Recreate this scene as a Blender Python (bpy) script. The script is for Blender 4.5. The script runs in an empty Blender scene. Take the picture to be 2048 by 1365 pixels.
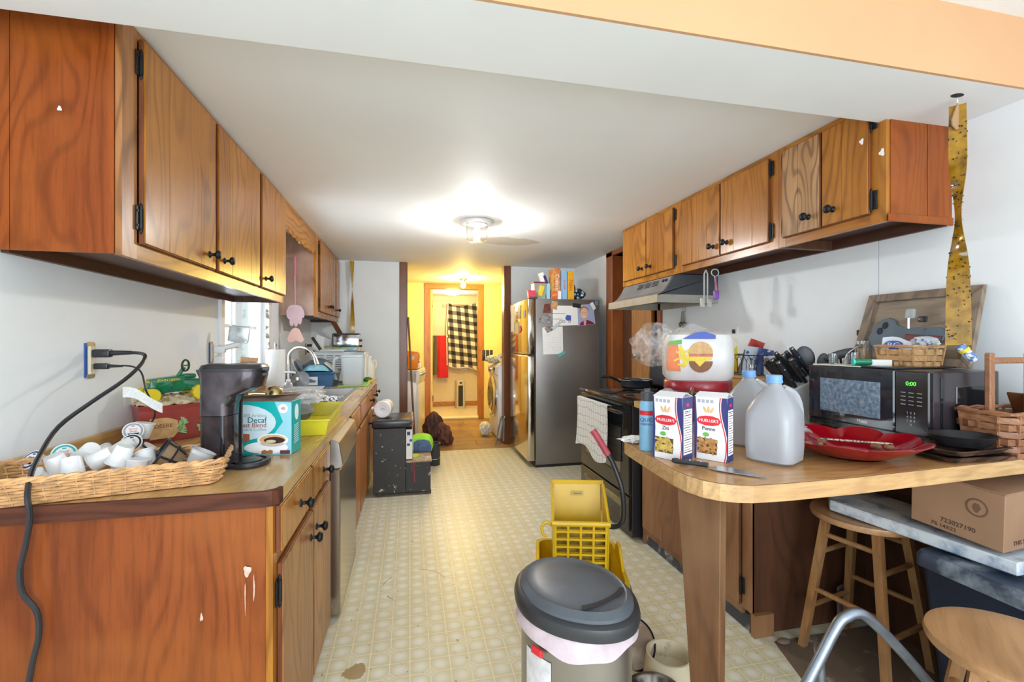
import bpy, bmesh, math, random
from mathutils import Matrix, Vector, Euler
R = math.radians
PI = math.pi
rnd = random.Random(7)
SC = bpy.context.scene
COL = SC.collection

# ------------------------------------------------------------------ camera, world, lights, exposure
cam = bpy.data.objects.new('camera', bpy.data.cameras.new('camera'))
COL.objects.link(cam)
cam.data.sensor_width = 36
cam.data.lens = 36 * 915 / 2048
cam.data.clip_start = 0.05
cam.location = (0, 0, 1.33)
cam.rotation_euler = (R(90), 0, -math.atan(204 / 915))
SC.camera = cam
w = bpy.data.worlds.new('sky'); SC.world = w; w.use_nodes = True
w.node_tree.nodes['Background'].inputs[0].default_value = (0.74, 0.87, 1.0, 1)
w.node_tree.nodes['Background'].inputs[1].default_value = 0.95
SC.view_settings.view_transform = 'Standard'
SC.view_settings.look = 'None'
SC.view_settings.gamma = 1
SC.view_settings.exposure = 0.5
SC.view_settings.use_curve_mapping = False
SC.cycles.max_bounces = 10
SC.cycles.diffuse_bounces = 6
SC.cycles.transparent_max_bounces = 12

def light(name, kind, loc, energy, color, size=0.1, rot=(0, 0, 0), sy=None):
    l = bpy.data.lights.new(name, kind); l.energy = energy; l.color = color
    if kind == 'AREA':
        l.size = size
        if sy: l.shape = 'RECTANGLE'; l.size_y = sy
    else: l.shadow_soft_size = size
    o = bpy.data.objects.new(name, l); o.location = loc; o.rotation_euler = rot; COL.objects.link(o)
    return o
light('front_fill_light', 'AREA', (0.4, -2.6, 1.5), 66, (0.88, 0.94, 1.0), 2.6, (R(90), 0, 0), 1.7)  # unseen area lamp added behind the camera as cool frontal fill
light('kitchen_bulb_light', 'POINT', (0.53, 3.68, 2.12), 44, (1.0, 0.98, 0.96), 0.05)
light('laundry_bulb_light', 'POINT', (0.80, 7.05, 2.12), 46, (1.0, 0.72, 0.18), 0.05)
light('bathroom_lamp_light', 'POINT', (0.75, 8.3, 2.02), 14, (1.0, 0.80, 0.50), 0.1)
light('ceiling_fill_uplight', 'AREA', (0.4, -1.2, 0.9), 24, (0.82, 0.91, 1.0), 2.0, (R(145), 0, 0), 1.5)  # added lamp aimed upward to brighten the ceiling, no fixture there
light('window_daylight', 'AREA', (-1.45, 3.75, 1.6), 22, (0.88, 0.95, 1.0), 1.0, (0, R(-90), 0), 0.9)

# ------------------------------------------------------------------ node helpers and materials
class N:
    def __init__(s, name):
        s.m = bpy.data.materials.new(name); s.m.use_nodes = True
        s.t = s.m.node_tree; s.bs = s.t.nodes['Principled BSDF']
    def node(s, typ, **k):
        n = s.t.nodes.new(typ)
        for a, v in k.items():
            if a == 'inp':
                for i, x in v.items(): s.put(n.inputs[i], x)
            else: setattr(n, a, v)
        return n
    def put(s, sock, x):
        if isinstance(x, bpy.types.NodeSocket): s.t.links.new(x, sock)
        elif isinstance(x, V): s.t.links.new(x.o, sock)
        elif isinstance(x, tuple) and len(x) == 3 and sock.type == 'RGBA': sock.default_value = x + (1,)
        else: sock.default_value = x
    def coord(s, kind='Object', scale=(1, 1, 1), loc=(0, 0, 0), rot=(0, 0, 0)):
        tc = s.node('ShaderNodeTexCoord')
        return s.node('ShaderNodeMapping', inp={0: tc.outputs[kind], 1: loc, 2: rot, 3: scale}).outputs[0]
    def noise(s, vec, scale=5, detail=4, rough=.55, dist=0):
        return V(s, s.node('ShaderNodeTexNoise', inp={'Vector': vec, 'Scale': scale, 'Detail': detail, 'Roughness': rough, 'Distortion': dist}).outputs[0])
    def ramp(s, fac, stops, interp='LINEAR'):
        n = s.node('ShaderNodeValToRGB'); n.color_ramp.interpolation = interp
        e = n.color_ramp.elements
        while len(e) < len(stops): e.new(0.5)
        for i, (p, c) in enumerate(stops):
            e[i].position = p; e[i].color = (c + (1,)) if isinstance(c, tuple) else (c, c, c, 1)
        s.put(n.inputs[0], fac); return n.outputs[0]
    def mix(s, fac, a, b, mode='MIX'):
        n = s.node('ShaderNodeMix', data_type='RGBA', blend_type=mode)
        s.put(n.inputs[0], fac); s.put(n.inputs[6], a); s.put(n.inputs[7], b); return n.outputs[2]
    def sep(s, vec):
        n = s.node('ShaderNodeSeparateXYZ', inp={0: vec}); return [V(s, n.outputs[i]) for i in range(3)]
    def col(s, c): s.put(s.bs.inputs['Base Color'], c); return s
    def set(s, **k):
        al = dict(rough='Roughness', metal='Metallic', spec='Specular IOR Level', trans='Transmission Weight', ior='IOR', alpha='Alpha', coat='Coat Weight', emit='Emission Strength', ecol='Emission Color', sheen='Sheen Weight')
        for a, v in k.items(): s.put(s.bs.inputs[al[a]], v)
        return s
    def bump(s, h, strength=.2, dist=.002):
        b = s.node('ShaderNodeBump', inp={'Height': h, 'Strength': strength, 'Distance': dist}); s.put(s.bs.inputs['Normal'], b.outputs[0]); return s
class V:
    def __init__(s, n, o): s.n = n; s.o = o
    def op(s, o, b=0, c=None, rev=False):
        m = s.n.node('ShaderNodeMath', operation=o)
        a_, b_ = (b, s) if rev else (s, b)
        s.n.put(m.inputs[0], a_); s.n.put(m.inputs[1], b_)
        if c is not None: s.n.put(m.inputs[2], c)
        return V(s.n, m.outputs[0])
    def __add__(s, b): return s.op('ADD', b)
    def __sub__(s, b): return s.op('SUBTRACT', b)
    def __rsub__(s, b): return s.op('SUBTRACT', b, rev=True)
    def __mul__(s, b): return s.op('MULTIPLY', b)
    def abs(s): return s.op('ABSOLUTE')
    def frac(s): return s.op('FRACT')
    def lt(s, b): return s.op('LESS_THAN', b)
    def gt(s, b): return s.op('GREATER_THAN', b)
    def mx(s, b): return s.op('MAXIMUM', b)
    def mn(s, b): return s.op('MINIMUM', b)

def srgb(r, g, b):
    f = lambda c: (c / 255 / 12.92) if c <= 10 else ((c / 255 + .055) / 1.055) ** 2.4
    return (f(r), f(g), f(b))
MC = {}
def plain(name, c, rough=.5, metal=0, var=.06, vs=6, **k):
    if name in MC: return MC[name]
    n = N(name)
    nz = n.noise(n.coord(), vs, 3)
    lo = tuple(max(0, x * (1 - var)) for x in c); hi = tuple(min(1, x * (1 + var)) for x in c)
    n.col(n.ramp(nz, [(.3, lo), (.7, hi)])); n.set(rough=rough, metal=metal, **k)
    MC[name] = n.m; return n.m
def worn(name, c, spot, amount=.62, scale=30, rough=.5, metal=0, bump=0, soft=.04, lo=.88, hi=1.1, **k):
    if name in MC: return MC[name]
    n = N(name); co = n.coord()
    f = n.ramp(n.noise(co, scale, 5, .6), [(amount, 0), (amount + soft, 1)])
    base = n.ramp(n.noise(co, 4, 3), [(.3, tuple(x * lo for x in c)), (.7, tuple(min(1, x * hi) for x in c))])
    n.col(n.mix(f, base, spot)).set(rough=rough, metal=metal, **k)
    if bump: n.bump(n.noise(co, scale * 3, 4), bump)
    MC[name] = n.m; return n.m
def wood(name, light_, dark, axis='Z', scale=1., rough=.4, lines=.6, tone=None, wav=7., **k):
    if name in MC: return MC[name]
    n = N(name)
    st = {'X': (.07, 1, 1), 'Y': (1, .07, 1), 'Z': (1, 1, .07)}[axis]
    co = n.coord(scale=tuple(x * scale for x in st))
    sw = {'X': (.3, 1, 1), 'Y': (1, .3, 1), 'Z': (1, 1, .3)}[axis]
    warp = n.noise(n.coord(scale=tuple(x * scale for x in sw)), 4.5, 1.5, .45)
    big = n.noise(co, 5, 3, .6)
    fine = n.noise(co, 90, 5, .7)
    sx_, sy_, sz_ = n.sep(n.coord(scale=(scale, scale, scale)))
    across = {'X': sy_ + sz_, 'Y': sx_ + sz_, 'Z': sx_ + sy_}[axis]
    rings = (across * 95 + warp * 58 + big * wav).op('SINE') * .5 + .5
    rr = n.ramp(rings, [(0, 0), (.6, .12), (1, 1)])
    c1 = n.ramp(big, [(.3, dark), (.62, light_)])
    c2 = n.mix(V(n, rr) * lines, c1, tuple(x * .42 for x in dark))
    c3 = n.mix(n.ramp(fine, [(.45, 0), (.75, .55)]), c2, tuple(x * .55 for x in dark))
    if tone:   # uneven old varnish
        c3 = n.mix(n.ramp(n.noise(n.coord(), 2.2, 3), [(.42, 0), (.68, .75)]), c3, tone)
    n.col(c3).set(rough=rough, **k).bump(fine, .12, .001)
    MC[name] = n.m; return n.m

# ------------------------------------------------------------------ mesh builder
class B:
    def __init__(s, M=None): s.bm = bmesh.new(); s.m = 0; s.M = M or Matrix()
    def mat(s, i): s.m = i; return s
    def xf(s, M): s.M = M; return s
    def v(s, p): return s.bm.verts.new(s.M @ Vector(p))
    def f(s, vs, sm=False):
        try: f = s.bm.faces.new(vs)
        except ValueError: return None
        f.material_index = s.m; f.smooth = sm; return f
    def box(s, x0, x1, y0, y1, z0, z1, b=0, seg=1):
        vs = [s.v((x, y, z)) for x in (x0, x1) for y in (y0, y1) for z in (z0, z1)]
        fs = [s.f([vs[i] for i in q]) for q in ((0, 1, 3, 2), (4, 6, 7, 5), (0, 4, 5, 1), (2, 3, 7, 6), (0, 2, 6, 4), (1, 5, 7, 3))]
        if b: s._bev(fs, b, seg)
        return s
    def _bev(s, fs, b, seg):
        es = list({e for f in fs for e in f.edges})
        r = bmesh.ops.bevel(s.bm, geom=es, offset=b, segments=seg, affect='EDGES', profile=.5)
        for f in r['faces']: f.material_index = s.m; f.smooth = seg > 1
    def cbox(s, c, sz, rot=(0, 0, 0), b=0, seg=1):
        M0 = s.M; s.M = M0 @ Matrix.Translation(c) @ Euler(rot).to_matrix().to_4x4()
        x, y, z = (q / 2 for q in sz); s.box(-x, x, -y, y, -z, z, b, seg); s.M = M0; return s
    def rings(s, rs, cap0=True, cap1=True, sm=True, closed=False):
        L = [[s.v(p) for p in r] for r in rs]; n = len(L[0])
        for a, b in list(zip(L, L[1:])) + ([(L[-1], L[0])] if closed else []):
            for i in range(n): s.f([a[i], a[(i + 1) % n], b[(i + 1) % n], b[i]], sm)
        if cap0 and not closed: s.f(L[0][::-1])
        if cap1 and not closed: s.f(L[-1])
        return s
    def lathe(s, prof, c=(0, 0, 0), seg=24, sx=1, sy=1, sm=True, cap0=True, cap1=True):
        rs = [[(c[0] + max(r, 1e-4) * sx * math.cos(2 * PI * i / seg), c[1] + max(r, 1e-4) * sy * math.sin(2 * PI * i / seg), c[2] + z) for i in range(seg)] for r, z in prof]
        return s.rings(rs, cap0, cap1, sm)
    def tube(s, pts, r, seg=8, sm=True, closed=False, flat=1):
        P = [Vector(p) for p in pts]; n = len(P)
        if isinstance(r, (int, float)): r = [r] * n
        rs = []; up = None
        for i in range(n):
            t = (P[(i + 1) % n] - P[i - 1]) if closed else (P[min(i + 1, n - 1)] - P[max(i - 1, 0)])
            t.normalize()
            if up is None: up = t.orthogonal().normalized() if abs(t.z) > .9 else Vector((0, 0, 1))
            u = (up - t * up.dot(t))
            u = u.normalized() if u.length > 1e-4 else t.orthogonal().normalized()
            up = u; w_ = t.cross(u)
            rs.append([P[i] + (u * math.cos(2 * PI * k / seg) * flat + w_ * math.sin(2 * PI * k / seg)) * r[i] for k in range(seg)])
        return s.rings(rs, sm=sm, closed=closed)
    def cyl(s, a, b, r0, r1=None, seg=16, sm=True): return s.tube([a, b], [r0, r0 if r1 is None else r1], seg, sm)
    def prism(s, pts, vec, b=0, seg=1, sm=False):
        v_ = Vector(vec); a = [s.v(p) for p in pts]; c = [s.v(Vector(p) + v_) for p in pts]; n = len(a)
        fs = [s.f(a[::-1]), s.f(c)] + [s.f([a[i], a[(i + 1) % n], c[(i + 1) % n], c[i]], sm) for i in range(n)]
        if b: s._bev([f for f in fs if f], b, seg)
        return s
    def sph(s, c, r, u=12, v=8, M=None):
        if isinstance(r, (int, float)): r = (r, r, r)
        M = M or Matrix()
        rs = [[Vector(c) + M @ Vector((r[0] * math.sin(a) * math.cos(2 * PI * i / u), r[1] * math.sin(a) * math.sin(2 * PI * i / u), r[2] * math.cos(a))) for i in range(u)] for a in [PI * (.02 + .96 * k / v) for k in range(v + 1)]]
        return s.rings(rs)
    def grid(s, fn, nu, nv, sm=True, cu=False, th=0):
        def sheet(off):
            G = []
            for i in range(nu + (0 if cu else 1)):
                row = []
                for j in range(nv + 1):
                    p = Vector(fn(i / nu, j / nv))
                    if off:
                        e = 1e-3; vv = j / nv; uu = i / nu; ua = uu - e if (cu or uu > e) else uu; du = Vector(fn(uu + e, vv)) - Vector(fn(ua, vv)); dv = Vector(fn(uu, vv + e)) - Vector(fn(uu, max(0, vv - e)))
                        nn = du.cross(dv)
                        if nn.length > 0: p = p + nn.normalized() * off
                    row.append(s.v(p))
                G.append(row)
            return G
        A = sheet(0); Lu = len(A); rng = range(Lu if cu else Lu - 1)
        for i in rng:
            for j in range(nv): s.f([A[i][j], A[(i + 1) % Lu][j], A[(i + 1) % Lu][j + 1], A[i][j + 1]], sm)
        if th:
            C = sheet(-th)
            for i in rng:
                for j in range(nv): s.f([C[i][j + 1], C[(i + 1) % Lu][j + 1], C[(i + 1) % Lu][j], C[i][j]], sm)
            for j in (0, nv):
                for i in rng: s.f([A[i][j], C[i][j], C[(i + 1) % Lu][j], A[(i + 1) % Lu][j]])
            if not cu:
                for i in (0, Lu - 1):
                    for j in range(nv): s.f([A[i][j], A[i][j + 1], C[i][j + 1], C[i][j]])
        return s
    def text(s, t, size, M, align='CENTER', ex=.0004, sx=1.):
        cu = bpy.data.curves.new('t', 'FONT'); cu.body = t; cu.size = size; cu.align_x = align; cu.align_y = 'CENTER'
        cu.extrude = ex; cu.resolution_u = 3
        o = bpy.data.objects.new('t', cu); me = bpy.data.meshes.new_from_object(o)
        n0 = len(s.bm.verts); MM = s.M @ M @ Matrix.Diagonal((sx, 1, 1, 1))
        vs = [s.bm.verts.new(MM @ v.co) for v in me.vertices]
        for p in me.polygons: s.f([vs[i] for i in p.vertices])
        bpy.data.objects.remove(o); bpy.data.curves.remove(cu); bpy.data.meshes.remove(me)
        return s
    def build(s, name, mats, parent=None, label=None, kind=None, loc=None, ang=40, world=True):
        bmesh.ops.recalc_face_normals(s.bm, faces=s.bm.faces)
        me = bpy.data.meshes.new(name); s.bm.to_mesh(me); s.bm.free()
        for m_ in (mats if isinstance(mats, (list, tuple)) else [mats]): me.materials.append(m_)
        if any(p.use_smooth for p in me.polygons): me.set_sharp_from_angle(angle=R(ang))
        o = bpy.data.objects.new(name, me); COL.objects.link(o)
        if parent is not None:
            o.parent = parent
            if world and not parent.get('_loc'):
                l = Vector((0, 0, 0)); p = parent
                # parts are authored in world space unless the thing says '_loc'
                if parent.type == 'EMPTY': l = -parent.location
                o.location = l
        if loc: o.location = loc
        if label: o['label'] = label
        if kind: o['kind'] = kind
        return o
def T(name, label, cat, loc=(0, 0, 0), rz=0, group=None, local=False, rot=None):
    o = bpy.data.objects.new(name, None); o.empty_display_size = .05; COL.objects.link(o)
    o.location = loc; o.rotation_euler = rot if rot else (0, 0, rz)
    o['label'] = label; o['category'] = cat
    if group: o['group'] = group
    if local: LOC.add(o.name)
    return o
LOC = set()
_bb = B.build
def build(s, name, mats, parent=None, label=None, kind=None, loc=None, ang=40):
    o = _bb(s, name, mats, parent, label, kind, loc, ang)
    if parent is not None and parent.name in LOC: o.location = loc or (0, 0, 0)
    return o
def islands(me):
    p = list(range(len(me.vertices)))
    def fd(a):
        while p[a] != a: p[a] = p[p[a]]; a = p[a]
        return a
    for e in me.edges: p[fd(e.vertices[0])] = fd(e.vertices[1])
    g = {}
    for v in me.vertices: g.setdefault(fd(v.index), set()).add(v.index)
    return list(g.values())
SPLIT = {'face_stile', 'face_rail', 'side_panel', 'hinge_cover', 'backsplash', 'end_panel', 'vent_slot', 'socket', 'frame_tube', 'arm', 'flap', 'top_flap', 'side', 'trim', 'plug', 'cable', 'spoon', 'red_string', 'caster_'}
def build_split(s, name, mats, parent=None, label=None, kind=None, loc=None, ang=40):
    o = build(s, name, mats, parent, label, kind, loc, ang)
    if name not in SPLIT or kind: return o
    isl = islands(o.data)
    if len(isl) < 2: return o
    me = o.data; first = None
    for g in isl:
        bm = bmesh.new(); bm.from_mesh(me)
        bmesh.ops.delete(bm, geom=[v for v in bm.verts if v.index not in g], context='VERTS')
        m2 = bpy.data.meshes.new(name); bm.to_mesh(m2); bm.free()
        for m_ in me.materials: m2.materials.append(m_)
        if first is None: o.data = m2; first = o
        else:
            c = o.copy(); c.data = m2; COL.objects.link(c)
    return o
B.build = build_split
def tag(o, label, cat, group=None, kind=None):
    o['label'] = label; o['category'] = cat
    if group: o['group'] = group
    if kind: o['kind'] = kind
    return o
def dup(o, parent=None, **k):
    c = o.copy(); COL.objects.link(c)
    if parent is not None: c.parent = parent
    if o.name in LOC: LOC.add(c.name)
    for ch in list(o.children): dup(ch, c)
    for a, v in k.items():
        if a in ('label', 'group'): c[a] = v
        elif a == 'rz': c.rotation_euler = (0, 0, v)
        else: setattr(c, a, v)
    return c
def face(c, yaw, tilt=0):   # matrix of a text/print plane: x right, y up, facing the viewer who looks along (sin yaw, cos yaw)
    return Matrix.Translation(c) @ Matrix.Rotation(-yaw, 4, 'Z') @ Matrix.Rotation(R(90) + tilt, 4, 'X')

# ------------------------------------------------------------------ materials
white_wall = worn('white_wall_paint', (.80, .835, .86), (.45, .43, .40), .76, 22, .55, soft=.02, lo=.98, hi=1.02)
back_wall_m = worn('grey_white_wall_paint', (.74, .785, .80), (.5, .5, .48), .78, 20, .55, soft=.02, lo=.98, hi=1.02)
yellow_wall = plain('cream_wall_paint', (.82, .72, .36), .6, var=.03)
bath_wall = plain('beige_wall_paint', (.72, .60, .38), .6, var=.05, vs=3)
tan_paint = plain('tan_paint', (.62, .35, .18), .6, var=.03, vs=3)
oak = wood('honey_oak', (.46, .185, .022), (.34, .115, .012), 'Z', 1., .24, .6, tone=(.42, .16, .02), spec=.45)
oak_y = wood('honey_oak_rail', (.46, .185, .022), (.33, .11, .012), 'Y', 1., .26, .5, spec=.35)
oak_pale = wood('pale_oak', (.42, .185, .062), (.29, .11, .032), 'Z', 1., .35, .6)
redply = wood('red_stained_plywood', (.32, .075, .011), (.22, .043, .006), 'Z', 1.3, .33, .42, tone=(.33, .095, .016), wav=3, spec=.25)
redply2 = wood('red_brown_plywood', (.27, .065, .013), (.14, .028, .006), 'Z', .9, .36, .3, tone=(.36, .115, .025), wav=5, spec=.25)
darkwood = wood('dark_brown_wood', (.115, .045, .022), (.06, .022, .012), 'Y', 1., .45, .3)
darkwood_z = wood('dark_brown_board', (.13, .05, .022), (.07, .026, .012), 'Z', .8, .5, .35)
trimwood = wood('brown_trim_wood', (.20, .07, .025), (.12, .035, .012), 'Z', .8, .3, .2)
orangetrim = wood('orange_trim_wood', (.50, .20, .04), (.36, .12, .02), 'Z', .8, .35, .3)
orangetrim_x = wood('orange_trim_head', (.50, .20, .04), (.36, .12, .02), 'X', .8, .35, .3)
edge_red = wood('door_edge_wood', (.22, .065, .02), (.14, .035, .012), 'Z', 1., .4, .3)
greywood = wood('weathered_wood', (.33, .25, .18), (.20, .14, .10), 'Z', 1., .6, .5)
laminate = wood('butcher_block_laminate', (.62, .385, .155), (.40, .20, .06), 'Y', 1.3, .2, .3, wav=4, tone=(.60, .42, .18))
laminate_x = wood('butcher_block_laminate_x', (.58, .33, .13), (.38, .17, .05), 'X', 1.3, .2, .3, wav=4, tone=(.50, .27, .10))
edge_lam = wood('laminate_edge_band', (.62, .39, .18), (.46, .25, .10), 'X', 1.2, .35, .25)
black_iron = plain('black_iron', (.018, .018, .020), .45, .6)
black_pl = plain('black_plastic', (.022, .022, .026), .3)
black_gl = plain('black_gloss', (.010, .011, .014), .08)
dark_grey = plain('dark_grey_plastic', (.055, .06, .07), .45)
white_pl = plain('white_plastic', (.80, .81, .82), .35, var=.02)
chrome = plain('chrome', (.72, .73, .75), .15, 1, var=.03)
steel = plain('brushed_steel', (.50, .48, .46), .30, 1, var=.08, vs=2)
steel_dk = plain('grey_steel', (.30, .29, .28), .38, .9, var=.08, vs=2)
brass = plain('brass', (.50, .38, .18), .25, 1)
glass = N('clear_glass').col((.95, .98, .98)).set(rough=.02, trans=1.0, ior=1.45).m
paper = plain('white_paper', (.80, .80, .78), .7, var=.02)
blackprint = plain('black_print', (.015, .015, .018), .6)
whiteprint = plain('white_print', (.85, .85, .85), .6, var=0)
redprint = plain('red_print', (.60, .02, .03), .5, var=.02)
navyprint = plain('navy_print', (.03, .035, .16), .5, var=.02)
blueprint = plain('blue_print', (.05, .10, .45), .5, var=.02)
greenprint = plain('green_print', (.12, .42, .06), .5, var=.05)
orangeprint = plain('orange_print', (.80, .28, .03), .5, var=.05)
tealprint = plain('teal_print', (.0, .42, .40), .45, var=.04)
skyprint = plain('sky_print', (.30, .62, .72), .45, var=.08)
greyprint = plain('grey_print', (.35, .36, .40), .6)
brownprint = plain('brown_print', (.25, .10, .04), .6, var=.15, vs=60)
tanprint = plain('tan_print', (.68, .42, .18), .6, var=.15, vs=60)
yellowprint = plain('yellow_print', (.80, .60, .04), .5, var=.08, vs=60)

# vinyl floor: squares with a small diamond at every second corner
def vinyl():
    n = N('patterned_vinyl'); co = n.coord(); x, y, z = n.sep(co)
    P = .162
    u = (x * (1 / P)).frac(); v = (y * (1 / P)).frac()
    a = (u - .5).abs(); b = (v - .5).abs()          # diamond centre at .5,.5
    dsum = a + b
    inside = dsum.lt(.150)
    outline = (dsum - .163).abs().lt(.016)
    g1 = (a.lt(.013)).mx(b.lt(.013)).mx(a.gt(.487)).mx(b.gt(.487))
    lines = (g1 * (1 - inside)).mx(outline)
    qa = ((a - .25).abs()).op('POWER', 2) + ((b - .25).abs()).op('POWER', 2)
    blob = n.ramp(qa.op('SQRT') + n.noise(co, 25, 2) * .05, [(.08, (.72, .72, .63)), (.27, (.57, .53, .36))])
    dc = n.ramp(dsum, [(0, (.70, .69, .58)), (.16, (.58, .54, .38))])
    c = n.mix(inside, blob, dc)
    c = n.mix(lines * .9, c, (.80, .73, .47))
    dirt = n.ramp(n.noise(co, 1.6, 4, .6), [(.45, 0), (.75, .45)])
    c = n.mix(dirt, c, (.50, .44, .27))
    specks = n.ramp(n.noise(co, 42, 3, .5), [(.70, 0), (.715, .8)])
    c = n.mix(specks, c, (.14, .10, .05))
    # brown stain by the left cabinet, round scuff
    dx = x - (-.215); dy = y - 1.93
    r_ = (dx * dx + (dy * dy) * .8).op('SQRT') + (n.noise(co, 28, 4) - .5) * .07
    c = n.mix(r_.lt(.042) * .85, c, (.30, .19, .06))
    dx = x - .03; dy = y - 2.55
    r_ = (dx * dx + dy * dy).op('SQRT') + (n.noise(co, 3, 2) - .5) * .04
    c = n.mix((r_ - .17).abs().lt(.0028) * (n.noise(co, 5, 1).gt(.5)) * .6, c, (.15, .13, .09))
    n.col(c).set(rough=.36, spec=.4).bump(lines, -.15, .001)
    return n.m
vinyl_m = vinyl()
# ceiling: white with a tan water stain beyond the lamp
def ceil():
    n = N('ceiling_paint'); co = n.coord(); x, y, z = n.sep(co)
    dx = (x - .93) * .55; dy = y - 4.36
    r_ = (dx * dx + dy * dy).op('SQRT') + (n.noise(co, 7, 4) - .5) * .12
    f = r_.lt(.17)
    base = n.ramp(n.noise(co, 1.2, 3), [(.3, (.80, .815, .82)), (.7, (.86, .875, .88))])
    n.col(n.mix(f * .55, base, (.48, .40, .26))).set(rough=.65).bump(n.noise(co, 40, 3), .05, .002)
    return n.m
ceil_m = ceil()
plankfloor = wood('worn_plank_floor', (.36, .21, .075), (.22, .11, .03), 'X', .7, .35, .3, tone=(.42, .27, .11))
dirtfloor = worn('bare_dirty_floor', (.16, .115, .08), (.42, .38, .32), .6, 9, .7, soft=.12)

# ------------------------------------------------------------------ the room
XL, XR, YB, ZC, ZB = -1.14, 2.15, 5.8, 2.3, 2.2
def S(name, b, m, parent=None, **k): return b.build(name, m, parent, kind='structure', **k)
S('floor', B().box(XL - .1, XR + .1, -3.2, 5.58, -.06, 0), vinyl_m)
S('floor_laundry', B().box(-.8, 1.95, 5.58, 7.8, -.06, -.012), darkwood)
fl = bpy.data.objects['floor_laundry']
pl = B()
for i in range(9):
    y0 = 5.585 + i * .245; x = -.8
    cuts = [-.8, .35 + .5 * (i % 2), 1.25 + .3 * ((i + 1) % 2), 1.94]
    for a_, b_ in zip(cuts, cuts[1:]):
        B().box(a_ + .002, b_ - .002, y0, min(y0 + .24, 7.79), -.012, -.001 + .002 * rnd.random(), .002).build('plank', plankfloor, fl)
S('floor_dirty_patch', B().prism([(1.57, 1.72, 0), (1.50, 1.50, 0), (1.36, 1.2, 0), (1.3, .6, 0), (1.3, -.6, 0), (2.15, -.6, 0), (2.15, 1.72, 0)], (0, 0, .003)), dirtfloor)
# left wall with window opening
WY0, WY1, WZ0, WZ1 = 3.16, 4.05, 1.10, 2.05
b = B(); b.box(XL - .12, XL, -3.2, WY0, -.06, 2.5).box(XL - .12, XL, WY1, YB + .12, -.06, 2.5).box(XL - .12, XL, WY0, WY1, -.06, WZ0).box(XL - .12, XL, WY0, WY1, WZ1, 2.5)
S('wall_left', b, white_wall)
# right wall with seam; a doorway between DY0..DY1
DY0, DY1, DZ = 3.62, 4.62, 2.25
b = B(); b.box(XR, XR + .1, -3.2, 1.722, -.06, 2.5).box(XR, XR + .1, 1.728, DY0, -.06, 2.5).box(XR, XR + .1, DY1, YB + .12, -.06, 2.5).box(XR, XR + .1, DY0, DY1, DZ, 2.5).box(XR + .006, XR + .1, 1.72, 1.73, -.06, 2.5)
S('wall_right', b, white_wall)
b = B(); b.box(XL, -.04, YB, YB + .12, -.06, ZC).box(1.19, XR, YB, YB + .12, -.06, ZC)
S('wall_back', b, back_wall_m)
S('ceiling', B().box(XL - .1, XR + .1, 1.46, 7.85, ZC, ZC + .08), ceil_m)
b = B(); b.box(XL, XR, 1.16, 1.46, ZB, 2.5).mat(1).box(XL, XR, 1.15, 1.16, ZB, 2.44)
S('trim_ceiling_beam', b, [ceil_m, tan_paint])
S('ceiling_front_room', B().box(XL - .1, XR + .1, -3.2, 1.15, 2.44, 2.5), ceil_m)
S('trim_wainscot_right', B().box(XR - .012, XR, .2, 1.779, .0, .89), darkwood_z)
# trims of the opening
S('trim_opening_left', B().box(-.125, -.035, YB - .02, YB + .14, 0, ZC, .004).box(-.045, -.03, YB, YB + .14, 0, ZC), trimwood)
S('trim_opening_right', B().box(1.185, 1.275, YB - .02, YB + .14, 0, ZC, .004), trimwood)
# laundry
LB = 7.78
b = B(); b.box(-.86, -.8, YB + .12, LB, -.06, ZC).box(1.95, 2.0, YB + .12, LB, -.06, ZC)
b.box(-.8, .33, LB, LB + .1, -.06, ZC).box(1.145, 1.95, LB, LB + .1, -.06, ZC).box(.33, 1.145, LB, LB + .1, 2.215, ZC)
b.box(-.8, -.125, YB + .12, YB + .13, 0, ZC).box(1.275, 1.95, YB + .12, YB + .13, 0, ZC)
S('wall_laundry', b, yellow_wall)
S('trim_bathroom_door', B().box(.235, .335, LB - .02, LB + .12, 0, ZC - .005, .004).box(1.14, 1.235, LB - .02, LB + .12, 0, ZC - .005, .004).mat(1).box(.235, 1.235, LB - .022, LB + .12, 2.21, ZC - .005, .004), [orangetrim, orangetrim_x])
d = S('door_2', B().box(.34, .375, LB + .1, LB + .82, .02, 2.2, .002), plain('yellowed_door_paint', (.80, .66, .22), .4))
for z in (.35, 1.35, 1.95): B().cyl((.382, LB + .1, z - .05), (.382, LB + .1, z + .05), .007, seg=8).box(.372, .377, LB + .1, LB + .13, z - .05, z + .05).build('hinge', brass, d)
# bathroom
BB = 9.05
b = B(); b.box(-.2, 2.1, BB, BB + .1, -.06, 2.4).box(-.25, -.2, LB + .1, BB, -.06, 2.4).box(2.1, 2.15, LB + .1, BB, -.06, 2.4)
S('wall_bathroom', b, bath_wall)
S('ceiling_bathroom', B().box(-.25, 2.15, LB + .1, BB + .1, 2.22, 2.26), ceil_m)
b = B().box(-.2, 2.1, LB + .02, BB, -.06, .05).cyl((.335, LB + .01, .02), (1.14, LB + .01, .02), .032, seg=12)
S('floor_bathroom', b, plain('cream_linoleum', (.72, .62, .42), .3, var=.06))
S('baseboard_bathroom', B().box(-.2, 2.1, BB - .02, BB, .05, .14, .003), orangetrim_x)
S('trim_bathroom_window', B().box(.62, 1.5, BB - .03, BB, 1.99, 2.05), orangetrim_x)

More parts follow.
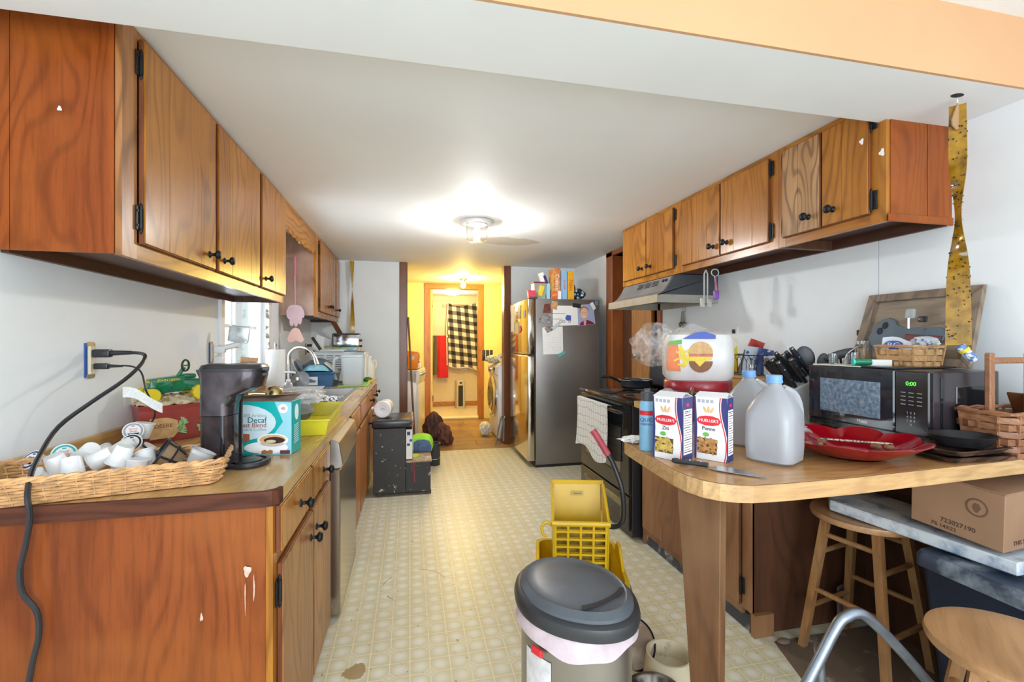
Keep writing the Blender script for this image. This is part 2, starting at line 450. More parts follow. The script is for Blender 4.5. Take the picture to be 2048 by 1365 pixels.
# window on the left wall
f_ = S('window_1', B().box(XL - .10, XL - .03, WY0, WY0 + .04, WZ0, WZ1).box(XL - .10, XL - .03, WY1 - .04, WY1, WZ0, WZ1).box(XL - .10, XL - .03, WY0, WY1, WZ0, WZ0 + .04).box(XL - .10, XL - .03, WY0, WY1, WZ1 - .04, WZ1).box(XL - .09, XL - .06, WY0, WY1, 1.42, 1.445).box(XL - .085, XL - .065, 3.58, 3.60, WZ0, WZ1), white_pl)
pan = B().box(XL - .078, XL - .074, WY0 + .04, WY1 - .04, WZ0 + .04, WZ1 - .04)
pan.build('window_pane', glass, f_)
B().box(XL - .02, XL + .05, WY0 - .04, WY1 + .05, WZ0 - .03, WZ0, .004).build('window_sill', white_pl, f_)
B().box(XL, XL + .025, WY1, WY1 + .06, WZ0 - .25, WZ1).build('window_casing', worn('peeling_trim', (.70, .70, .68), (.22, .17, .13), .55, 16, .6, soft=.03), f_, label='white casing with peeling paint')
B().box(XL, XL + .02, WY0 - .05, WY0, WZ0, WZ1).build('window_casing', white_pl, f_)
sid = B()
for i in range(9):
    z = .4 + i * .3; sid.prism([(-2.4, 2.2, z), (-2.4, 2.2, z + .3), (-2.42, 2.2, z + .3), (-2.45, 2.2, z)], (0, 5.5, 0))
S('wall_outside_siding', sid, plain('white_siding', (.85, .87, .88), .7, var=.03))

# doorway on right wall: jambs, casing, door behind
b = B()
b.box(XR - .03, XR + .12, DY1 - .05, DY1 + .10, 0, DZ + .06, .004)
b.box(XR - .02, XR + .12, DY0 - .01, DY0 + .05, 0, DZ, .004)
b.box(XR - .03, XR + .12, DY0 - .1, DY1 + .1, DZ, DZ + .04)
S('trim_side_door', b, [wood('red_pine_trim', (.34, .10, .022), (.24, .06, .013), 'Z', .7, .4, .3)])
S('trim_side_door_lining', B().box(XR + .1, XR + .13, DY0, DY1, 0, DZ), darkwood_z)
dr = S('door_1', B().box(XR + .02, XR + .06, 3.84, 4.22, .02, DZ - .02, .003).box(XR + .01, XR + .03, 3.82, 3.86, .02, DZ - .02), wood('pine_door', (.50, .25, .07), (.38, .16, .04), 'Z', .8, .35, .35))
kb = B(); kb.xf(Matrix.Translation((XR + .02, 4.06, 1.19)) @ Matrix.Rotation(R(-90), 4, 'Y')).lathe([(.03, 0), (.03, .006), (.012, .01), (.012, .035), (.025, .042), (.032, .056), (.026, .07), (0, .074)], seg=20)
kb.build('door_knob', brass, dr)

# ------------------------------------------------------------------ cabinetry helpers
def knob_mesh():
    b = B().lathe([(.014, 0), (.013, .003), (.0065, .006), (.006, .018), (.010, .022), (.0175, .027), (.0185, .033), (.015, .039), (.006, .042), (0, .042)], seg=14)
    bmesh.ops.recalc_face_normals(b.bm, faces=b.bm.faces)
    me = bpy.data.meshes.new('knob'); b.bm.to_mesh(me); b.bm.free(); me.materials.append(black_iron); return me
KNOB = knob_mesh()
def knob(x, y, z, sgn, parent, root):
    o = bpy.data.objects.new('knob', KNOB); COL.objects.link(o); o.parent = parent
    o.rotation_euler = (0, R(90) * sgn, 0); o.location = Vector((x, y, z)); return o
def hinge(x, y, z, sgn, parent, h=.075):
    b = B(); s = sgn
    x0, x1 = sorted((x, x + s * .004))
    b.box(x0, x1, y - .022, y + .006, z - h / 2, z + h / 2, .001)
    b.cyl((x + s * .006, y, z - h * .42), (x + s * .006, y, z + h * .42), .006, seg=8)
    for k in (-1, 1): b.sph((x + s * .006, y, z + k * h * .5), (.005, .005, .012), 8, 5)
    for k in (-1, 1): b.cyl((x, y - .015, z + k * h * .3), (x + s * .006, y - .015, z + k * h * .3), .004, seg=6)
    return b.build('hinge', black_iron, parent)
def door_leaf(root, x, sgn, y0, y1, z0, z1, m, name='door', kn=None, hg=None, cuts=(.28, .74), em=None):
    """slab of three boards with V grooves, darker routed edge; x is the cabinet face"""
    th = .018
    b = B(); ys = [y0] + [y0 + (y1 - y0) * c for c in cuts] + [y1]
    for a_, c_ in zip(ys, ys[1:]):
        xs = sorted((x + sgn * .006, x + sgn * th)); b.box(xs[0], xs[1], a_ + .0006, c_ - .0006, z0, z1, .0012)
    b.mat(1); xs = sorted((x + sgn * .0005, x + sgn * .013)); b.box(xs[0], xs[1], y0 - .004, y1 + .004, z0 - .004, z1 + .004, .002)
    o = b.build(name, [m, em or edge_red], root)
    if kn: knob(x + sgn * th, kn[0], kn[1], sgn, o, root)
    if hg is not None:
        for zz in (z0 + (z1 - z0) * .12, z1 - (z1 - z0) * .12): hinge(x + sgn * .002, hg, zz, sgn, o)
    return o

# ------------------------------------------------------------------ left upper cabinets
c = T('wall_cabinet', 'big three-door oak wall cabinet at upper left with red plywood end panel', 'cabinet', (XL, 1.57, 1.58))
x0, xf, y0, y1, z0, z1 = XL + .001, -.83, 1.57, 3.33, 1.585, 2.298
b = B()
b.box(x0, xf - .02, y0 + .006, y0 + .02, z0 + .012, z1).box(x0, xf - .02, y1 - .02, y1, z0, z1)
b.build('side_panel', darkwood_z, c)
b = B(); b.box(x0, -1.105, y0, y0 + .006, z0 + .003, z1).box(-1.103, xf - .018, y0, y0 + .006, z0 + .003, z1).box(xf - .05, xf - .019, y0 - .004, y0, z0 + .003, z1)
b.build('end_panel', redply, c)
B().box(x0, xf - .02, y0 + .02, y1 - .02, z0 + .035, z0 + .045).box(x0, x0 + .02, y0 + .02, y1 - .02, z0 - .002, z0 + .035).build('bottom_panel', darkwood, c)
B().box(xf - .02, xf, y0, y0 + .075, z0, z1).box(xf - .02, xf, y1 - .012, y1, z0, z1).build('face_stile', oak_pale, c)
B().box(xf - .02, xf - .001, y0 + .075, y1 - .012, z0, z0 + .052).box(xf - .02, xf - .001, y0 + .075, y1 - .012, z1 - .03, z1).box(xf - .02, xf - .002, 2.19, 2.222, z0 + .05, z1 - .03).box(xf - .02, xf - .002, 2.784, 2.824, z0 + .05, z1 - .03).build('face_rail', oak_y, c)
door_leaf(c, xf, 1, 1.655, 2.19, 1.637, 2.272, oak, kn=(2.13, 1.69), hg=1.652)
door_leaf(c, xf, 1, 2.225, 2.782, 1.637, 2.272, oak, kn=(2.285, 1.69))
door_leaf(c, xf, 1, 2.826, 3.325, 1.637, 2.272, oak, kn=(2.885, 1.69), cuts=(.5,))
# valance
pts = [(xf, 3.335, z1), (xf, 3.335, 2.13)]
n_ = 8; L_ = 4.36 - 3.34
for k in range(n_):
    for j in range(1, 9):
        t = j / 8; pts.append((xf, 3.34 + L_ * (k + t) / n_, 2.125 - .028 * math.sin(PI * t) + (.012 if j == 8 else 0)))
pts += [(xf, 4.415, 2.13), (xf, 4.415, z1)]
v_ = tag(B().prism(pts, (-.018, 0, 0)).build('scalloped_valance', oak_y), 'scalloped honey oak valance board above the sink window', 'valance')
t = T('tube_light', 'white fluorescent tube light fixture behind the scalloped valance', 'light', (-.93, 3.85, 2.2))
B().box(-.98, -.88, 3.40, 4.30, 2.24, 2.298, .01).build('housing', white_pl, t)
B().cyl((-.93, 3.42, 2.205), (-.93, 4.28, 2.205), .016, seg=12).build('tube', white_pl, t)
B().box(-.95, -.91, 3.40, 3.42, 2.18, 2.25, .003).box(-.95, -.91, 4.28, 4.30, 2.18, 2.25, .003).build('socket', white_pl, t)
# far left upper cabinet
c = T('wall_cabinet', 'far left oak wall cabinet beyond the sink window, pink fly swatter on its side', 'cabinet', (XL, 4.42, 1.55))
y0, y1, z0 = 4.42, 5.76, 1.55
B().box(x0, xf - .02, y0, y0 + .016, z0 + .01, z1).build('end_panel', wood('faded_plywood', (.42, .24, .15), (.27, .11, .05), 'Z', .6, .35, .35, tone=(.52, .38, .32)), c)
B().box(x0, xf - .02, y0 + .016, y1, z0 + .03, z0 + .04).box(x0, x0 + .3, y1 - .015, y1, z0, z1).build('bottom_panel', darkwood, c)
B().box(xf - .02, xf, y0, y0 + .12, z0, z1).box(xf - .02, xf, y1 - .03, y1, z0, z1).build('face_stile', oak, c)
B().box(xf - .02, xf - .001, y0 + .12, y1 - .03, z0, z0 + .06).box(xf - .02, xf - .001, y0 + .12, y1 - .03, z1 - .03, z1).box(xf - .02, xf - .002, 5.43, 5.47, z0 + .05, z1).build('face_rail', oak_y, c)
door_leaf(c, xf, 1, 4.56, 5.0, 1.61, 2.265, oak, kn=(4.95, 1.68), hg=4.556, cuts=(.5,))
door_leaf(c, xf, 1, 5.01, 5.42, 1.61, 2.265, oak, kn=(5.06, 1.68), cuts=(.5,))
door_leaf(c, xf, 1, 5.48, 5.73, 1.61, 2.265, oak, kn=(5.53, 1.68), cuts=(.5,))
tag(B().prism([(-.88, 5.5, 1.55), (-.82, 5.5, 1.55), (-.70, 5.62, 1.30), (-.76, 5.62, 1.30)], (0, .02, 0)).build('diagonal_brace', trimwood), 'short dark diagonal wooden brace under the far left wall cabinet', 'brace')

# ------------------------------------------------------------------ left base cabinets, dishwasher, counter
c = T('base_cabinet', 'left foreground base cabinet, red plywood end, two drawers over two doors', 'cabinet', (XL, 1.385, 0))
xf = -.372; x0 = XL + .001
b = B().box(x0, xf - .055, 1.385, 1.40, .0, .872).box(xf - .055, xf - .018, 1.381, 1.40, 0, .872)
b.build('end_panel', redply2, c)
B().box(x0, xf - .02, 2.285, 2.30, 0, .872).box(x0, xf - .05, 1.4, 2.285, .06, .075).build('carcass', darkwood_z, c)
B().box(xf - .018, xf, 1.385, 1.425, .0, .872).box(xf - .018, xf, 2.225, 2.30, .0, .872).box(xf - .018, xf, 1.825, 1.85, .04, .872).build('face_stile', oak, c)
B().box(xf - .018, xf - .001, 1.425, 2.225, .845, .872).box(xf - .018, xf - .001, 1.425, 2.225, .69, .725).box(xf - .018, xf - .001, 1.425, 2.225, .02, .07).build('face_rail', oak_y, c)
door_leaf(c, xf, 1, 1.412, 1.82, .732, .86, oak, 'drawer', kn=(1.64, .79))
door_leaf(c, xf, 1, 1.842, 2.21, .732, .86, oak, 'drawer', kn=(2.05, .79))
door_leaf(c, xf, 1, 1.427, 1.835, .06, .69, oak_pale, kn=(1.795, .61), hg=1.424, cuts=(.5,))
door_leaf(c, xf, 1, 1.855, 2.222, .06, .69, oak_pale, kn=(1.90, .61), cuts=(.5,))
dw = T('dishwasher', 'stainless steel dishwasher under the left counter', 'dishwasher', (-.6, 2.31, 0))
B().box(-.95, -.372, 2.31, 2.955, .02, .868).build('tub_body', darkwood_z, dw)
B().box(-.372, -.325, 2.312, 2.955, .02, .715, .004).build('door', [plain('bronze_steel', (.42, .37, .31), .22, .95, var=.15, vs=1.5)], dw)
b = B(); b.prism([(-.372, 2.312, .865), (-.33, 2.312, .845), (-.312, 2.312, .735), (-.33, 2.312, .72), (-.372, 2.312, .72)], (0, .643, 0), .003)
b.build('handle_panel', steel, dw)
B().box(-.405, -.372, 2.315, 2.95, .8, .872).build('top_strip', black_gl, dw)
c = T('base_cabinet', 'long left base cabinet under the sink, past the dishwasher', 'cabinet', (-.4, 2.97, 0))
B().box(x0, xf - .018, 2.97, 2.985, 0, .872).box(x0, xf - .018, 5.28, 5.295, 0, .872).box(x0, xf - .05, 2.985, 5.28, .06, .075).build('carcass', darkwood_z, c)
mid = wood('orange_oak', (.50, .20, .05), (.36, .12, .025), 'Z', 1., .35, .4)
b = B()
for y_ in (2.97, 3.52, 4.12, 4.55, 4.93): b.box(xf - .018, xf, y_, y_ + .04, .0, .872)
b.box(xf - .018, xf, 5.255, 5.295, 0, .872); b.build('face_stile', mid, c)
B().box(xf - .018, xf - .001, 2.97, 5.29, .845, .872).box(xf - .018, xf - .001, 2.97, 5.29, .69, .73).box(xf - .018, xf - .001, 2.97, 5.29, .02, .07).build('face_rail', mid, c)
for i, (a_, e_) in enumerate(((3.02, 3.51), (3.57, 4.11), (4.17, 4.54), (4.60, 4.92), (4.98, 5.25))):
    door_leaf(c, xf, 1, a_, e_, .06, .685, mid, cuts=(.5,), kn=None if i < 2 else (a_ + .05, .6))
    door_leaf(c, xf, 1, a_, e_, .735, .855, mid, 'drawer' if i > 1 else 'drawer_front', cuts=(.5,), kn=None if i < 2 else ((a_ + e_) / 2, .79))
# countertop with a sink cutout
SX0, SX1, SY0, SY1 = -.98, -.45, 3.08, 4.22
b = B()
zt = .914; z0 = .874
b.box(XL, SX0, SY0, SY1, z0, zt).box(SX1, -.356, SY0, SY1, z0, zt).box(XL, -.356, SY1, 5.31, z0, zt)
cr = [(XL, SY0), (XL, 1.385)] + [(-.356 - .035 + .035 * math.sin(a), 1.385 + .035 - .035 * math.cos(a)) for a in [R(q) for q in (0, 30, 60, 90)]] + [(-.356, SY0)]
b.prism([(x, y, z0) for x, y in cr], (0, 0, zt - z0))
ct = tag(b.build('countertop', laminate), 'long butcher-block laminate countertop along the left wall', 'countertop')
cr = [(XL, 1.385), (XL, 1.372)] + [(-.352 - .04 + .04 * math.sin(a), 1.372 + .04 - .04 * math.cos(a)) for a in [R(q) for q in (0, 30, 60, 90)]] + [(-.362, 1.42)] + [(-.395 + .03 * math.sin(a), 1.385 + .03 - .03 * math.cos(a)) for a in (R(60), 0)]
B().prism([(x, y, z0 - .001) for x, y in cr], (0, 0, zt - z0 + .003)).build('end_band', wood('worn_edge', (.11, .035, .018), (.06, .018, .010), 'X', 1, .6, .4, spec=.2), ct, label='dark worn bare end edge')
B().box(XL, XL + .022, 1.385, 5.31, zt, .985, .003).build('backsplash', laminate, ct)
sk = T('sink', 'stainless steel drop-in double sink in the left counter', 'sink', (-.7, 3.6, .914))
b = B(); x0_, x1_, y0_, y1_ = SX0 - .012, SX1 + .012, SY0 - .012, SY1 + .012; ym = 3.68
for a_ in ((x0_, SX0 + .05, y0_, y1_), (SX1 - .03, x1_, y0_, y1_), (SX0, SX1, y0_, SY0 + .03), (SX0, SX1, SY1 - .03, y1_), (SX0, SX1, ym - .02, ym + .02)): b.box(a_[0], a_[1], a_[2], a_[3], zt + .0005, zt + .005, .001)
b.build('rim', steel, sk)
for ya, yb in ((SY0 + .03, ym - .02), (ym + .02, SY1 - .03)):
    b = B(); xa, xb = SX0 + .05, SX1 - .03
    rs = []
    for z_, i_ in ((zt + .002, 0), (zt - .15, .012), (zt - .165, .03)):
        rs.append([(xa + i_, ya + i_, z_), (xb - i_, ya + i_, z_), (xb - i_, yb - i_, z_), (xa + i_, yb - i_, z_)])
    b.rings(rs, cap0=False, sm=False); b.lathe([(.04, .0), (.035, -.004), (.02, -.004)], ((xa + xb) / 2, (ya + yb) / 2, zt - .163), 16)
    b.build('basin', steel, sk)

# ------------------------------------------------------------------ right upper cabinets
def upper_right(label, y0, y1, doors, pale=oak, end=False, kz=1.905, z0=1.80, hg=True):
    c = T('wall_cabinet', label, 'cabinet', (XR, y0, z0)); xf = 1.82; z1 = 2.298
    sp = B().box(xf + .02, XR, y1 - .014, y1, z0, z1)
    if not end: sp.box(xf + .02, XR, y0, y0 + .014, z0, z1)
    sp.build('side_panel', darkwood_z, c)
    if end:
        B().box(xf + .018, 2.02, y0 - .004, y0 + .012, z0 + .005, z1).box(2.024, XR, y0 - .004, y0 + .012, z0 + .005, z1).box(xf + .0, XR + 0, y0 - .012, y0 - .004, z0 - .002, z0 + .03, .003).build('end_panel', redply, c)
    B().box(xf + .02, XR, y0 + .014, y1 - .014, z0 + .045, z0 + .055).box(XR - .02, XR, y0 + .014, y1 - .014, z0 - .0, z0 + .045).build('bottom_panel', darkwood, c)
    B().box(xf, xf + .018, y0, doors[0][0] + .004, z0, z1).box(xf, xf + .018, doors[-1][1] - .004, y1, z0, z1).build('face_stile', oak, c)
    ya, yb = doors[0][0] + .004, doors[-1][1] - .004
    B().box(xf + .001, xf + .018, ya, yb, z0, z0 + .06).box(xf + .001, xf + .018, ya, yb, z1 - .04, z1).box(xf + .001, xf + .018, doors[0][1] - .005, doors[1][0] + .005, z0 + .05, z1 - .03).build('face_rail', oak_y, c)
    for i, (a_, e_) in enumerate(doors):
        k = (e_ - .055 if i == 0 else a_ + .055, kz)
        door_leaf(c, xf, -1, a_, e_, z0 + .045, z1 - .03, pale if i else oak, kn=k, hg=(a_ - .006 if i == 0 else e_ + .006) if hg else None, cuts=(.3, .7) if e_ - a_ > .3 else (.55,))
    return c
weather = wood('water_worn_oak', (.50, .28, .12), (.36, .17, .06), 'Z', 1.6, .5, .9, tone=(.42, .24, .12))
upper_right('short oak wall cabinet nearest the camera at right, red plywood end panel', 1.43, 1.962, ((1.49, 1.70), (1.716, 1.925)), weather, True)
upper_right('middle right oak wall cabinet with two doors, spoons hanging under it', 1.964, 2.85, ((2.02, 2.385), (2.40, 2.79)), oak)
upper_right('honey oak wall cabinet above the range hood', 2.852, 3.70, ((2.90, 3.26), (3.275, 3.66)), oak)

def blob(parent, pts, vec, m, name='paint_mark'):
    return B().prism(pts, vec).build(name, m, parent)
r0 = random.Random(11)
def mark(parent, cen, ax, rx, rz, seed, nrm):
    r1 = random.Random(seed); pts = []
    for k in range(22):
        a = 2 * PI * k / 22; q_ = .85 + .2 * math.sin(3 * a + seed) + r1.uniform(-.08, .08); u_, v_ = rx * q_ * math.cos(a), rz * q_ * math.sin(a)
        pts.append((cen[0] + ax[0] * u_, cen[1] + ax[1] * u_, cen[2] + v_))
    return blob(parent, pts, nrm, whiteprint if seed < 5 else plain('dried_drip', (.62, .42, .34), .6, var=.2, vs=90))
BC = bpy.data.objects['wall_cabinet.002'] if 'wall_cabinet.002' in bpy.data.objects else None
mark(BC, (1.8005, 1.513, 2.145), (0, 1), .010, .013, 1, (-.0008, 0, 0)); mark(BC, (1.8185, 1.445, 2.075), (0, 1), .012, .016, 2, (-.0008, 0, 0))
WC = bpy.data.objects['wall_cabinet']; mark(WC, (-.985, 1.5695, 2.0), (1, 0), .006, .008, 3, (0, -.0008, 0))
BL_ = bpy.data.objects['base_cabinet']
mark(BL_, (-.435, 1.3805, .70), (1, 0), .011, .017, 7, (0, -.0008, 0)); mark(BL_, (-.418, 1.3805, .65), (1, 0), .002, .04, 8, (0, -.0008, 0)); mark(BL_, (-.44, 1.3805, .63), (1, 0), .0015, .05, 12, (0, -.0008, 0)); mark(BL_, (-.548, 1.3845, .585), (1, 0), .004, .012, 9, (0, -.0008, 0))

# ------------------------------------------------------------------ range hood
h = T('range_hood', 'worn silver and black range hood under the far right wall cabinet', 'range hood', (XR, 2.87, 1.6))
prof = [(XR - .002, 1.798), (1.83, 1.798), (1.80, 1.79), (1.775, 1.74), (1.735, 1.685), (1.68, 1.648), (1.672, 1.60), (XR - .002, 1.60)]
worn_sil = worn('worn_silver', (.30, .30, .30), (.20, .20, .21), .5, 9, .4, .5, soft=.3)
b = B()
ys = (2.872, 2.88, 3.655, 3.663)
def ringh(y, ins): return [(x, y, max(z, 1.60)) for x, z in prof]
b.prism([(x, 2.90, z) for x, z in prof[:6]] + [(1.68, 2.90, 1.655), (XR - .002, 2.90, 1.655)], (0, .735, 0))
b.build('canopy_front', worn_sil, h)
B().prism([(x, 2.872, z) for x, z in prof[:6]] + [(1.68, 2.872, 1.655), (XR - .002, 2.872, 1.655)], (0, .028, 0)).build('canopy_end', dark_grey, h)
b = B().box(1.668, 1.685, 2.872, 3.663, 1.60, 1.655).box(XR - .02, XR - .002, 2.872, 3.663, 1.60, 1.655).box(1.685, XR - .02, 2.872, 2.885, 1.60, 1.655).box(1.685, XR - .02, 3.65, 3.663, 1.60, 1.655)
b.build('lip', worn('worn_lip', (.42, .40, .35), (.32, .28, .20), .5, 9, .35, .4, soft=.3), h)
b = B()
for k in range(3):
    for j in range(4):
        t_ = .2 + j * .16; x_ = 1.80 + (1.775 - 1.80) * (1 - t_) - .012 - .0 * j; z_ = 1.772 - j * .011
        xx = 1.793 - j * .006
        b.cbox((xx - .002, 3.20 - .11 + k * .11, z_), (.006, .085, .005), (0, R(25), 0))
b.build('vent_slot', blackprint, h)
for yy in (2.985, 2.945): B().cbox((1.783, yy, 1.765), (.01, .018, .02), (0, R(25), 0), .002).build('switch', blackprint, h)

# ================================================================== LEFT COUNTER THINGS
CT = .914
def aim(c, d, roll=0):   # matrix whose local z points along d
    q = Vector(d).normalized().to_track_quat('Z', 'Y'); return Matrix.Translation(c) @ q.to_matrix().to_4x4() @ Matrix.Rotation(roll, 4, 'Z')
def rrect(hx, hy, r, n=6):
    o = []
    for cx, cy, a0 in ((hx - r, hy - r, 0), (-hx + r, hy - r, 90), (-hx + r, -hy + r, 180), (hx - r, -hy + r, 270)):
        for k in range(n + 1):
            a = R(a0 + 90 * k / n); o.append((cx + r * math.cos(a), cy + r * math.sin(a)))
    return o
def resample(poly, n):
    P = [Vector((p[0], p[1])) for p in poly]; P.append(P[0]); L = [0]
    for a, b in zip(P, P[1:]): L.append(L[-1] + (b - a).length)
    out = []; j = 0
    for k in range(n):
        s = L[-1] * k / n
        while L[j + 1] < s: j += 1
        t = (s - L[j]) / max(1e-9, L[j + 1] - L[j]); out.append(P[j].lerp(P[j + 1], t))
    return out

# --- wicker tray
wick = plain('peeled_wicker', (.60, .34, .15), .45, var=.3, vs=35)
def wicker(name, label, loc, rz, hx, hy, h, rows, n, m, flare=.02, r=.03, thick=.0032, flat=False):
    t = T(name, label, 'basket', loc, rz, local=True)
    path = resample(rrect(hx, hy, r), n)
    b = B()
    for k in range(rows):
        z = .006 + h * (k + .0) / rows; s = 1 + flare * (z / h) * 4
        pts = []
        for i, p in enumerate(path):
            nrm = Vector((p.x / hx, p.y / hy)); nrm = Vector((0, math.copysign(1, p.y))) if abs(p.y) / hy > abs(p.x) / hx else Vector((math.copysign(1, p.x), 0))
            off = (.0042 if (i + k) % 2 else -.0042) if flat else .0046 * math.cos(PI * (i / 3 + k))
            pts.append((p.x + (p.x / hx) * flare * z / h + nrm.x * off, p.y + (p.y / hy) * flare * z / h + nrm.y * off, z + (0 if flat else rnd.uniform(-.0006, .0006))))
        if flat:
            hh = h / rows * .44
            b.rings([[(p[0] * q, p[1] * q, p[2] + dz) for q, dz in ((1, -hh), (1.006, -hh * .7), (1.006, hh * .7), (1, hh), (.985, hh), (.985, -hh))] for p in pts], closed=True, cap0=False, cap1=False)
        else: b.tube(pts, thick * (1 + .1 * (k % 2)), 5, closed=True)
    b.build('woven_side', m, t, kind='stuff')
    b = B()
    for i in range(0, n, 2 if flat else 3):
        p = path[i]; q = 1 + flare / hx * .8
        if flat: b.tube([(p.x, p.y, .003), (p.x + p.x / hx * flare, p.y + p.y / hy * flare, h)], .0045, 4)
        else: b.tube([(p.x, p.y, .003), (p.x + p.x / hx * flare, p.y + p.y / hy * flare, h + .004)], .0022, 4)
    b.build('stake', m, t, kind='stuff')
    b = B()
    for ph in (0, PI):
        pts = []
        for i in range(n * 2):
            p = path[(i // 2) % n]; p2 = path[(i // 2 + 1) % n]; p = p.lerp(p2, .5 * (i % 2))
            a = i * .55 + ph
            pts.append((p.x + p.x / hx * (flare + .003 * math.cos(a)), p.y + p.y / hy * (flare + .003 * math.cos(a)), h + .004 + .0035 * math.sin(a)))
        b.tube(pts, thick * 1.25, 5, closed=True)
    b.build('braided_rim', m, t)
    B().prism([(p.x * .99, p.y * .99, .001) for p in path], (0, 0, .005)).build('base', m, t)
    return t
wicker('wicker_tray', 'long low woven wicker tray full of white coffee pods on the counter', (-.835, 1.525, CT + .001), R(14), .27, .105, .066, 8, 138, wick, thick=.0036)

# --- coffee pods
lidfoil = plain('pod_lid_white', (.72, .72, .72), .35)
def pod_mesh():
    b = B().lathe([(.014, -.046), (.0175, -.046), (.0185, -.043), (.0225, -.005), (.0225, -.003), (.0255, -.003), (.0258, -.001), (.0255, 0), (.0, 0)], seg=22)
    bmesh.ops.recalc_face_normals(b.bm, faces=b.bm.faces)
    me = bpy.data.meshes.new('cup'); b.bm.to_mesh(me); b.bm.free(); me.materials.append(white_pl); me.set_sharp_from_angle(angle=R(35)); return me
PODM = pod_mesh()
def pod(p, d, label, lid=None, grp='coffee pods in the wicker tray'):
    t = T('coffee_pod', label, 'coffee pod', (0, 0, 0), group=grp, local=True); t.matrix_world = aim(p, d) @ Matrix.Scale(1.2, 4)
    o = bpy.data.objects.new('cup', PODM); COL.objects.link(o); o.parent = t
    if lid:
        rim, words, wc = lid
        b = B().lathe([(.0225, .0002), (.0225, .0009), (0, .0009)], seg=24).mat(1).lathe([(.018, .001), (.018, .0013), (0, .0013)], seg=20)
        b.mat(2).text(words[0], .0075, Matrix.Translation((0, .006, .0014))).text(words[1], .0085, Matrix.Translation((0, -.001, .0014)))
        b.mat(3).prism([(-.014, -.007, .0013), (.014, -.007, .0013), (.012, -.012, .0013), (-.011, -.012, .0013)], (0, 0, .0003))
        b.mat(0).prism([(-.004, .0125, .0013), (.004, .0125, .0013), (.004, .016, .0013), (-.004, .016, .0013)], (0, 0, .0003))
        b.build('foil_lid', [rim, whiteprint, wc, blackprint], t, label='printed foil lid')
    return t
camd = lambda p: Vector((-p[0], -p[1], 1.33 - p[2]))
P_ = 'plain white single-serve coffee pod lying in the wicker tray'
p = (-1.03, 1.66, .985); pod(p, camd(p) + Vector((-.1, 0, .2)), 'white coffee pod with teal-rimmed lid facing out, left of the black cord', (tealprint, ('Decaf', 'Breakfast'), redprint))
p = (-1.075, 1.60, .985); pod(p, Vector((-.4, -1, .9)), 'white coffee pod with dark blue ringed lid, at far left of the tray', (navyprint, ('House', 'Blend'), navyprint))
p = (-.955, 1.87, 1.012); pod(p, Vector((.75, -1.2, .55)), 'upright-leaning coffee pod with red lettered lid, topmost at the tray back', (greyprint, ('Donut', 'Shop'), redprint))
p = (-.925, 1.80, .985); pod(p, Vector((.3, -1, .6)), 'coffee pod with black and white striped lid beside the red lettered one', (blackprint, ('Dark', 'Roast'), blackprint))
fr_n, md_n, bk_n = ['leftmost', 'second from left', 'third from left', 'fourth from left', 'fifth from left', 'rightmost'], ['leftmost', 'second from left', 'third from left', 'rightmost'], ['leftmost', 'second from left', 'highest', 'rightmost']
F_, M_r, K_ = (lambda i: fr_n[i] + ' plain white coffee pod in the front row of the wicker tray'), (lambda i: md_n[i] + ' plain white coffee pod in the middle row of the tray'), (lambda i: bk_n[i] + ' plain white coffee pod in the back row of the tray')
PL = [F_(0), F_(1), F_(2), F_(3), M_r(0), M_r(1), M_r(2), F_(4), F_(5), M_r(3), K_(0), K_(1), K_(2), K_(3)]
for p, d in (((-1.135, 1.48, .955), (-.2, -.5, -1)), ((-1.0, 1.49, .962), (-.5, -.6, .7)), ((-.955, 1.53, .96), (.2, .3, -1)), ((-.90, 1.485, .955), (.3, -.3, -.9)), ((-.96, 1.62, .975), (-.6, .3, -.6)),
             ((-.905, 1.57, .972), (-.8, -.2, -.5)), ((-.86, 1.62, .975), (-.3, .5, .8)), ((-.83, 1.545, .972), (-.4, -.1, -1)), ((-.775, 1.545, .985), (.15, .1, 1)), ((-.80, 1.62, .985), (-.5, .4, .8)),
             ((-1.00, 1.78, .965), (-.7, .2, .4)), ((-.93, 1.72, .965), (-.5, -.5, -.5)), ((-.945, 1.93, 1.03), (.2, .1, 1)), ((-.90, 1.88, .95), (.6, .2, .7))):
    pod(p, d, PL.pop(0))
# mesh coffee filter, plastic cup
f = T('reusable_coffee_filter', 'black and tan mesh reusable coffee filter lying in the wicker tray', 'coffee filter', local=True); f.matrix_world = aim((-.745, 1.60, .985), (-.75, -.35, .55))
B().lathe([(.050, 0), (.050, .006), (.046, .006), (.046, 0)], seg=28).build('rim', black_pl, f)
B().lathe([(.045, 0), (.040, -.03), (.030, -.058), (.0, -.058)], seg=28, cap0=False).build('mesh_cone', plain('gold_mesh', (.34, .22, .12), .5, .3, var=.25, vs=300), f)
for k in range(6):
    a = k * PI / 3; B().tube([(math.cos(a) * r_, math.sin(a) * r_, z) for r_, z in ((.047, 0), (.0415, -.03), (.0315, -.058))], .0032, 5).build('rib', black_pl, f)
B().tube([(math.cos(a * PI / 12) * .0415, math.sin(a * PI / 12) * .0415, -.03) for a in range(24)], .003, 5, closed=True).build('band', black_pl, f)
tag(B(aim((-.628, 1.575, .972), (.45, .2, .9))).lathe([(.022, -.05), (.034, .02), (.037, .024), (.035, .024), (.021, -.048)], seg=24, cap0=True, cap1=False).build('plastic_cup', plain('frosty_plastic', (.72, .74, .76), .25, trans=.35)), 'small frosted plastic cup at the right end of the wicker tray', 'cup')

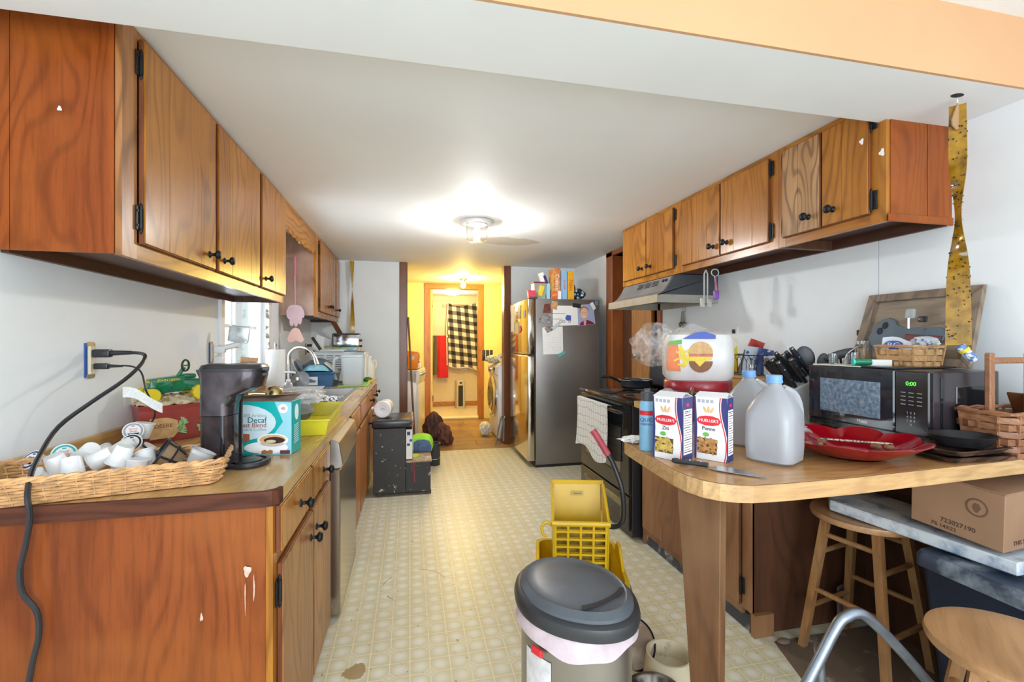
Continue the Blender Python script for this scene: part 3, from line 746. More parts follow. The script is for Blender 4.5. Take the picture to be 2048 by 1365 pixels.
# --- outlets
def outlet(name, label, y, z, wide=.045, open_=True):
    t = T(name, label, 'outlet', (XL, y, z)); x = XL
    B().box(x, x + .003, y - wide * .62, y + wide * .62, z - .062, z + .062, .001).build('box_edge', plain('blue_box', (.03, .09, .32), .5), t)
    B().box(x + .003, x + .014, y - .017, y + .017, z - .052, z + .052, .003).build('receptacle', plain('almond', (.66, .60, .44), .4), t)
    for s in (-1, 1): B().box(x + .003, x + .006, y - .018, y + .018, z + s * .058 - .008, z + s * .058 + .008).build('strap', steel, t)
    return t
outlet('wall_outlet', 'uncovered almond wall outlet with blue box, black plugs in it', 1.96, 1.26)
cord = B()
cp = [(-1.07, 1.955, 1.285), (-1.0, 1.95, 1.287), (-.935, 1.90, 1.28), (-.915, 1.84, 1.25), (-.925, 1.76, 1.20), (-.965, 1.67, 1.14), (-1.0, 1.59, 1.08), (-.975, 1.48, 1.02), (-.935, 1.39, .985), (-.91, 1.345, .95), (-.905, 1.345, .90), (-.92, 1.355, .83), (-.935, 1.36, .77), (-.93, 1.36, .71), (-.905, 1.365, .66), (-.90, 1.365, .60), (-.915, 1.365, .52), (-.93, 1.365, .40), (-.93, 1.36, .25), (-.90, 1.34, .1), (-.86, 1.30, .02)]
def smooth(pts, n=4):
    P = [Vector(p) for p in pts]; out = []
    for i in range(len(P) - 1):
        a, b_, c_, d_ = P[max(i - 1, 0)], P[i], P[i + 1], P[min(i + 2, len(P) - 1)]
        for k in range(n):
            t = k / n; out.append(.5 * ((2 * b_) + (c_ - a) * t + (2 * a - 5 * b_ + 4 * c_ - d_) * t * t + (3 * b_ - a - 3 * c_ + d_) * t ** 3))
    out.append(P[-1]); return out
t = T('power_lead', 'thick black power cord hanging from the outlet over the wicker tray', 'cord', (-1.07, 1.955, 1.285))
B().tube(smooth(cp), .0062, 8).build('cable', black_pl, t)
B().cbox((-1.095, 1.955, 1.285), (.055, .03, .03), b=.006, seg=2).cyl((-1.07, 1.955, 1.286), (-1.0, 1.95, 1.287), .010, .007, 10).build('plug', black_pl, t)
t = T('appliance_cord', 'thin black cord with a white paper tag running into the tray', 'cord', (-1.10, 1.96, 1.235))
B().tube(smooth([(-1.08, 1.96, 1.238), (-1.0, 1.94, 1.238), (-.955, 1.92, 1.215), (-.93, 1.90, 1.15), (-.93, 1.95, 1.09), (-.955, 2.0, 1.03), (-.96, 1.90, .985), (-.90, 1.84, .955)]), .0032, 7).build('cable', black_pl, t)
B().cbox((-1.10, 1.96, 1.238), (.045, .022, .022), b=.005, seg=2).cyl((-1.08, 1.96, 1.238), (-1.03, 1.95, 1.238), .007, .004, 8).build('plug', black_pl, t)
tg = B().grid(lambda u, v: (-.945 + .085 * u, 1.79 + .07 * u, 1.175 - .035 * u - .03 * u * u - .035 * v + .006 * math.sin(u * 6)), 14, 3, th=.0008).build('tag', plain('printed_tag', (.72, .72, .70), .6, var=.10, vs=140), t, label='white printed tag')

# --- cookie jar with tractor
j = T('cookie_jar', 'ceramic cookie jar, green tractor on hay over a red lettered wagon body', 'cookie jar', (-1.0, 2.24, CT + .001), R(40), local=True)
redc = plain('red_ceramic', (.36, .06, .05), .15, var=.12, vs=10); greenc = plain('green_ceramic', (.015, .16, .07), .10, var=.2, vs=30); yelc = plain('yellow_ceramic', (.80, .62, .03), .15); hay = worn('hay_ceramic', (.62, .50, .32), (.36, .25, .12), .5, 30, .4, bump=.4)
oc = lambda hx, hy, c, z: [(hx - c, -hy, z), (hx, -hy + c, z), (hx, hy - c, z), (hx - c, hy, z), (-hx + c, hy, z), (-hx, hy - c, z), (-hx, -hy + c, z), (-hx + c, -hy, z)]
B().rings([oc(.115, .08, .04, 0), oc(.12, .085, .04, .02), oc(.125, .09, .04, .13), oc(.13, .095, .04, .15)], sm=False).build('body', redc, j)
B().grid(lambda u, v: ((.128 - .02 * v) * (1 - .4 * v * v) * math.cos(2 * PI * u) * (1 + .05 * math.sin(u * 60)), (.093 - .015 * v) * (1 - .4 * v * v) * math.sin(2 * PI * u) * (1 + .05 * math.cos(u * 47)), .150 + .035 * v ** .7 + .005 * math.sin(u * 80 + v * 9)), 48, 8, cu=True).prism([(p[0] * .6, p[1] * .6, .172) for p in oc(.12, .09, .04, 0)], (0, 0, .012)).build('hay_lid', hay, j)
b = B().prism([(-.085, -.036, .192), (.04, -.036, .20), (.04, -.036, .268), (-.085, -.036, .255)], (0, .072, 0), .008, 2).cbox((.07, 0, .225), (.09, .09, .05), b=.015, seg=2).cbox((-.08, 0, .205), (.03, .05, .03), b=.004).cyl((.012, -.035, .225), (.012, -.05, .222), .024, seg=18).cbox((.06, 0, .262), (.05, .05, .02), b=.008, seg=2)
b.cyl((.02, 0, .26), (.045, 0, .30), .008, seg=8); b.build('tractor', greenc, j)
B().tube([(.05 + .020 * math.sin(a * PI / 8), .022 * math.sin(a * PI / 8), .308 + .024 * math.cos(a * PI / 8)) for a in range(16)], .0045, 6, closed=True).cyl((.032, -.02, .308), (.068, .02, .308), .003, seg=6).build('steering_wheel', plain('darkgreen', (.01, .05, .03), .15), j)
for x, y, r_ in ((-.085, -.058, .026), (-.085, .058, .026), (.085, -.068, .030), (.085, .068, .030)):
    w_ = B().cyl((x, y - .014, .165 + r_), (x, y + .014, .165 + r_), r_, seg=18)
    for k in range(12):
        a = k * PI / 6; w_.cbox((x + r_ * math.cos(a), y, .165 + r_ + r_ * math.sin(a)), (.005, .026, .012), (0, -a, 0))
    w_.build('wheel', yelc, j)
B().text('JOHN DEERE', .011, face((-.0855, 0, .244), R(90)), ex=.0006).text('JOHN DEERE', .014, face((-.02, -.0365, .250), 0), ex=.0006).build('lettering', yelc, j)
B().prism([(-.10, -.089, .015), (-.02, -.089, .015), (.0, -.089, .04), (-.005, -.089, .085), (-.04, -.089, .10), (-.10, -.089, .10)], (0, -.004, 0), .002).build('sign_board', tanprint, j)
B().text('DEERE', .022, face((-.055, -.0935, .068), 0, 0), ex=.0006).build('sign_lettering', brownprint, j)
for (x, z, a) in ((.0, .05, 0), (.012, .065, .4), (.005, .035, -.3), (.085, .05, 2.8), (.095, .07, 3.2), (.09, .03, 2.5)):
    b = B()
    for k in range(5): b.cbox((x + .006 * math.cos(a + k * .4), -.092, z + .006 * math.sin(a + k * .4) + k * .003), (.03, .006, .005), (0, -(a + k * .35), 0))
    b.build('grass_tuft', plain('pale_green', (.40, .60, .28), .3), j, kind='stuff')

# --- coffee maker
cm = T('coffee_maker', 'black single-serve coffee maker with a round drip base on the left counter', 'coffee maker', (-.612, 1.70, CT + .001), R(-3), local=True); cm.scale = (.66, .8, 1)
blkrefl = plain('glossy_black_purple', (.075, .062, .07), .14, .6, var=.5, vs=14)
def ell(cx, hx, hy, z, n=28, e=3.2):
    o = []
    for k in range(n):
        a = 2 * PI * k / n; c_, s_ = math.cos(a), math.sin(a)
        o.append((cx + hx * math.copysign(abs(c_) ** (2 / e), c_), hy * math.copysign(abs(s_) ** (2 / e), s_), z))
    return o
B().rings([ell(.0, .075, .078, .0), ell(0, .078, .08, .012), ell(0, .078, .08, .17), ell(0, .079, .081, .172)]).build('lower_body', blkrefl, cm)
B().rings([ell(-.001, .079, .081, .174), ell(.0, .08, .082, .21), ell(.005, .085, .083, .235), ell(.055, .137, .085, .262), ell(.062, .144, .087, .30), ell(.062, .146, .088, .315)]).build('brew_head', blkrefl, cm)
B().rings([ell(.062, .148, .09, .3155), ell(.062, .149, .091, .325), ell(.062, .14, .082, .336), ell(.05, .10, .05, .340)]).build('lid', black_pl, cm)
B().tube([(.14, -.03, .30), (.225, -.03, .305)], .005, 6).tube([(.15, -.035, .325), (.235, -.035, .322)], .006, 6).build('lid_latch', dark_grey, cm)
B().prism([(-.085, -.02, .322), (-.11, -.02, .32), (-.105, -.02, .31), (-.082, -.02, .275)], (0, .03, 0)).build('lid_hinge', black_pl, cm)
B().cyl((.035, -.058, .005), (.035, -.058, .20), .022, .020, 16).cyl((.035, -.058, .20), (.065, -.045, .235), .020, .03, 16).build('front_column', black_gl, cm)
B().cyl((.062, .02, .01), (.062, .02, .25), .024, seg=16).build('column', black_gl, cm)
B().lathe([(.088, 0), (.09, .008), (.086, .016), (.070, .016), (.068, .010), (.05, .010), (.05, .016), (.04, .017), (0, .017)], (.135, 0, 0), 32).cbox((.06, 0, .008), (.12, .15, .016), b=.004).build('drip_base', black_pl, cm)

# --- coffee box
bx = T('coffee_box', 'teal and white decaf breakfast blend coffee pod box beside the coffee maker', 'box', (-.423, 1.809, CT + .001), R(-9), local=True)
tealcard = plain('teal_card', (.0, .40, .39), .35, var=.1, vs=6); palecard = plain('pale_card', (.60, .74, .78), .35, var=.1, vs=8)
b = B().box(-.30, 0, 0, .085, 0, .195, .0015)
b.build('carton', tealcard, bx)
B().prism([(-.30, -.001, .19), (0, -.001, .195), (.004, .087, .212), (-.29, .09, .205)], (0, 0, .0015)).prism([(-.29, .02, .207), (-.02, .06, .213), (-.01, .085, .216), (-.29, .085, .222)], (0, 0, .002)).build('torn_top_flap', plain('brown_card', (.22, .15, .12), .6, var=.3, vs=20), bx)
F0 = face((-.15, -.0012, .0), 0)
def disc(b, x, y, z, rx, ry, n=24, yaw=0, ex=.0004, a0=0, a1=2 * PI):   # upright print disc in local xz, at depth y
    b.prism([(x + rx * math.cos(a0 + (a1 - a0) * k / n), y, z + ry * math.sin(a0 + (a1 - a0) * k / n)) for k in range(n)], (0, -ex, 0))
b = B(); disc(b, -.185, -.0005, .118, .13, .066); b.build('white_panel', palecard, bx)
b = B(); b.prism([(-.12, -.0004, .0), (0, -.0004, .0), (0, -.0004, .19), (-.06, -.0004, .193), (-.03, -.0004, .12), (-.08, -.0004, .05)], (0, -.0003, 0)); b.build('white_corner_print', skyprint, bx)
b = B(); disc(b, -.205, -.001, .160, .034, .022); b.build('logo_oval', blueprint, bx)
B().text('Great', .024, face((-.205, -.0018, .165), 0)).text('Value', .018, face((-.198, -.0018, .150), 0)).build('logo_lettering', whiteprint, bx)
B().text('100% Arabica', .017, face((-.088, -.0013, .143), 0), 'RIGHT').text('Ground Coffee', .017, face((-.088, -.0013, .093), 0), 'RIGHT').build('small_lettering', greyprint, bx)
B().text('Decaf', .029, face((-.088, -.0013, .126), 0), 'RIGHT', ex=.0006).build('lettering', plain('dark_teal_print', (.01, .12, .16), .5), bx)
B().text('Breakfast Blend', .023, face((-.088, -.0013, .108), 0), 'RIGHT', ex=.0006).build('lettering', plain('rust_print', (.34, .08, .04), .5), bx)
B().prism([(-.30, -.001, .058), (-.148, -.001, .047), (-.148, -.001, .076), (-.30, -.001, .088)], (0, -.0003, 0)).build('roast_band', plain('rust_band', (.36, .10, .04), .5), bx)
B().text('MEDIUM', .012, face((-.222, -.0016, .073), 0)).text('LIGHT & FITNESS', .010, face((-.214, -.0016, .060), 0)).build('band_lettering', whiteprint, bx)
b = B(); disc(b, -.030, -.001, .168, .017, .017); b.build('count_badge', whiteprint, bx)
B().text('48', .016, face((-.030, -.0016, .168), 0)).build('count_lettering', plain('rust_print', (.34, .08, .04), .5), bx)
b = B(); disc(b, -.09, -.001, .026, .078, .022); disc(b, -.068, -.0014, .045, .05, .034, a0=PI, a1=2 * PI); disc(b, -.066, -.0014, .053, .055, .024); b.build('cup_print', whiteprint, bx)
b = B(); disc(b, -.066, -.0019, .055, .047, .018); b.build('coffee_rim_print', tanprint, bx)
b = B(); disc(b, -.060, -.0023, .053, .037, .012); b.build('coffee_print', plain('coffee_print', (.05, .02, .015), .4), bx)
b = B(); disc(b, -.072, -.0027, .049, .018, .006); b.build('foam_print', plain('foam_print', (.68, .55, .36), .5), bx)
for x in (-.085, -.105): B().prism([(x, -.0016, .003), (x + .018, -.0016, .003), (x + .02, -.0016, .014), (x + .01, -.0016, .019), (x - .002, -.0016, .013)], (0, -.0004, 0)).build('caramel_print', plain('caramel_print', (.42, .17, .05), .5), bx)
B().prism([(-.04, -.0016, .002), (-.005, -.0016, .002), (-.005, -.0016, .016), (-.04, -.0016, .016)], (0, -.0003, 0)).build('dark_label_print', plain('maroon_print', (.12, .03, .04), .5), bx)
b = B()
for k in range(9): b.prism([(.0005, .022 + .0, .035 + k * .008), (.0005, .062, .041 + k * .008), (.0005, .062, .0435 + k * .008), (.0005, .022, .0375 + k * .008)], (.0004, 0, 0))
b.prism([(.0005, .045 + .017 * math.cos(a * PI / 9), .15 + .03 * math.sin(a * PI / 9)) for a in range(18)], (.0004, 0, 0)); b.build('side_print', whiteprint, bx)
t = T('metal_scoop', 'round tarnished metal scoop lying on top of the coffee box', 'scoop', (-.50, 1.88, 1.13), R(20), local=True)
B().lathe([(.001, .03), (.018, .028), (.028, .018), (.032, 0), (.030, 0), (.026, .016), (.001, .027)], seg=20).build('bowl', brass, t)
B().tube([(-.03, 0, .003), (-.07, .0, .006), (-.085, 0, .005)], [.004, .004, .007], 6).build('handle', brass, t)

# --- night light at outlet 2
o2 = outlet('wall_outlet', 'second wall outlet near the window with a plug-in fixture in it', 3.0, 1.26)
t = T('plug_in_night_light', 'plug-in night light with a square crystal glass shade by the window', 'night light', (-1.10, 3.0, 1.24))
B().cbox((-1.09, 3.0, 1.28), (.06, .035, .04), b=.006, seg=2).cyl((-1.07, 3.0, 1.29), (-1.0, 3.02, 1.31), .018, seg=14).cbox((-1.095, 3.0, 1.215), (.05, .04, .05), b=.01, seg=2).build('plug_body', white_pl, t)
B().cbox((-1.0, 3.03, 1.37), (.11, .03, .10), (0, R(8), R(10)), .012, 2).build('glass_shade', plain('frosted_glass', (.62, .66, .66), .2, var=.2, vs=40, trans=.4), t)

# --- card on the sill, dish soap, paper towels
t = tag(B().cbox((-1.065, 3.40, 1.163), (.11, .004, .115), (R(-8), R(5), R(-4)), .0005).build('postcard', plain('kraft_card', (.50, .28, .14), .6, var=.15, vs=25)), 'small brown lettered card propped up by the window sill', 'card')
B().text('Goodest', .027, face((-1.065, 3.396, 1.185), R(4), R(-8)), ex=.0012).build('lettering', brownprint, t)
t = T('dish_soap_bottle', 'clear blue dish soap bottle behind the coffee box', 'bottle', (-.93, 3.02, CT + .001), 0, local=True)
B().rings([ell(0, .032, .02, 0), ell(0, .036, .024, .02), ell(0, .034, .022, .11), ell(0, .028, .018, .15), ell(0, .013, .012, .175)]).build('body', plain('blue_soap', (.12, .38, .62), .1, trans=.3), t)
B().cyl((0, 0, .175), (0, 0, .205), .012, .009).build('cap', white_pl, t)
B().cbox((0, -.024, .09), (.05, .004, .07)).build('label', plain('soap_label', (.35, .62, .80), .4), t); B().text('DAWN', .018, face((0, -.027, .10), 0)).build('lettering', navyprint, t)
t = T('paper_towel_holder', 'white paper towel roll standing on an upright holder by the sink', 'paper towels', (-.985, 3.74, CT + .001), 0, local=True)
B().lathe([(.075, 0), (.075, .012), (.07, .016), (0, .016)], seg=28).cyl((0, 0, .01), (0, 0, .37), .006).sph((0, 0, .385), (.010, .010, .02)).build('holder', steel_dk, t)
B().lathe([(.022, .02), (.064, .02), (.066, .025), (.066, .345), (.064, .35), (.022, .35)], seg=36, cap0=False, cap1=False).build('roll', plain('towel_paper', (.74, .74, .72), .8, var=.03, vs=60), t)

# --- faucet and soap pump
t = T('faucet', 'tall chrome gooseneck faucet over the left sink', 'faucet', (-.93, 3.68, CT), 0)
B().lathe([(.03, 0), (.03, .01), (.018, .02), (.016, .08), (.013, .09)], (-.93, 3.90, CT + .005), 20).tube(smooth([(-.93, 3.90, 1.0), (-.93, 3.90, 1.17), (-.92, 3.89, 1.235), (-.87, 3.87, 1.275), (-.80, 3.84, 1.275), (-.745, 3.82, 1.24), (-.72, 3.81, 1.19)]), .012, 12).build('spout', chrome, t)
B().cyl((-.722, 3.81, 1.20), (-.705, 3.803, 1.145), .014, .018, 14).build('spray_head', steel, t)
B().tube([(-.93, 3.93, .97), (-.93, 3.98, .985), (-.92, 4.03, 1.0)], .007, 8).build('lever', chrome, t)
t = T('soap_pump', 'clear soap pump bottle with silver top behind the coffee box', 'soap pump', (-.82, 3.42, CT + .005), 0, local=True)
B().lathe([(.028, 0), (.03, .01), (.03, .10), (.02, .125), (.012, .13)], seg=20).build('bottle', plain('pinkish_clear', (.60, .56, .58), .1, trans=.5), t)
B().cyl((0, 0, .13), (0, 0, .19), .006).cyl((0, 0, .13), (0, 0, .145), .014).tube([(-.03, -.005, .195), (.0, 0, .197), (.045, .01, .190)], .007, 8).build('pump', white_pl, t)

# --- yellow tub etc.
t = T('yellow_tub', 'open yellow rectangular plastic tub at the counter edge by the sink', 'tub', (-.56, 2.43, CT + .001), R(2), local=True)
hx, hy = .20, .30; b = B(); rs = []
R4 = lambda x, y, z: [(x, -y, z), (x, y, z), (-x, y, z), (-x, -y, z)]
b.rings([R4(hx - .015, hy - .015, 0), R4(hx, hy, .065), R4(hx + .008, hy + .008, .066), R4(hx + .008, hy + .008, .072), R4(hx - .004, hy - .004, .072), R4(hx - .018, hy - .018, .004)], sm=False)
b.build('tub', plain('yellow_plastic', (.68, .60, .03), .35, var=.08), t)
B().prism([(-.05 + .03 * math.cos(a * PI / 6), -hy - .0, .045 + .011 * math.sin(a * PI / 6) + .003 * math.cos(3 * a)) for a in range(12)], (0, -.003, 0)).build('sticker_residue', whiteprint, t)
t = tag(B(Matrix.Translation((-.60, 2.38, CT + .05)) @ Matrix.Rotation(R(8), 4, 'Z')).rings([ell(0, .13, .16, .0), ell(0, .145, .17, .03), ell(0, .12, .15, .045)]).build('grey_plastic_tray', plain('smoky_plastic', (.13, .14, .13), .25)), 'dark smoky plastic food tray resting in the yellow tub', 'tray')
bagm = N('clear_plastic_bag'); nz = bagm.noise(bagm.coord(), 22, 5, .7, .6)
bagm.col(bagm.ramp(nz, [(.4, (.70, .72, .74)), (.6, (.9, .9, .9))])).set(rough=.12, alpha=bagm.ramp(nz, [(.42, .35), (.62, .85)])).bump(nz, .6, .01); bagm = bagm.m
def crumple(name, c, sz, m, seed=0, rough=.16, fr=5, nu=36, nv=16, M=None, flat0=True, e=2):
    r0 = random.Random(seed); ph = [r0.uniform(0, 6) for _ in range(9)]
    def fn(u, v):
        a = 2 * PI * u; t = PI * (.02 + .96 * v)
        k = 1 + rough * (math.sin(fr * a + ph[0] + 3 * t) * math.sin(4 * t + ph[1]) + .6 * math.sin((fr + 4) * a + ph[2] - 5 * t) + .4 * math.sin((2 * fr + 3) * a + 9 * t + ph[3])) * math.sin(t)
        x, y, z = math.sin(t) * math.cos(a), math.sin(t) * math.sin(a), math.cos(t)
        sg = lambda q: math.copysign(abs(q) ** (2 / e), q)
        z_ = sg(z) * sz[2] * (1 + .3 * (k - 1))
        if flat0: z_ = max(z_, -sz[2] * .9)
        p = Vector((sg(x) * sz[0] * k, sg(y) * sz[1] * k, z_))
        if M: p = M @ p
        return (c[0] + p.x, c[1] + p.y, c[2] + p.z)
    return B().grid(fn, nu, nv, cu=True).build(name, m)
tag(crumple('clear_produce_bag', (-.62, 2.62, 1.03), (.17, .18, .05), bagm, 3, .12), 'crumpled clear plastic bag with printing, piled on the yellow tub', 'plastic bag')
t = T('plastic_container', 'translucent white rectangular plastic container in front of the dish rack', 'container', (-.74, 3.30, CT + .006), R(2), local=True)
fr_ = plain('translucent_white', (.72, .77, .82), .25, trans=.35)
B().rings([R4(.13, .12, 0), R4(.15, .14, .085), R4(.156, .146, .086), R4(.156, .146, .092), R4(.146, .136, .092), R4(.126, .116, .004)], sm=False).build('tub', fr_, t)
tag(crumple('striped_dish_cloth', (-.56, 3.58, .89), (.06, .09, .035), worn('striped_cloth', (.70, .72, .75), (.12, .12, .13), .5, 45, .9), 9, .3), 'crumpled grey and white dish cloth in the left sink', 'cloth')

# --- dish rack with dishes
dr_ = T('dish_rack', 'blue plastic dish tub with a picture label, full of dishes', 'dish rack', (-.845, 4.58, CT + .001), R(0), local=True)
bl = plain('blue_tub', (.045, .13, .27), .3, var=.1)
B().rings([R4(.155, .19, 0), R4(.175, .215, .125), R4(.185, .225, .126), R4(.185, .225, .134), R4(.172, .212, .134), R4(.150, .185, .005)], sm=False).build('tub', bl, dr_)
t_ = B().prism([(-.13, -.212, .02), (.04, -.212, .02), (.04, -.216, .095), (-.13, -.216, .095)], (0, -.002, 0)).build('picture_label', paper, dr_)
B().prism([(-.09, -.2175, .045), (.015, -.2175, .045), (.03, -.219, .06), (.0, -.219, .068), (-.02, -.2195, .078), (-.05, -.2195, .078), (-.07, -.219, .065), (-.105, -.219, .058)], (0, -.001, 0)).prism([(-.125, -.2155, .025), (-.07, -.2155, .025), (-.07, -.2165, .037), (-.125, -.2165, .037)], (0, -.0015, 0)).build('picture_print', plain('blue_car_print', (.10, .20, .38), .5, var=.3, vs=70), dr_)
tag(B(Matrix.Translation((-.86, 4.62, 1.05)) @ Matrix.Rotation(R(12), 4, 'X') @ Matrix.Rotation(R(-14), 4, 'Y')).lathe([(.15, 0), (.152, .006), (.14, .045), (.10, .085), (.05, .105), (.0, .11)], seg=32).build('wok', plain('blue_grey_enamel', (.09, .12, .18), .25)), 'dark blue-grey wok turned upside down in the dish rack', 'wok')
tag(B(Matrix.Translation((-.83, 4.47, 1.045)) @ Matrix.Rotation(R(-10), 4, 'X')).lathe([(.125, 0), (.125, .006), (.11, .03), (.075, .058), (.04, .066), (.0, .066)], seg=12, sm=False).build('glass_bowl', plain('light_blue_bowl', (.22, .50, .62), .2, var=.15, vs=20)), 'light blue faceted bowl upside down at the front of the rack', 'bowl')
tag(B(Matrix.Translation((-.71, 4.52, 1.08)) @ Matrix.Rotation(R(40), 4, 'Y')).prism([(x, y, 0) for x, y in rrect(.075, .09, .03)], (0, 0, .008), .002).prism([(x, y, .008) for x, y in rrect(.055, .07, .02)], (0, 0, .004)).build('serving_tray', plain('cream_melamine', (.66, .64, .52), .35)), 'cream colored shallow dish leaning at the right of the rack', 'dish')
for i, (x, y, a) in enumerate(((-.985, 4.45, 32), (-.955, 4.5, 36))):
    tag(B(Matrix.Translation((x, y, 1.06)) @ Matrix.Rotation(R(90 - a), 4, 'Y')).lathe([(.0, 0), (.07, 0), (.115, .012), (.118, .016), (.07, .006), (.0, .005)], seg=28).build('dinner_plate', [white_pl, plain('slate_plate', (.18, .22, .28), .3)][i]), ['white dinner plate leaning at the left of the dish rack', 'slate grey plate leaning behind the white one in the rack'][i], 'plate')
t = T('glass_pot_lid', 'clear domed pot lid with a knob leaning at the front of the rack', 'lid', local=True); t.matrix_world = aim((-.93, 4.28, .985), (-.3, -1, .35))
B().lathe([(.001, .03), (.04, .024), (.075, .008), (.082, 0), (.084, .003), (.076, .012), (.04, .028), (.001, .034)], seg=28).build('dome', plain('smoky_glass', (.45, .48, .5), .08, trans=.6), t); B().lathe([(.008, .03), (.008, .045), (.018, .05), (.016, .062), (0, .064)], seg=16).build('knob', steel, t)

# --- pitcher, green mat, small appliances at the end
tag(B().cbox((-.51, 4.62, CT + .006), (.26, .5, .010), b=.004).build('drying_mat', plain('lime_mat', (.28, .55, .14), .6)), 'lime green drying mat under the plastic pitcher', 'mat')
t = T('water_pitcher', 'tall translucent plastic pitcher with a handle on the lime mat', 'pitcher', (-.515, 4.46, CT + .012), R(4), local=True)
fp = plain('frosted_pitcher', (.66, .73, .76), .3, var=.02, trans=.3)
sq = lambda h, z: [(x, y, z) for x, y in rrect(h, h, .03)]
B().rings([sq(.082, 0), sq(.088, .01), sq(.105, .255), sq(.11, .26), sq(.11, .272), sq(.102, .272), sq(.08, .01)]).build('jug', fp, t)
B().tube(smooth([(-.10, 0, .245), (-.15, 0, .24), (-.165, 0, .20), (-.163, 0, .10), (-.15, 0, .06), (-.15, 0, .05)]), .013, 8).build('handle', fp, t)
t = T('countertop_oven', 'white vented microwave oven at the far end of the left counter', 'microwave', (-.70, 4.95, CT + .001), 0, local=True)
wh = plain('dull_white_metal', (.60, .63, .65), .4)
b = B().box(-.235, .245, -.10, .25, .01, .31, .006); b.build('case', wh, t)
b = B()
for i in range(3):
    for k in range(7): b.box(-.20 + i * .085, -.135 + i * .085, -.1015, -.0995, .265 - k * .022, .272 - k * .022)
b.build('vent_slot', plain('vent_dark', (.10, .11, .13), .6), t, kind='stuff')
B().box(.246, .262, -.09, .24, .02, .30, .004).build('door', white_pl, t); B().tube([(.262, -.07, .27), (.29, -.07, .26), (.29, -.07, .06), (.262, -.07, .05)], .006, 8).build('door_handle', white_pl, t)
for k, (sx, z, m_, lb) in enumerate(((.24, .005, paper, 'bottom white magazine of the stack on the white microwave'), (.235, .015, plain('cream_paper', (.66, .66, .58), .6), 'cream colored magazine, second in the stack on the white microwave'), (.23, .025, paper, 'thin white booklet, third in the stack on the white microwave'))):
    tag(B().cbox((-.76 + .01 * k, 4.93, 1.2255 + z), (sx, .2, .009), (0, 0, R(3 * k - 3)), .001).build('magazine', m_), lb, 'magazine', 'magazines on the white microwave')
tag(B().cbox((-.70, 4.90, 1.264), (.28, .17, .006), (R(2), R(4), R(5)), .001).build('folder', plain('olive_green', (.28, .34, .05), .5)), 'yellow-green folder on top of the magazine stack', 'folder')
tag(B().cbox((-.60, 4.89, 1.2485), (.15, .10, .034), b=.002).build('small_box', plain('light_blue_card', (.36, .52, .72), .5)), 'small light blue box at the right of the magazines', 'box')
tag(B().cbox((-.615, 4.93, 1.274), (.19, .14, .012), (0, 0, R(-4)), .003).build('book', plain('dark_green_cover', (.02, .10, .07), .5)), 'dark green book lying on the small light blue box', 'book')
t = T('toaster', 'silver and black toaster on top of the white microwave', 'toaster', (-.65, 5.08, 1.2255), R(0), local=True)
B().box(-.13, .13, -.07, .08, .0, .175, .012, 2).build('shell', plain('mirror_shell', (.62, .64, .68), .12, 1, var=.3, vs=12), t)
B().box(-.135, .135, -.075, .085, .168, .185, .006).box(-.135, -.125, -.075, .085, .0, .17).build('trim', black_pl, t)
for z in (.05, .11): B().cyl((.13, 0, z), (.155, 0, z), .012, seg=10).build('knob', black_pl, t)
tag(B().cbox((-.50, 4.86, 1.229), (.09, .12, .006), (0, R(4), R(20)), .001).build('orange_packet', plain('amber_packet', (.55, .28, .03), .4)), 'amber orange packet lying at the right end of the microwave top', 'packet')
tag(B().cbox((-.90, 5.10, 1.30), (.16, .006, .15), (R(-10), R(22), 0), .001).build('loose_papers', paper), 'tilted sheet of white paper leaning behind the magazines', 'paper')
tag(B().cbox((-.935, 5.02, 1.30), (.03, .02, .16), (0, R(-32), 0), .004).build('remote_control', black_pl), 'black remote standing against the leaning white paper', 'remote')
t = T('vinegar_jug', 'cream white plastic jug with loop handle at the far counter end', 'jug', (-.42, 5.12, CT + .001), 0, local=True)
cr_ = plain('cream_plastic', (.74, .70, .56), .35)
B().lathe([(.05, 0), (.055, .01), (.055, .13), (.04, .18), (.018, .21), (.016, .235)], seg=24, sy=.7).build('body', cr_, t); B().cyl((0, 0, .235), (0, 0, .255), .018).build('cap', white_pl, t)
B().tube(smooth([(.035, 0, .19), (.062, 0, .20), (.066, 0, .15), (.05, 0, .11)]), .009, 8).build('handle', cr_, t)
tag(crumple('green_pepper', (-.415, 4.80, CT + .027), (.045, .04, .028), plain('pepper_green', (.04, .16, .03), .2), 4, .12, 3, 20, 10), 'dark green pepper on the counter behind the pitcher', 'pepper')
tag(B().tube(smooth([(-.40, 4.66, .93), (-.375, 4.71, .935), (-.37, 4.77, .932)]), [.004] + [.013] * 7 + [.005], 8).build('banana', plain('banana_yellow', (.75, .58, .05), .4)), 'yellow banana on the counter edge in front of the green pepper', 'banana')
t = outlet('wall_outlet', 'far wall outlet behind the dish rack with black plugs', 5.5, 1.24)
t = T('double_plug_cord', 'pair of black plugs and cords at the outlet behind the dish rack', 'cord', (-1.12, 5.5, 1.28))
B().cbox((-1.10, 5.5, 1.28), (.05, .03, .03), b=.005).cbox((-1.10, 5.5, 1.215), (.05, .03, .03), b=.005).build('plug', black_pl, t)
B().tube(smooth([(-1.08, 5.5, 1.28), (-1.0, 5.45, 1.29), (-.92, 5.35, 1.22), (-.90, 5.25, 1.05)]), .006, 6).tube(smooth([(-1.08, 5.5, 1.215), (-1.03, 5.48, 1.2), (-1.02, 5.4, 1.05), (-1.0, 5.35, .95)]), .006, 6).build('cable', black_pl, t)

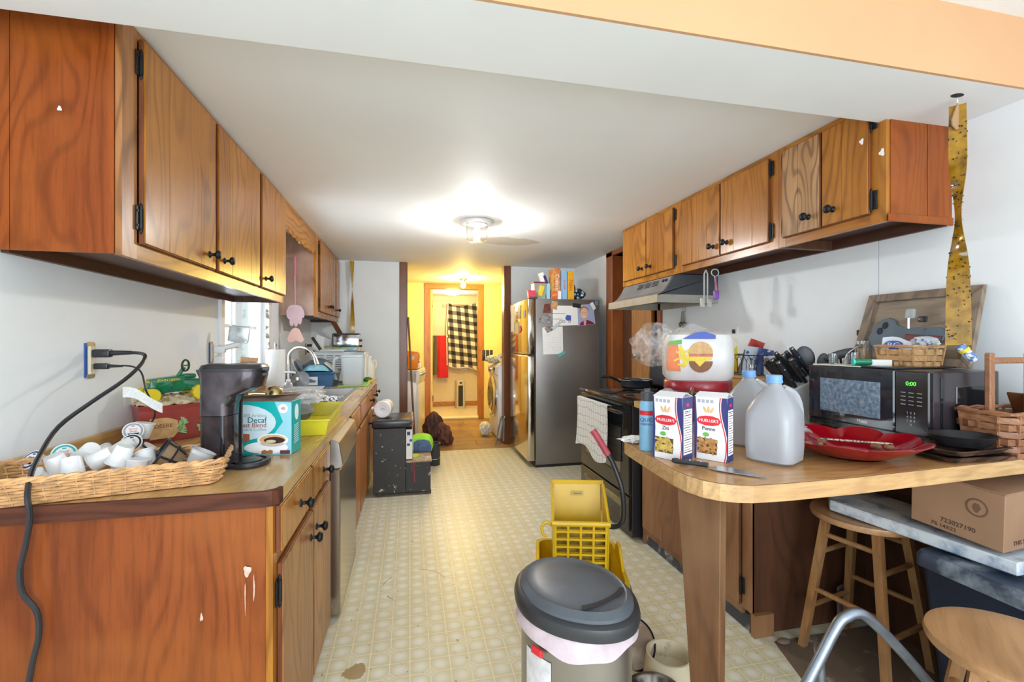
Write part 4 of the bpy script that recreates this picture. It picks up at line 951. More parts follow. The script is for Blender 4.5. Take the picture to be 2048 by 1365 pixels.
# --- fly swatter and fly strip at the far left
t = T('fly_swatter', 'pink hand-shaped fly swatter with little feet hanging on the far left cabinet', 'fly swatter', (-1.0, 4.39, 2.08))
pk = plain('pale_pink_plastic', (.66, .46, .52), .4, var=.1, vs=12); pk2 = plain('salmon_plastic', (.80, .50, .44), .4)
B().cyl((-1.0, 4.395, 2.08), (-1.0, 4.39, 1.90), .013, .009, 10).build('grip', plain('rose_plastic', (.55, .16, .22), .4), t)
B().cyl((-1.0, 4.39, 1.90), (-.995, 4.385, 1.645), .006, .005, 8).build('stem', plain('pink_stem', (.60, .30, .36), .4), t)
hand = [(-.07, 1.55), (-.072, 1.60), (-.05, 1.64), (-.02, 1.652), (.02, 1.652), (.05, 1.64), (.072, 1.60), (.078, 1.555), (.07, 1.535), (.058, 1.54), (.055, 1.50), (.045, 1.475), (.032, 1.48), (.028, 1.50), (.022, 1.47), (.008, 1.455), (-.006, 1.465), (-.010, 1.50), (-.018, 1.465), (-.034, 1.46), (-.045, 1.48), (-.045, 1.52), (-.06, 1.53)]
B().prism([(-.995 + x, 4.385, z) for x, z in hand], (0, -.004, 0), .001).build('hand_flap', pk, t)
feet = [(0, 1.45), (.03, 1.435), (.055, 1.38), (.07, 1.34), (.05, 1.315), (.02, 1.325), (0, 1.34), (-.02, 1.32), (-.055, 1.315), (-.07, 1.345), (-.05, 1.40), (-.03, 1.435)]
B().prism([(-.99 + x, 4.38, z) for x, z in feet], (0, -.004, 0), .001).build('feet_flap', pk2, t)
amber = plain('amber_fly_paper', (.42, .26, .02), .15, var=.2, vs=20)
def fly_strip(label, top, bot, w0, w1, twist, nfly, seed, m, tube_end):
    t = T('fly_strip', label, 'fly strip', top); T0, B0 = Vector(top), Vector(bot)
    def fn(u, v):
        a = twist(v); ww = (w0 + (w1 - w0) * v) / 2 * (u * 2 - 1); c = T0.lerp(B0, v)
        return (c.x + ww * math.cos(a), c.y + ww * math.sin(a) * .9, c.z)
    B().grid(fn, 4, 48, th=.0012).build('sticky_ribbon', m, t)
    r0 = random.Random(seed); b = B()
    for k in range(nfly):
        u, v = r0.random(), .06 + .92 * r0.random() ** .8; p = Vector(fn(u, v)); s = r0.uniform(.7, 1.2)
        a = twist(v); off = Vector((math.sin(a), -math.cos(a), 0)) * .003 * r0.choice((1, 1, -1))
        b.sph(p + off, (.0035 * s, .0022 * s, .002 * s), 6, 4, Matrix.Rotation(r0.uniform(0, 3), 4, 'Y'))
    b.build('dead_fly', blackprint, t, kind='stuff')
    B().cyl(T0, T0 + Vector((0, 0, .02)), .002, seg=5).build('hanging_thread', paper, t)
    return t
t = fly_strip('narrow twisted amber fly strip hanging by the far back wall', (-.67, 5.70, 2.28), (-.665, 5.70, 1.36), .05, .05, lambda v: .5 + 3.2 * v, 40, 3, amber, None)
B().cyl((-.665, 5.70, 1.36), (-.655, 5.70, 1.27), .014, seg=10).build('cartridge', plain('blue_cartridge', (.06, .18, .4), .4), t)

# ================================================================== AROUND THE BACK OPENING
st = T('step_bench', 'scuffed black box bench with padded lid and a lower wooden step', 'bench', (-.08, 4.25, 0)); BENCH = st
blkp = worn('scuffed_black_paint', (.030, .028, .026), (.55, .53, .45), .645, 24, .45, soft=.04)
B().box(-.325, -.055, 4.03, 4.43, .03, .585, .004).box(-.055, .155, 4.03, 4.5, .03, .285, .003).build('body', blkp, st)
B().box(-.335, -.0, 4.01, 4.45, .59, .655, .014, 3).build('padded_lid', plain('black_vinyl_pad', (.025, .026, .03), .25), st)
B().box(-.02, .01, 4.0, 4.46, .60, .657, .006, 2).build('lid_edge', worn('worn_lid_edge', (.30, .20, .14), (.05, .04, .04), .5, 30), st)
B().box(-.055, .165, 4.015, 4.55, .286, .303, .003).build('step_top', worn('worn_step_top', (.36, .24, .14), (.62, .58, .48), .55, 14, .5, soft=.1), st)
for x in (-.29, .12): B().box(x, x + .04, 4.05, 4.09, 0, .03).build('foot', darkwood, st)
b = B().prism([(-.054, 4.029, .31), (-.054, 4.029, .57), (-.0, 4.029, .57), (-.0, 4.029, .31)], (0, .3, 0)); b.build('riser', blkp, st)
B().box(.001, .003, 4.04, 4.32, .32, .565).box(-.052, -.002, 4.0275, 4.0295, .315, .57).build('white_sticker', paper, st)
B().box(-.045, -.018, 4.0262, 4.0276, .52, .55).build('sticker_print', navyprint, st); B().box(-.045, -.02, 4.0262, 4.0276, .43, .45).build('sticker_print', navyprint, st); B().cyl((-.013, 4.0276, .475), (-.013, 4.0262, .475), .012).build('sticker_print', blueprint, st)
B().tube([(.01, 4.02, .305), (.012, 4.02, .28), (.018, 4.022, .12)], .004, 5).tube([(-.005, 4.02, .30), (-.004, 4.022, .21)], .003, 5).tube([(.024, 4.02, .305), (.026, 4.022, .26)], .003, 5).build('red_string', plain('dark_pink_string', (.40, .05, .10), .6), st, kind='stuff')
t = T('white_jug', 'white lidded plastic jug lying on the black bench, base toward the camera', 'jug', local=True); t.matrix_world = aim((-.235, 4.12, .735), (.12, 1, .0))
B().lathe([(.0, .004), (.03, .004), (.045, 0), (.068, 0), (.075, .008), (.075, .02), (.068, .03), (.068, .20), (.05, .23), (.03, .25)], seg=28).build('body', white_pl, t)
B().tube(smooth([(.066, .0, .04), (.10, .0, .05), (.10, 0, .15), (.066, 0, .17)]), .009, 8).build('handle', white_pl, t)
B().text(':)', .035, aim((0, 0, .0035), (0, 0, -1), R(90))).build('marking', blackprint, t)
t = T('lunch_bag', 'lime green and blue lunch bag on the wooden step', 'bag', (.10, 4.36, .304), R(-8), local=True)
pf = lambda w_, h_: [(-w_, 0), (w_, 0), (w_ * 1.05, h_ * .5), (w_ * .8, h_ * .9), (w_ * .3, h_), (-w_ * .5, h_), (-w_, h_ * .8)]
B().prism([(x, -.07, z) for x, z in pf(.105, .15)], (0, .16, 0), .02, 3).build('bag_body', plain('lime_fabric', (.30, .68, .03), .7), t)
B().prism([(x + .02, -.076, z + .004) for x, z in pf(.08, .115)], (0, .02, 0), .008, 2).build('front_pocket', plain('denim_blue', (.07, .12, .22), .8, var=.3, vs=30), t)
t = T('tape_measure', 'small yellow round tape case on the wooden step', 'tape measure', (.035, 4.13, .304), 0, local=True)
B().lathe([(.045, 0), (.05, .006), (.05, .018), (.044, .024), (.02, .026), (0, .026)], seg=24, sy=.7).build('case', plain('olive_yellow', (.55, .55, .04), .4), t)
t = T('black_canister', 'dark cylindrical canister on the floor behind the bench', 'canister', (.255, 4.98, 0), 0, local=True)
B().lathe([(.06, 0), (.062, .005), (.062, .22), (.066, .222), (.066, .235), (.056, .235), (.054, .20), (0, .2)], seg=28).build('can', plain('charcoal_can', (.035, .04, .045), .4), t)
B().tube([(math.cos(a) * .064, math.sin(a) * .064, .10 - .03 * math.sin(-a)) for a in [PI + PI * k / 12 for k in range(13)]], .002, 5).build('wire_bail', steel, t)
# fallen coat
t = T('brown_coat', 'crumpled dark brown quilted coat on the floor against the dryer', 'coat', (.36, 6.0, 0))
cm_ = plain('dark_brown_cloth', (.085, .035, .03), .7, var=.5, vs=8)
crumple('coat_body', (.30, 6.0, .20), (.13, .14, .22), cm_, 5, .14, 5, 44, 22, e=1.6).parent = t; bpy.data.objects['coat_body'].location = (-.36, -6.0, 0)
o = crumple('coat_sleeve', (.43, 5.93, .12), (.09, .09, .17), plain('red_brown_cloth', (.14, .05, .035), .7, var=.4, vs=9), 8, .2, 4, 36, 18, Matrix.Rotation(R(-22), 3, 'Y')); o.parent = t; o.location = (-.36, -6, 0)
# dryer, detergent
d = T('dryer', 'white clothes dryer at the left of the laundry, detergent on top', 'dryer', (.09, 6.22, 0), R(-9), local=True)
ww = plain('white_enamel', (.76, .78, .78), .25, var=.02)
B().box(-.68, 0, 0, .68, .03, .94, .01, 2).build('cabinet', ww, d)
B().box(.0, .018, .01, .67, .04, .74, .006, 2).build('door_panel', ww, d)
B().prism([(-.60, 0, .94), (.02, 0, .94), (.035, 0, .86), (.012, 0, .76), (0, 0, .76)], (0, .68, 0), .004).build('console', ww, d)
for y in (.12, .30, .5): B().cyl((.022, y, .88), (.055, y, .885), .028, .022, 16).build('dial', steel, d)
t = T('detergent_bottle', 'orange laundry detergent bottle with label on the dryer', 'bottle', (.0, 6.32, .942), R(-9), local=True)
og = plain('orange_plastic', (.78, .25, .01), .3)
B().prism([(-.10, -.04, 0), (.09, -.04, 0), (.11, -.04, .10), (.13, -.04, .17), (.12, -.04, .24), (-.05, -.04, .26), (-.10, -.04, .24)], (0, .09, 0), .015, 3).build('bottle', og, t)
B().cyl((-.06, 0, .255), (-.06, 0, .30), .03).build('cap', white_pl, t)
B().box(-.085, -.02, -.043, -.040, .05, .19).build('label', navyprint, t); B().prism([(.05 + .02 * math.cos(a * PI / 6), -.0415, .16 + .035 * math.sin(a * PI / 6)) for a in range(12)], (0, -.003, 0)).build('grip_hole', plain('pale_hole', (.75, .6, .4), .5), t)
t = T('dryer_bottle', 'small white bottle beside the orange detergent on the dryer', 'bottle', (.12, 6.62, .942), 0, local=True)
B().lathe([(.03, 0), (.032, .01), (.03, .06), (.015, .08)], seg=16).build('body', white_pl, t); B().cyl((0, 0, .08), (0, 0, .10), .014).build('cap', navyprint, t)
t = T('broom', 'dark wooden broom handle leaning in the laundry opening', 'broom', (.05, 5.66, 0))
B().cyl((-.022, 5.72, 1.62), (.055, 5.62, .13), .012, seg=10).build('handle', trimwood, t)
b = B(); b.cbox((.06, 5.62, .10), (.14, .04, .08), b=.01); b.prism([(-.02, 5.6, .002), (.15, 5.6, .002), (.125, 5.605, .08), (0, 5.605, .08)], (0, .035, 0)); b.build('bristles', tanprint, t)

# washer
wz = T('washing_machine', 'white front-loading washing machine with chrome ring door in the laundry', 'washing machine', (1.14, 5.98, 0))
wx = 1.14
B().box(wx, wx + .62, 5.96, 6.64, .03, 1.0, .015, 2).build('cabinet', ww, wz)
B().prism([(wx + .0, 5.965, .87), (wx - .025, 5.965, .885), (wx - .02, 5.965, .98), (wx + .04, 5.965, 1.03), (wx + .10, 5.965, 1.03), (wx + .1, 5.965, .87)], (0, .67, 0), .006).build('console', ww, wz)
cy, cz = 6.30, .56
Mx = Matrix.Translation((wx, cy, cz)) @ Matrix.Rotation(R(-90), 4, 'Y')
B(Mx).lathe([(.285, 0), (.285, .025), (.27, .04), (.225, .045), (.215, .03)], seg=40, cap0=False, cap1=False).build('door_ring', chrome, wz)
B(Mx).lathe([(.22, .03), (.18, .05), (.12, .035), (.06, .015), (0, .01)], seg=36, cap0=False).build('door_glass', plain('dark_door_glass', (.06, .05, .035), .05, coat=1), wz)
B(Matrix.Translation((wx - .022, 6.38, .94)) @ Matrix.Rotation(R(-80), 4, 'Y')).lathe([(.05, 0), (.05, .012), (.038, .03), (0, .03)], seg=24).build('dial', chrome, wz)
B().cbox((wx - .022, 6.13, .95), (.006, .12, .04), (0, R(5), 0)).build('display', dark_grey, wz)
for y in (6.08, 6.14, 6.20): B().cyl((wx - .022, y, .905), (wx - .03, y, .905), .014, seg=10).build('button', steel, wz)
t = T('toilet_paper_roll', 'toilet paper roll lying on top of the washing machine', 'toilet paper', local=True); t.matrix_world = aim((1.23, 6.14, 1.10), (-.3, -1, .1))
B().lathe([(.02, -.05), (.058, -.05), (.06, -.045), (.06, .045), (.058, .05), (.02, .05), (.018, .05), (.018, -.05)], seg=28, cap0=False, cap1=False).build('roll', plain('tissue', (.72, .70, .62), .9), t)
B().lathe([(.019, -.05), (.019, .05), (.017, .05), (.017, -.05)], seg=16, cap0=False, cap1=False).build('core', brownprint, t)
t = T('pump_bottle', 'white pump bottle on the washing machine beside the roll', 'bottle', (1.26, 6.0, 1.04), 0, local=True)
B().lathe([(.035, 0), (.037, .01), (.037, .13), (.025, .155), (.012, .16)], seg=20).build('body', white_pl, t); B().cyl((0, 0, .16), (0, 0, .21), .006).tube([(-.035, 0, .212), (.01, 0, .214)], .007, 6).build('pump', white_pl, t)
tag(crumple('rag_pile', (1.145, 6.30, 1.075), (.10, .12, .06), worn('rag_cloth', (.66, .64, .52), (.20, .42, .40), .62, 16, .9), 12, .25), 'crumpled cream and teal rags spilling over the washer front', 'rags')
for k in range(3): tag(B().cbox((1.05 + k * .055, 6.60, 1.12 + .0), (.045, .03, .16), b=.008, seg=2).cyl((1.05 + k * .055, 6.584, 1.14), (1.05 + k * .055, 6.58, 1.14), .014).build('coat_hook_bottle', black_pl), ['leftmost', 'middle', 'rightmost'][k] + ' of three small black and silver bottles behind the washer rags', 'bottle')
tag(crumple('white_rag', (1.03, 6.36, .10), (.075, .12, .10), plain('white_rag_cloth', (.72, .70, .64), .9, var=.08), 21, .22), 'crumpled white rag on the floor at the washer front', 'rag')
t = T('folding_step_stool', 'grey folded metal stool leaning beside the right opening trim', 'step stool', (1.12, 5.72, 0))
for dx in (0, .045): B().tube(smooth([(1.06 + dx, 5.70, .0), (1.10 + dx, 5.72, .22), (1.13 + dx, 5.73, .34), (1.15 + dx, 5.74, .36), (1.165 + dx * .3, 5.74, .33), (1.16 + dx * .2, 5.73, .05)]), .009, 8).build('frame_tube', steel_dk, t)
# bathroom things
chk = N('buffalo_check'); co = chk.coord(); x, y, z = chk.sep(co)
u = x * 6.4 + z * .45; v = z * 6.4 + x * .9
s_ = u.frac().gt(.5) + v.frac().gt(.5)
chk.col(chk.ramp(s_ * .5, [(0, (.68, .60, .42)), (.25, (.14, .12, .09)), (.75, (.012, .011, .012))], 'CONSTANT')).set(rough=.9); chk = chk.m
t = T('plaid_blanket', 'black and cream buffalo check blanket hung over the bathroom window', 'blanket', (1.06, 8.93, 1.4))
B().grid(lambda u, v: (.71 + .74 * u + .02 * v * (1 - u), 8.93 + .02 * math.sin(u * 14 + v) - .03 * v, 2.075 - .03 * math.sin(u * PI * 2) * (1 - v) + (-1.22 - .10 * u - .02 * math.sin(u * 9)) * v - .05 * abs(math.sin(u * PI)) * (1 - v) ** 3), 40, 30, th=.01).build('cloth', chk, t)
B().tube([(.71 + .74 * u / 20 + .02 * (1 - u / 20), 8.897 + .02 * math.sin(u * .7), .845 - .005 * u - .02 * math.sin(u * .45)) for u in range(21)], .013, 6).build('binding', plain('cream_binding', (.66, .60, .46), .8), t)
B().tube([(.72, 8.92, 2.07), (.69, 8.92, 1.6), (.70, 8.9, .86)], .012, 6).build('side_binding', plain('cream_binding', (.66, .60, .46), .8), t)
rod = tag(B().cyl((.35, 8.97, 1.42), (.72, 8.97, 1.42), .008).build('towel_bar', chrome), 'thin towel bar left of the checked blanket', 'towel bar')
towel = lambda x0, x1, z0, y, dx, m: B().grid(lambda u, v: (x0 + (x1 - x0) * u + dx * v, y + .012 * math.sin(u * 11 + v * 2), 1.435 + (z0 - 1.435) * v), 16, 12, th=.012).build('towel', m)
tag(towel(.34, .50, .68, 8.94, .0, plain('dark_olive_towel', (.13, .11, .06), .9)), 'dark olive towel hanging left of the red one', 'towel')
tag(towel(.50, .70, .62, 8.93, .02, plain('red_towel', (.58, .015, .02), .8)), 'bright red towel hanging beside the checked blanket', 'towel')
t = T('tower_heater', 'slim silver tower heater with black grille on the bathroom floor', 'heater', (.93, 8.72, .05), R(12), local=True)
B().rings([[(x, y, z) for x, y in rrect(.085, .08, .03)] for z in (0, .52)] + [[(x * .9, y * .9, .535) for x, y in rrect(.085, .08, .03)]]).build('housing', plain('champagne_plastic', (.50, .44, .32), .35), t)
B().box(-.06, .03, -.084, -.078, .05, .44, .004).build('grille', plain('grille_dark', (.03, .028, .026), .5), t)
B().cbox((-.01, -.08, .49), (.05, .006, .03), b=.002).build('control_panel', black_pl, t)
t = T('wall_socket', 'white socket box on the bathroom wall below the blanket', 'outlet', (1.03, BB, .82)); B().box(.97, 1.10, BB - .05, BB, .76, .86, .006, 2).build('cover', white_pl, t)

# lamps
t = T('ceiling_lamp', 'round white ceiling lamp with a clear glass jar shade, lit', 'ceiling lamp', (.53, 3.68, ZC))
B().lathe([(.075, -.002), (.135, -.002), (.14, -.006), (.12, -.018), (.085, -.022), (.08, -.03)], (.53, 3.68, ZC), 36).build('base_plate', white_pl, t)
B().lathe([(.08, -.03), (.085, -.04), (.082, -.15), (.06, -.165), (.0, -.168), (.0, -.165), (.058, -.162), (.079, -.148), (.082, -.04), (.077, -.03)], (.53, 3.68, ZC), 36, cap0=False, cap1=False).build('jar_shade', N('lamp_glass').col((1, 1, 1)).set(rough=.1, trans=1, ior=1.1).m, t)
bulb = N('lit_bulb_white').col((1, 1, 1)).set(ecol=(1, .97, .92, 1), emit=14.0).m
B().lathe([(.014, -.03), (.016, -.05), (.032, -.085), (.034, -.105), (.022, -.13), (0, -.137)], (.53, 3.68, ZC), 20).build('bulb', bulb, t)
B().cyl((.44, 3.64, ZC - .02), (.44, 3.64, ZC - .13), .001, seg=4).build('pull_chain', steel, t)
t = T('laundry_lamp', 'bare lit yellow bulb in a ceiling socket in the laundry', 'ceiling lamp', (.80, 7.05, ZC))
B().lathe([(.06, -.002), (.06, -.02), (.045, -.03), (.03, -.04), (0, -.04)], (.80, 7.05, ZC), 24).build('socket', brass, t)
B().lathe([(.014, -.04), (.018, -.06), (.038, -.10), (.04, -.12), (.025, -.15), (0, -.157)], (.80, 7.05, ZC), 20).build('bulb', N('lit_bulb_yellow').col((1, 1, 1)).set(ecol=(1, .80, .35, 1), emit=16.0).m, t)
t = T('bathroom_lamp', 'flush lit glass ceiling lamp in the bathroom', 'ceiling lamp', (.75, 8.3, 2.22))
B().lathe([(.13, 0), (.14, -.01), (.12, -.04), (.06, -.055), (0, -.058)], (.75, 8.35, 2.22), 28).build('glass_dish', N('lit_dish').col((1, 1, 1)).set(ecol=(1, .92, .75, 1), emit=5.0).m, t)

# ================================================================== FRIDGE
fr = T('refrigerator', 'tall stainless refrigerator with top freezer and papers on its grey side', 'refrigerator', (1.6, 5.05, 0))
FX, FY0, FY1, FZ = 1.285, 4.62, 5.48, 1.775
B().box(FX, 2.0, FY0, FY1, .03, FZ, .006, 2).build('cabinet', plain('grey_side_metal', (.24, .225, .215), .32, .55, var=.12, vs=1.6), fr)
B().box(FX + .0, 2.0, FY0 + .01, FY1 - .01, 0, .06).build('toe_grille', black_pl, fr)
ds = plain('polished_steel_door', (.62, .56, .46), .13, 1, var=.06, vs=1.5)
B().box(1.20, FX - .008, FY0 + .002, FY1, 1.19, FZ, .012, 3).build('freezer_door', ds, fr)
B().box(1.20, FX - .008, FY0 + .002, FY1, .07, 1.175, .012, 3).build('fridge_door', ds, fr)
B().box(1.21, FX, FY0 + .004, FY1, 1.174, 1.192).build('door_gasket', black_pl, fr)
B().box(1.215, 1.30, FY0 - .003, FY0 + .06, FZ - .004, FZ + .02, .004).build('hinge_cover', dark_grey, fr)
FY = FY0 - .0005
def stuck(name, label, cat, pts, m, yo=.001, grp=None):
    return tag(B().prism([(x, FY - yo + .0009, z) for x, z in pts], (0, -.0008, 0)).build(name, m), label, cat, grp)
# x = 1.285 + ... ; positions on the side panel: 5.1 mm per photo pixel
def fpx(x, y):
    X = 1.285 + (x - 1072) * (2.0 - 1.285) / 131; d = .976 * FY0 + .218 * X; return (X, 1.33 - (y - 682) * d / 915)
q = lambda *a: [fpx(x, y) for x, y in a]
t = stuck('handwritten_list', 'tall sheet of white paper with handwritten list on the fridge side', 'paper', q((1085, 655), (1126, 653), (1127, 700), (1124, 708), (1087, 709)), paper)
b = B(); r0 = random.Random(4)
for k in range(11):
    X0, Z0 = fpx(1089, 669 + k * 3.3); 
    for j in range(7):
        if r0.random() < .75: b.prism([(X0 + .028 * j, FY - .0019, Z0), (X0 + .028 * j + r0.uniform(.01, .024), FY - .0019, Z0 + .001), (X0 + .028 * j + .01, FY - .0019, Z0 + .004)], (0, -.0004, 0))
b.build('handwriting', greyprint, t, kind='stuff')
t = stuck('truck_drawing', 'child drawing of a blue truck with trailer on the fridge side', 'drawing', q((1106, 611), (1163, 612), (1160, 650), (1106, 652)), paper, .0015)
b = B()
for (x, y, w_, h_) in ((1106, 627, 26, .6), (1106, 638, 20, .6)): b.prism([(a, FY - .0024, c_) for a, c_ in q((x, y), (x + w_, y), (x + w_, y + h_), (x, y + h_))], (0, -.0005, 0))
for x in (1122, 1128, 1140):
    c0 = fpx(x, 643); b.tube([(c0[0] + .013 * math.cos(a * PI / 8), FY - .0026, c0[1] + .013 * math.sin(a * PI / 8)) for a in range(16)], .002, 5, closed=True)
b.build('drawn_lines', blackprint, t)
B().prism([(a, FY - .0024, c_) for a, c_ in q((1134, 630), (1143, 631), (1143, 641), (1134, 641), (1131, 637))], (0, -.0006, 0)).build('drawn_cab', blueprint, t)
t = stuck('school_portrait', 'school portrait photo of a smiling boy in a dark red shirt on the fridge', 'photo', q((1156, 610), (1189, 608), (1194, 648), (1158, 652)), plain('portrait_blue', (.34, .40, .62), .35), .0035)
def pel(cx, cy, rx, ry, y, m, name, n=20, a0=0, a1=2 * PI, pr=None):
    c0 = fpx(cx, cy); s_ = (2.0 - 1.285) / 131
    return B().prism([(c0[0] + rx * s_ * math.cos(a0 + (a1 - a0) * k / n), FY - y, c0[1] + ry * s_ * math.sin(a0 + (a1 - a0) * k / n)) for k in range(n)], (0, -.0004, 0)).build(name, m, pr or t)
skin = plain('print_skin', (.72, .42, .30), .5, var=.05, vs=40)
B().prism([(a, FY - .0042, c_) for a, c_ in q((1160, 651), (1163, 645), (1170, 641), (1178, 640), (1188, 644), (1192, 647.6))], (0, -.0004, 0)).build('shirt_print', plain('maroon_shirt', (.20, .01, .03), .5), t)
B().prism([(a, FY - .0047, c_) for a, c_ in q((1169, 641), (1175, 641), (1173, 650.6), (1170, 651))], (0, -.0004, 0)).build('tie_print', plain('pink_tie', (.68, .40, .42), .5), t)
pel(1170, 623, 9.6, 10.5, .0044, plain('hair_print', (.30, .19, .09), .6), 'hair_print'); pel(1170.3, 627, 8.4, 11, .005, skin, 'face_print')
for x in (1167, 1173.5): pel(x, 625, 1.0, .6, .0056, blackprint, 'eye_print', 8)
pel(1170.5, 632, 3.2, 2.2, .0056, whiteprint, 'smile_print', 10, PI, 2 * PI)
for a_, (nm, lb, ct_, pts, m, yo) in enumerate((
    ('snapshot', 'dark red snapshot at upper left of the fridge side', 'photo', ((1089, 608), (1101, 607), (1102, 626), (1086, 626)), plain('dark_red_photo', (.14, .03, .02), .4, var=.5, vs=30), .002),
    ('snapshot', 'grey snapshot of a car at left of the fridge side', 'photo', ((1079, 637), (1100, 627), (1106, 628), (1104, 646), (1077, 645)), plain('grey_photo', (.25, .25, .25), .4, var=.7, vs=25), .003),
    ('snapshot', 'small orange snapshot at the top of the fridge side', 'photo', ((1104, 602), (1116, 603), (1114, 620), (1102, 617)), plain('orange_photo', (.50, .28, .12), .4, var=.4, vs=40), .005),
    ('snapshot', 'tilted black and white snapshot over the handwritten list', 'photo', ((1089, 657), (1100, 650), (1107, 660), (1095, 666)), plain('bw_photo', (.22, .18, .17), .4, var=.8, vs=50), .004),
    ('paper_strip', 'slanted grey printed paper strip beside the truck drawing', 'paper', ((1104, 655), (1118, 643), (1122, 648), (1107, 661)), plain('strip_grey', (.52, .54, .58), .6, var=.15, vs=60), .0045),
    ('black_magnet', 'black rectangular magnet at top of the fridge side', 'magnet', ((1147, 606), (1163, 608), (1163, 617), (1146, 614)), black_pl, .006),
    ('white_magnet', 'white clip magnet right of the boy portrait', 'magnet', ((1182, 607), (1188, 604), (1195, 616), (1190, 621)), white_pl, .006),
    ('blue_magnet', 'blue-green magnet at the lower corner of the handwritten list', 'magnet', ((1116, 708), (1130, 702), (1132, 706), (1118, 715)), plain('teal_magnet', (.12, .40, .42), .4), .004),
    ('blue_sticker', 'blue sticker at the top right corner of the fridge side', 'sticker', ((1193, 601), (1200, 601), (1200, 611), (1193, 611)), plain('blue_sticker', (.10, .25, .35), .5), .001))):
    stuck(nm, lb, ct_, q(*pts), m, yo)
# papers and magnets on the freezer door
def dpaper(name, label, cat, y0, y1, z0, z1, m, off=.001): return tag(B().box(1.198 - off, 1.199 - off, y0, y1, z0, z1).build(name, m), label, cat)
dpaper('long_note', 'long cream note at far edge of the freezer door', 'paper', 5.24, 5.42, 1.44, 1.74, paper)
dpaper('yellow_note', 'narrow yellowish note low on the freezer door', 'paper', 5.02, 5.15, 1.41, 1.55, plain('yellowed_paper', (.70, .60, .30), .6), .002)
dpaper('door_snapshot', 'small snapshot high on the freezer door', 'photo', 4.93, 5.08, 1.58, 1.73, plain('brown_photo', (.34, .22, .13), .4, var=.6, vs=30), .002)
dpaper('dark_clip', 'dark clip magnet in the middle of the freezer door', 'magnet', 5.12, 5.22, 1.54, 1.68, steel_dk, .006)
dpaper('grey_tag', 'grey printed tag nearest the camera on the freezer door', 'paper', 4.72, 4.80, 1.58, 1.66, greyprint, .003)
tag(B().prism([(1.196, 4.93, 1.50), (1.196, 5.0, 1.47), (1.196, 4.96, 1.42), (1.196, 4.89, 1.45)], (-.005, 0, 0)).build('pink_magnet', plain('pink_magnet', (.70, .10, .22), .4)), 'pink diamond magnet on the freezer door', 'magnet')
# on top of the fridge
def carton(name, label, x, y, sx, sy, sz, m, tilt=0, txt=None, tm=None, ts=.03, vert=True, cat='box', z=FZ + .001):
    t = T(name, label, cat, (x, y, z), 0, local=True, rot=(0, tilt, 0))
    B().box(-sx / 2, sx / 2, 0, sy, 0, sz, .0015).build('carton', m, t)
    if txt: 
        M = face((0, -.0006, sz * .5), 0)
        if vert: M = M @ Matrix.Rotation(R(-90), 4, 'Z')
        B().text(txt, ts, M, ex=.0006).build('lettering', tm, t)
    return t
s131 = .00546
tx = lambda px: 1.285 + (px - 1072) * s131
tag(B(Matrix.Translation((1.24, 4.64, FZ + .001))).rings([R4(.032, .02, 0), R4(.036, .024, .06), R4(.042, .028, .085)], sm=False).build('red_tub', plain('pinkish_red', (.60, .04, .08), .4)), 'small red plastic tub at the left edge of the fridge top', 'tub')
t = T('cereal_container', 'clear plastic container with maroon lid and yellow contents on the fridge', 'container', (tx(1084), 4.74, FZ + .001), 0, local=True)
B().rings([R4(.058, .05, 0), R4(.068, .055, .17)], sm=False).build('container', plain('clearish', (.50, .50, .42), .2, trans=.4), t); B().cbox((0, 0, .178), (.15, .12, .014), b=.004).build('lid', plain('maroon_lid', (.20, .02, .05), .4), t); B().cbox((.01, -.052, .09), (.05, .01, .11), (0, R(15), 0)).build('snack_packet', yellowprint, t)
tag(B().box(tx(1090), tx(1096), 4.76, 4.86, FZ + .001, FZ + .15, .002).build('kraft_carton', tanprint), 'narrow tan carton behind the clear cereal container', 'box')
carton('small_carton', 'small pale blue and cream carton on the fridge top', tx(1100), 4.66, .035, .06, .165, skyprint)
carton('wrap_box', 'tilted white and blue wrap box leaning on the fridge top boxes', tx(1104.5), 4.70, .05, .05, .30, whiteprint, R(-19))
carton('foil_box', 'tilted navy blue box next to the white wrap box', tx(1110), 4.69, .028, .05, .27, navyprint, R(-20))
carton('snack_box', 'small red and yellow snack packet on the fridge top', tx(1111), 4.635, .07, .03, .085, plain('red_orange_print', (.65, .14, .04), .5, var=.5, vs=50), 0, 'ABC', yellowprint, .03, False)
carton('spice_jar', 'small white and green labelled jar on the fridge top', tx(1121), 4.635, .04, .035, .085, whiteprint)
carton('cereal_box', 'orange and white cereal box with vertical white lettering on the fridge', tx(1118.5), 4.68, .075, .18, .335, plain('orange_white_print', (.60, .22, .05), .5, var=.4, vs=20), 0, 'Colossal', whiteprint, .06)
carton('cereal_box', 'light blue cereal box on the fridge, left of the orange one', tx(1131.5), 4.64, .055, .18, .31, plain('light_blue_print', (.28, .50, .74), .5, var=.05), 0, 'Crispix', redprint, .035)
carton('cereal_box', 'orange yellow cereal box with vertical red lettering on the fridge', tx(1144.5), 4.64, .072, .19, .30, plain('orange_yellow_print', (.80, .40, .01), .5, var=.12, vs=10), 0, 'Flakes', redprint, .05)
t = T('syrup_bottle', 'brown syrup bottle behind the dark bag on the fridge', 'bottle', (tx(1155), 4.74, FZ + .001), 0, local=True)
B().lathe([(.035, 0), (.038, .02), (.036, .10), (.026, .15), (.012, .185), (.010, .22), (.014, .225), (.012, .24)], seg=20).build('body', plain('brown_syrup', (.18, .04, .015), .15), t)
tag(crumple('candy_bag', (tx(1163), 4.68, FZ + .062), (.075, .05, .062), worn('dark_foil_print', (.015, .03, .06), (.45, .62, .66), .54, 26, .25, soft=.03), 31, .22, e=1.6), 'crumpled black and blue candy bag on the fridge top', 'bag')
BENCH.location.x += .02

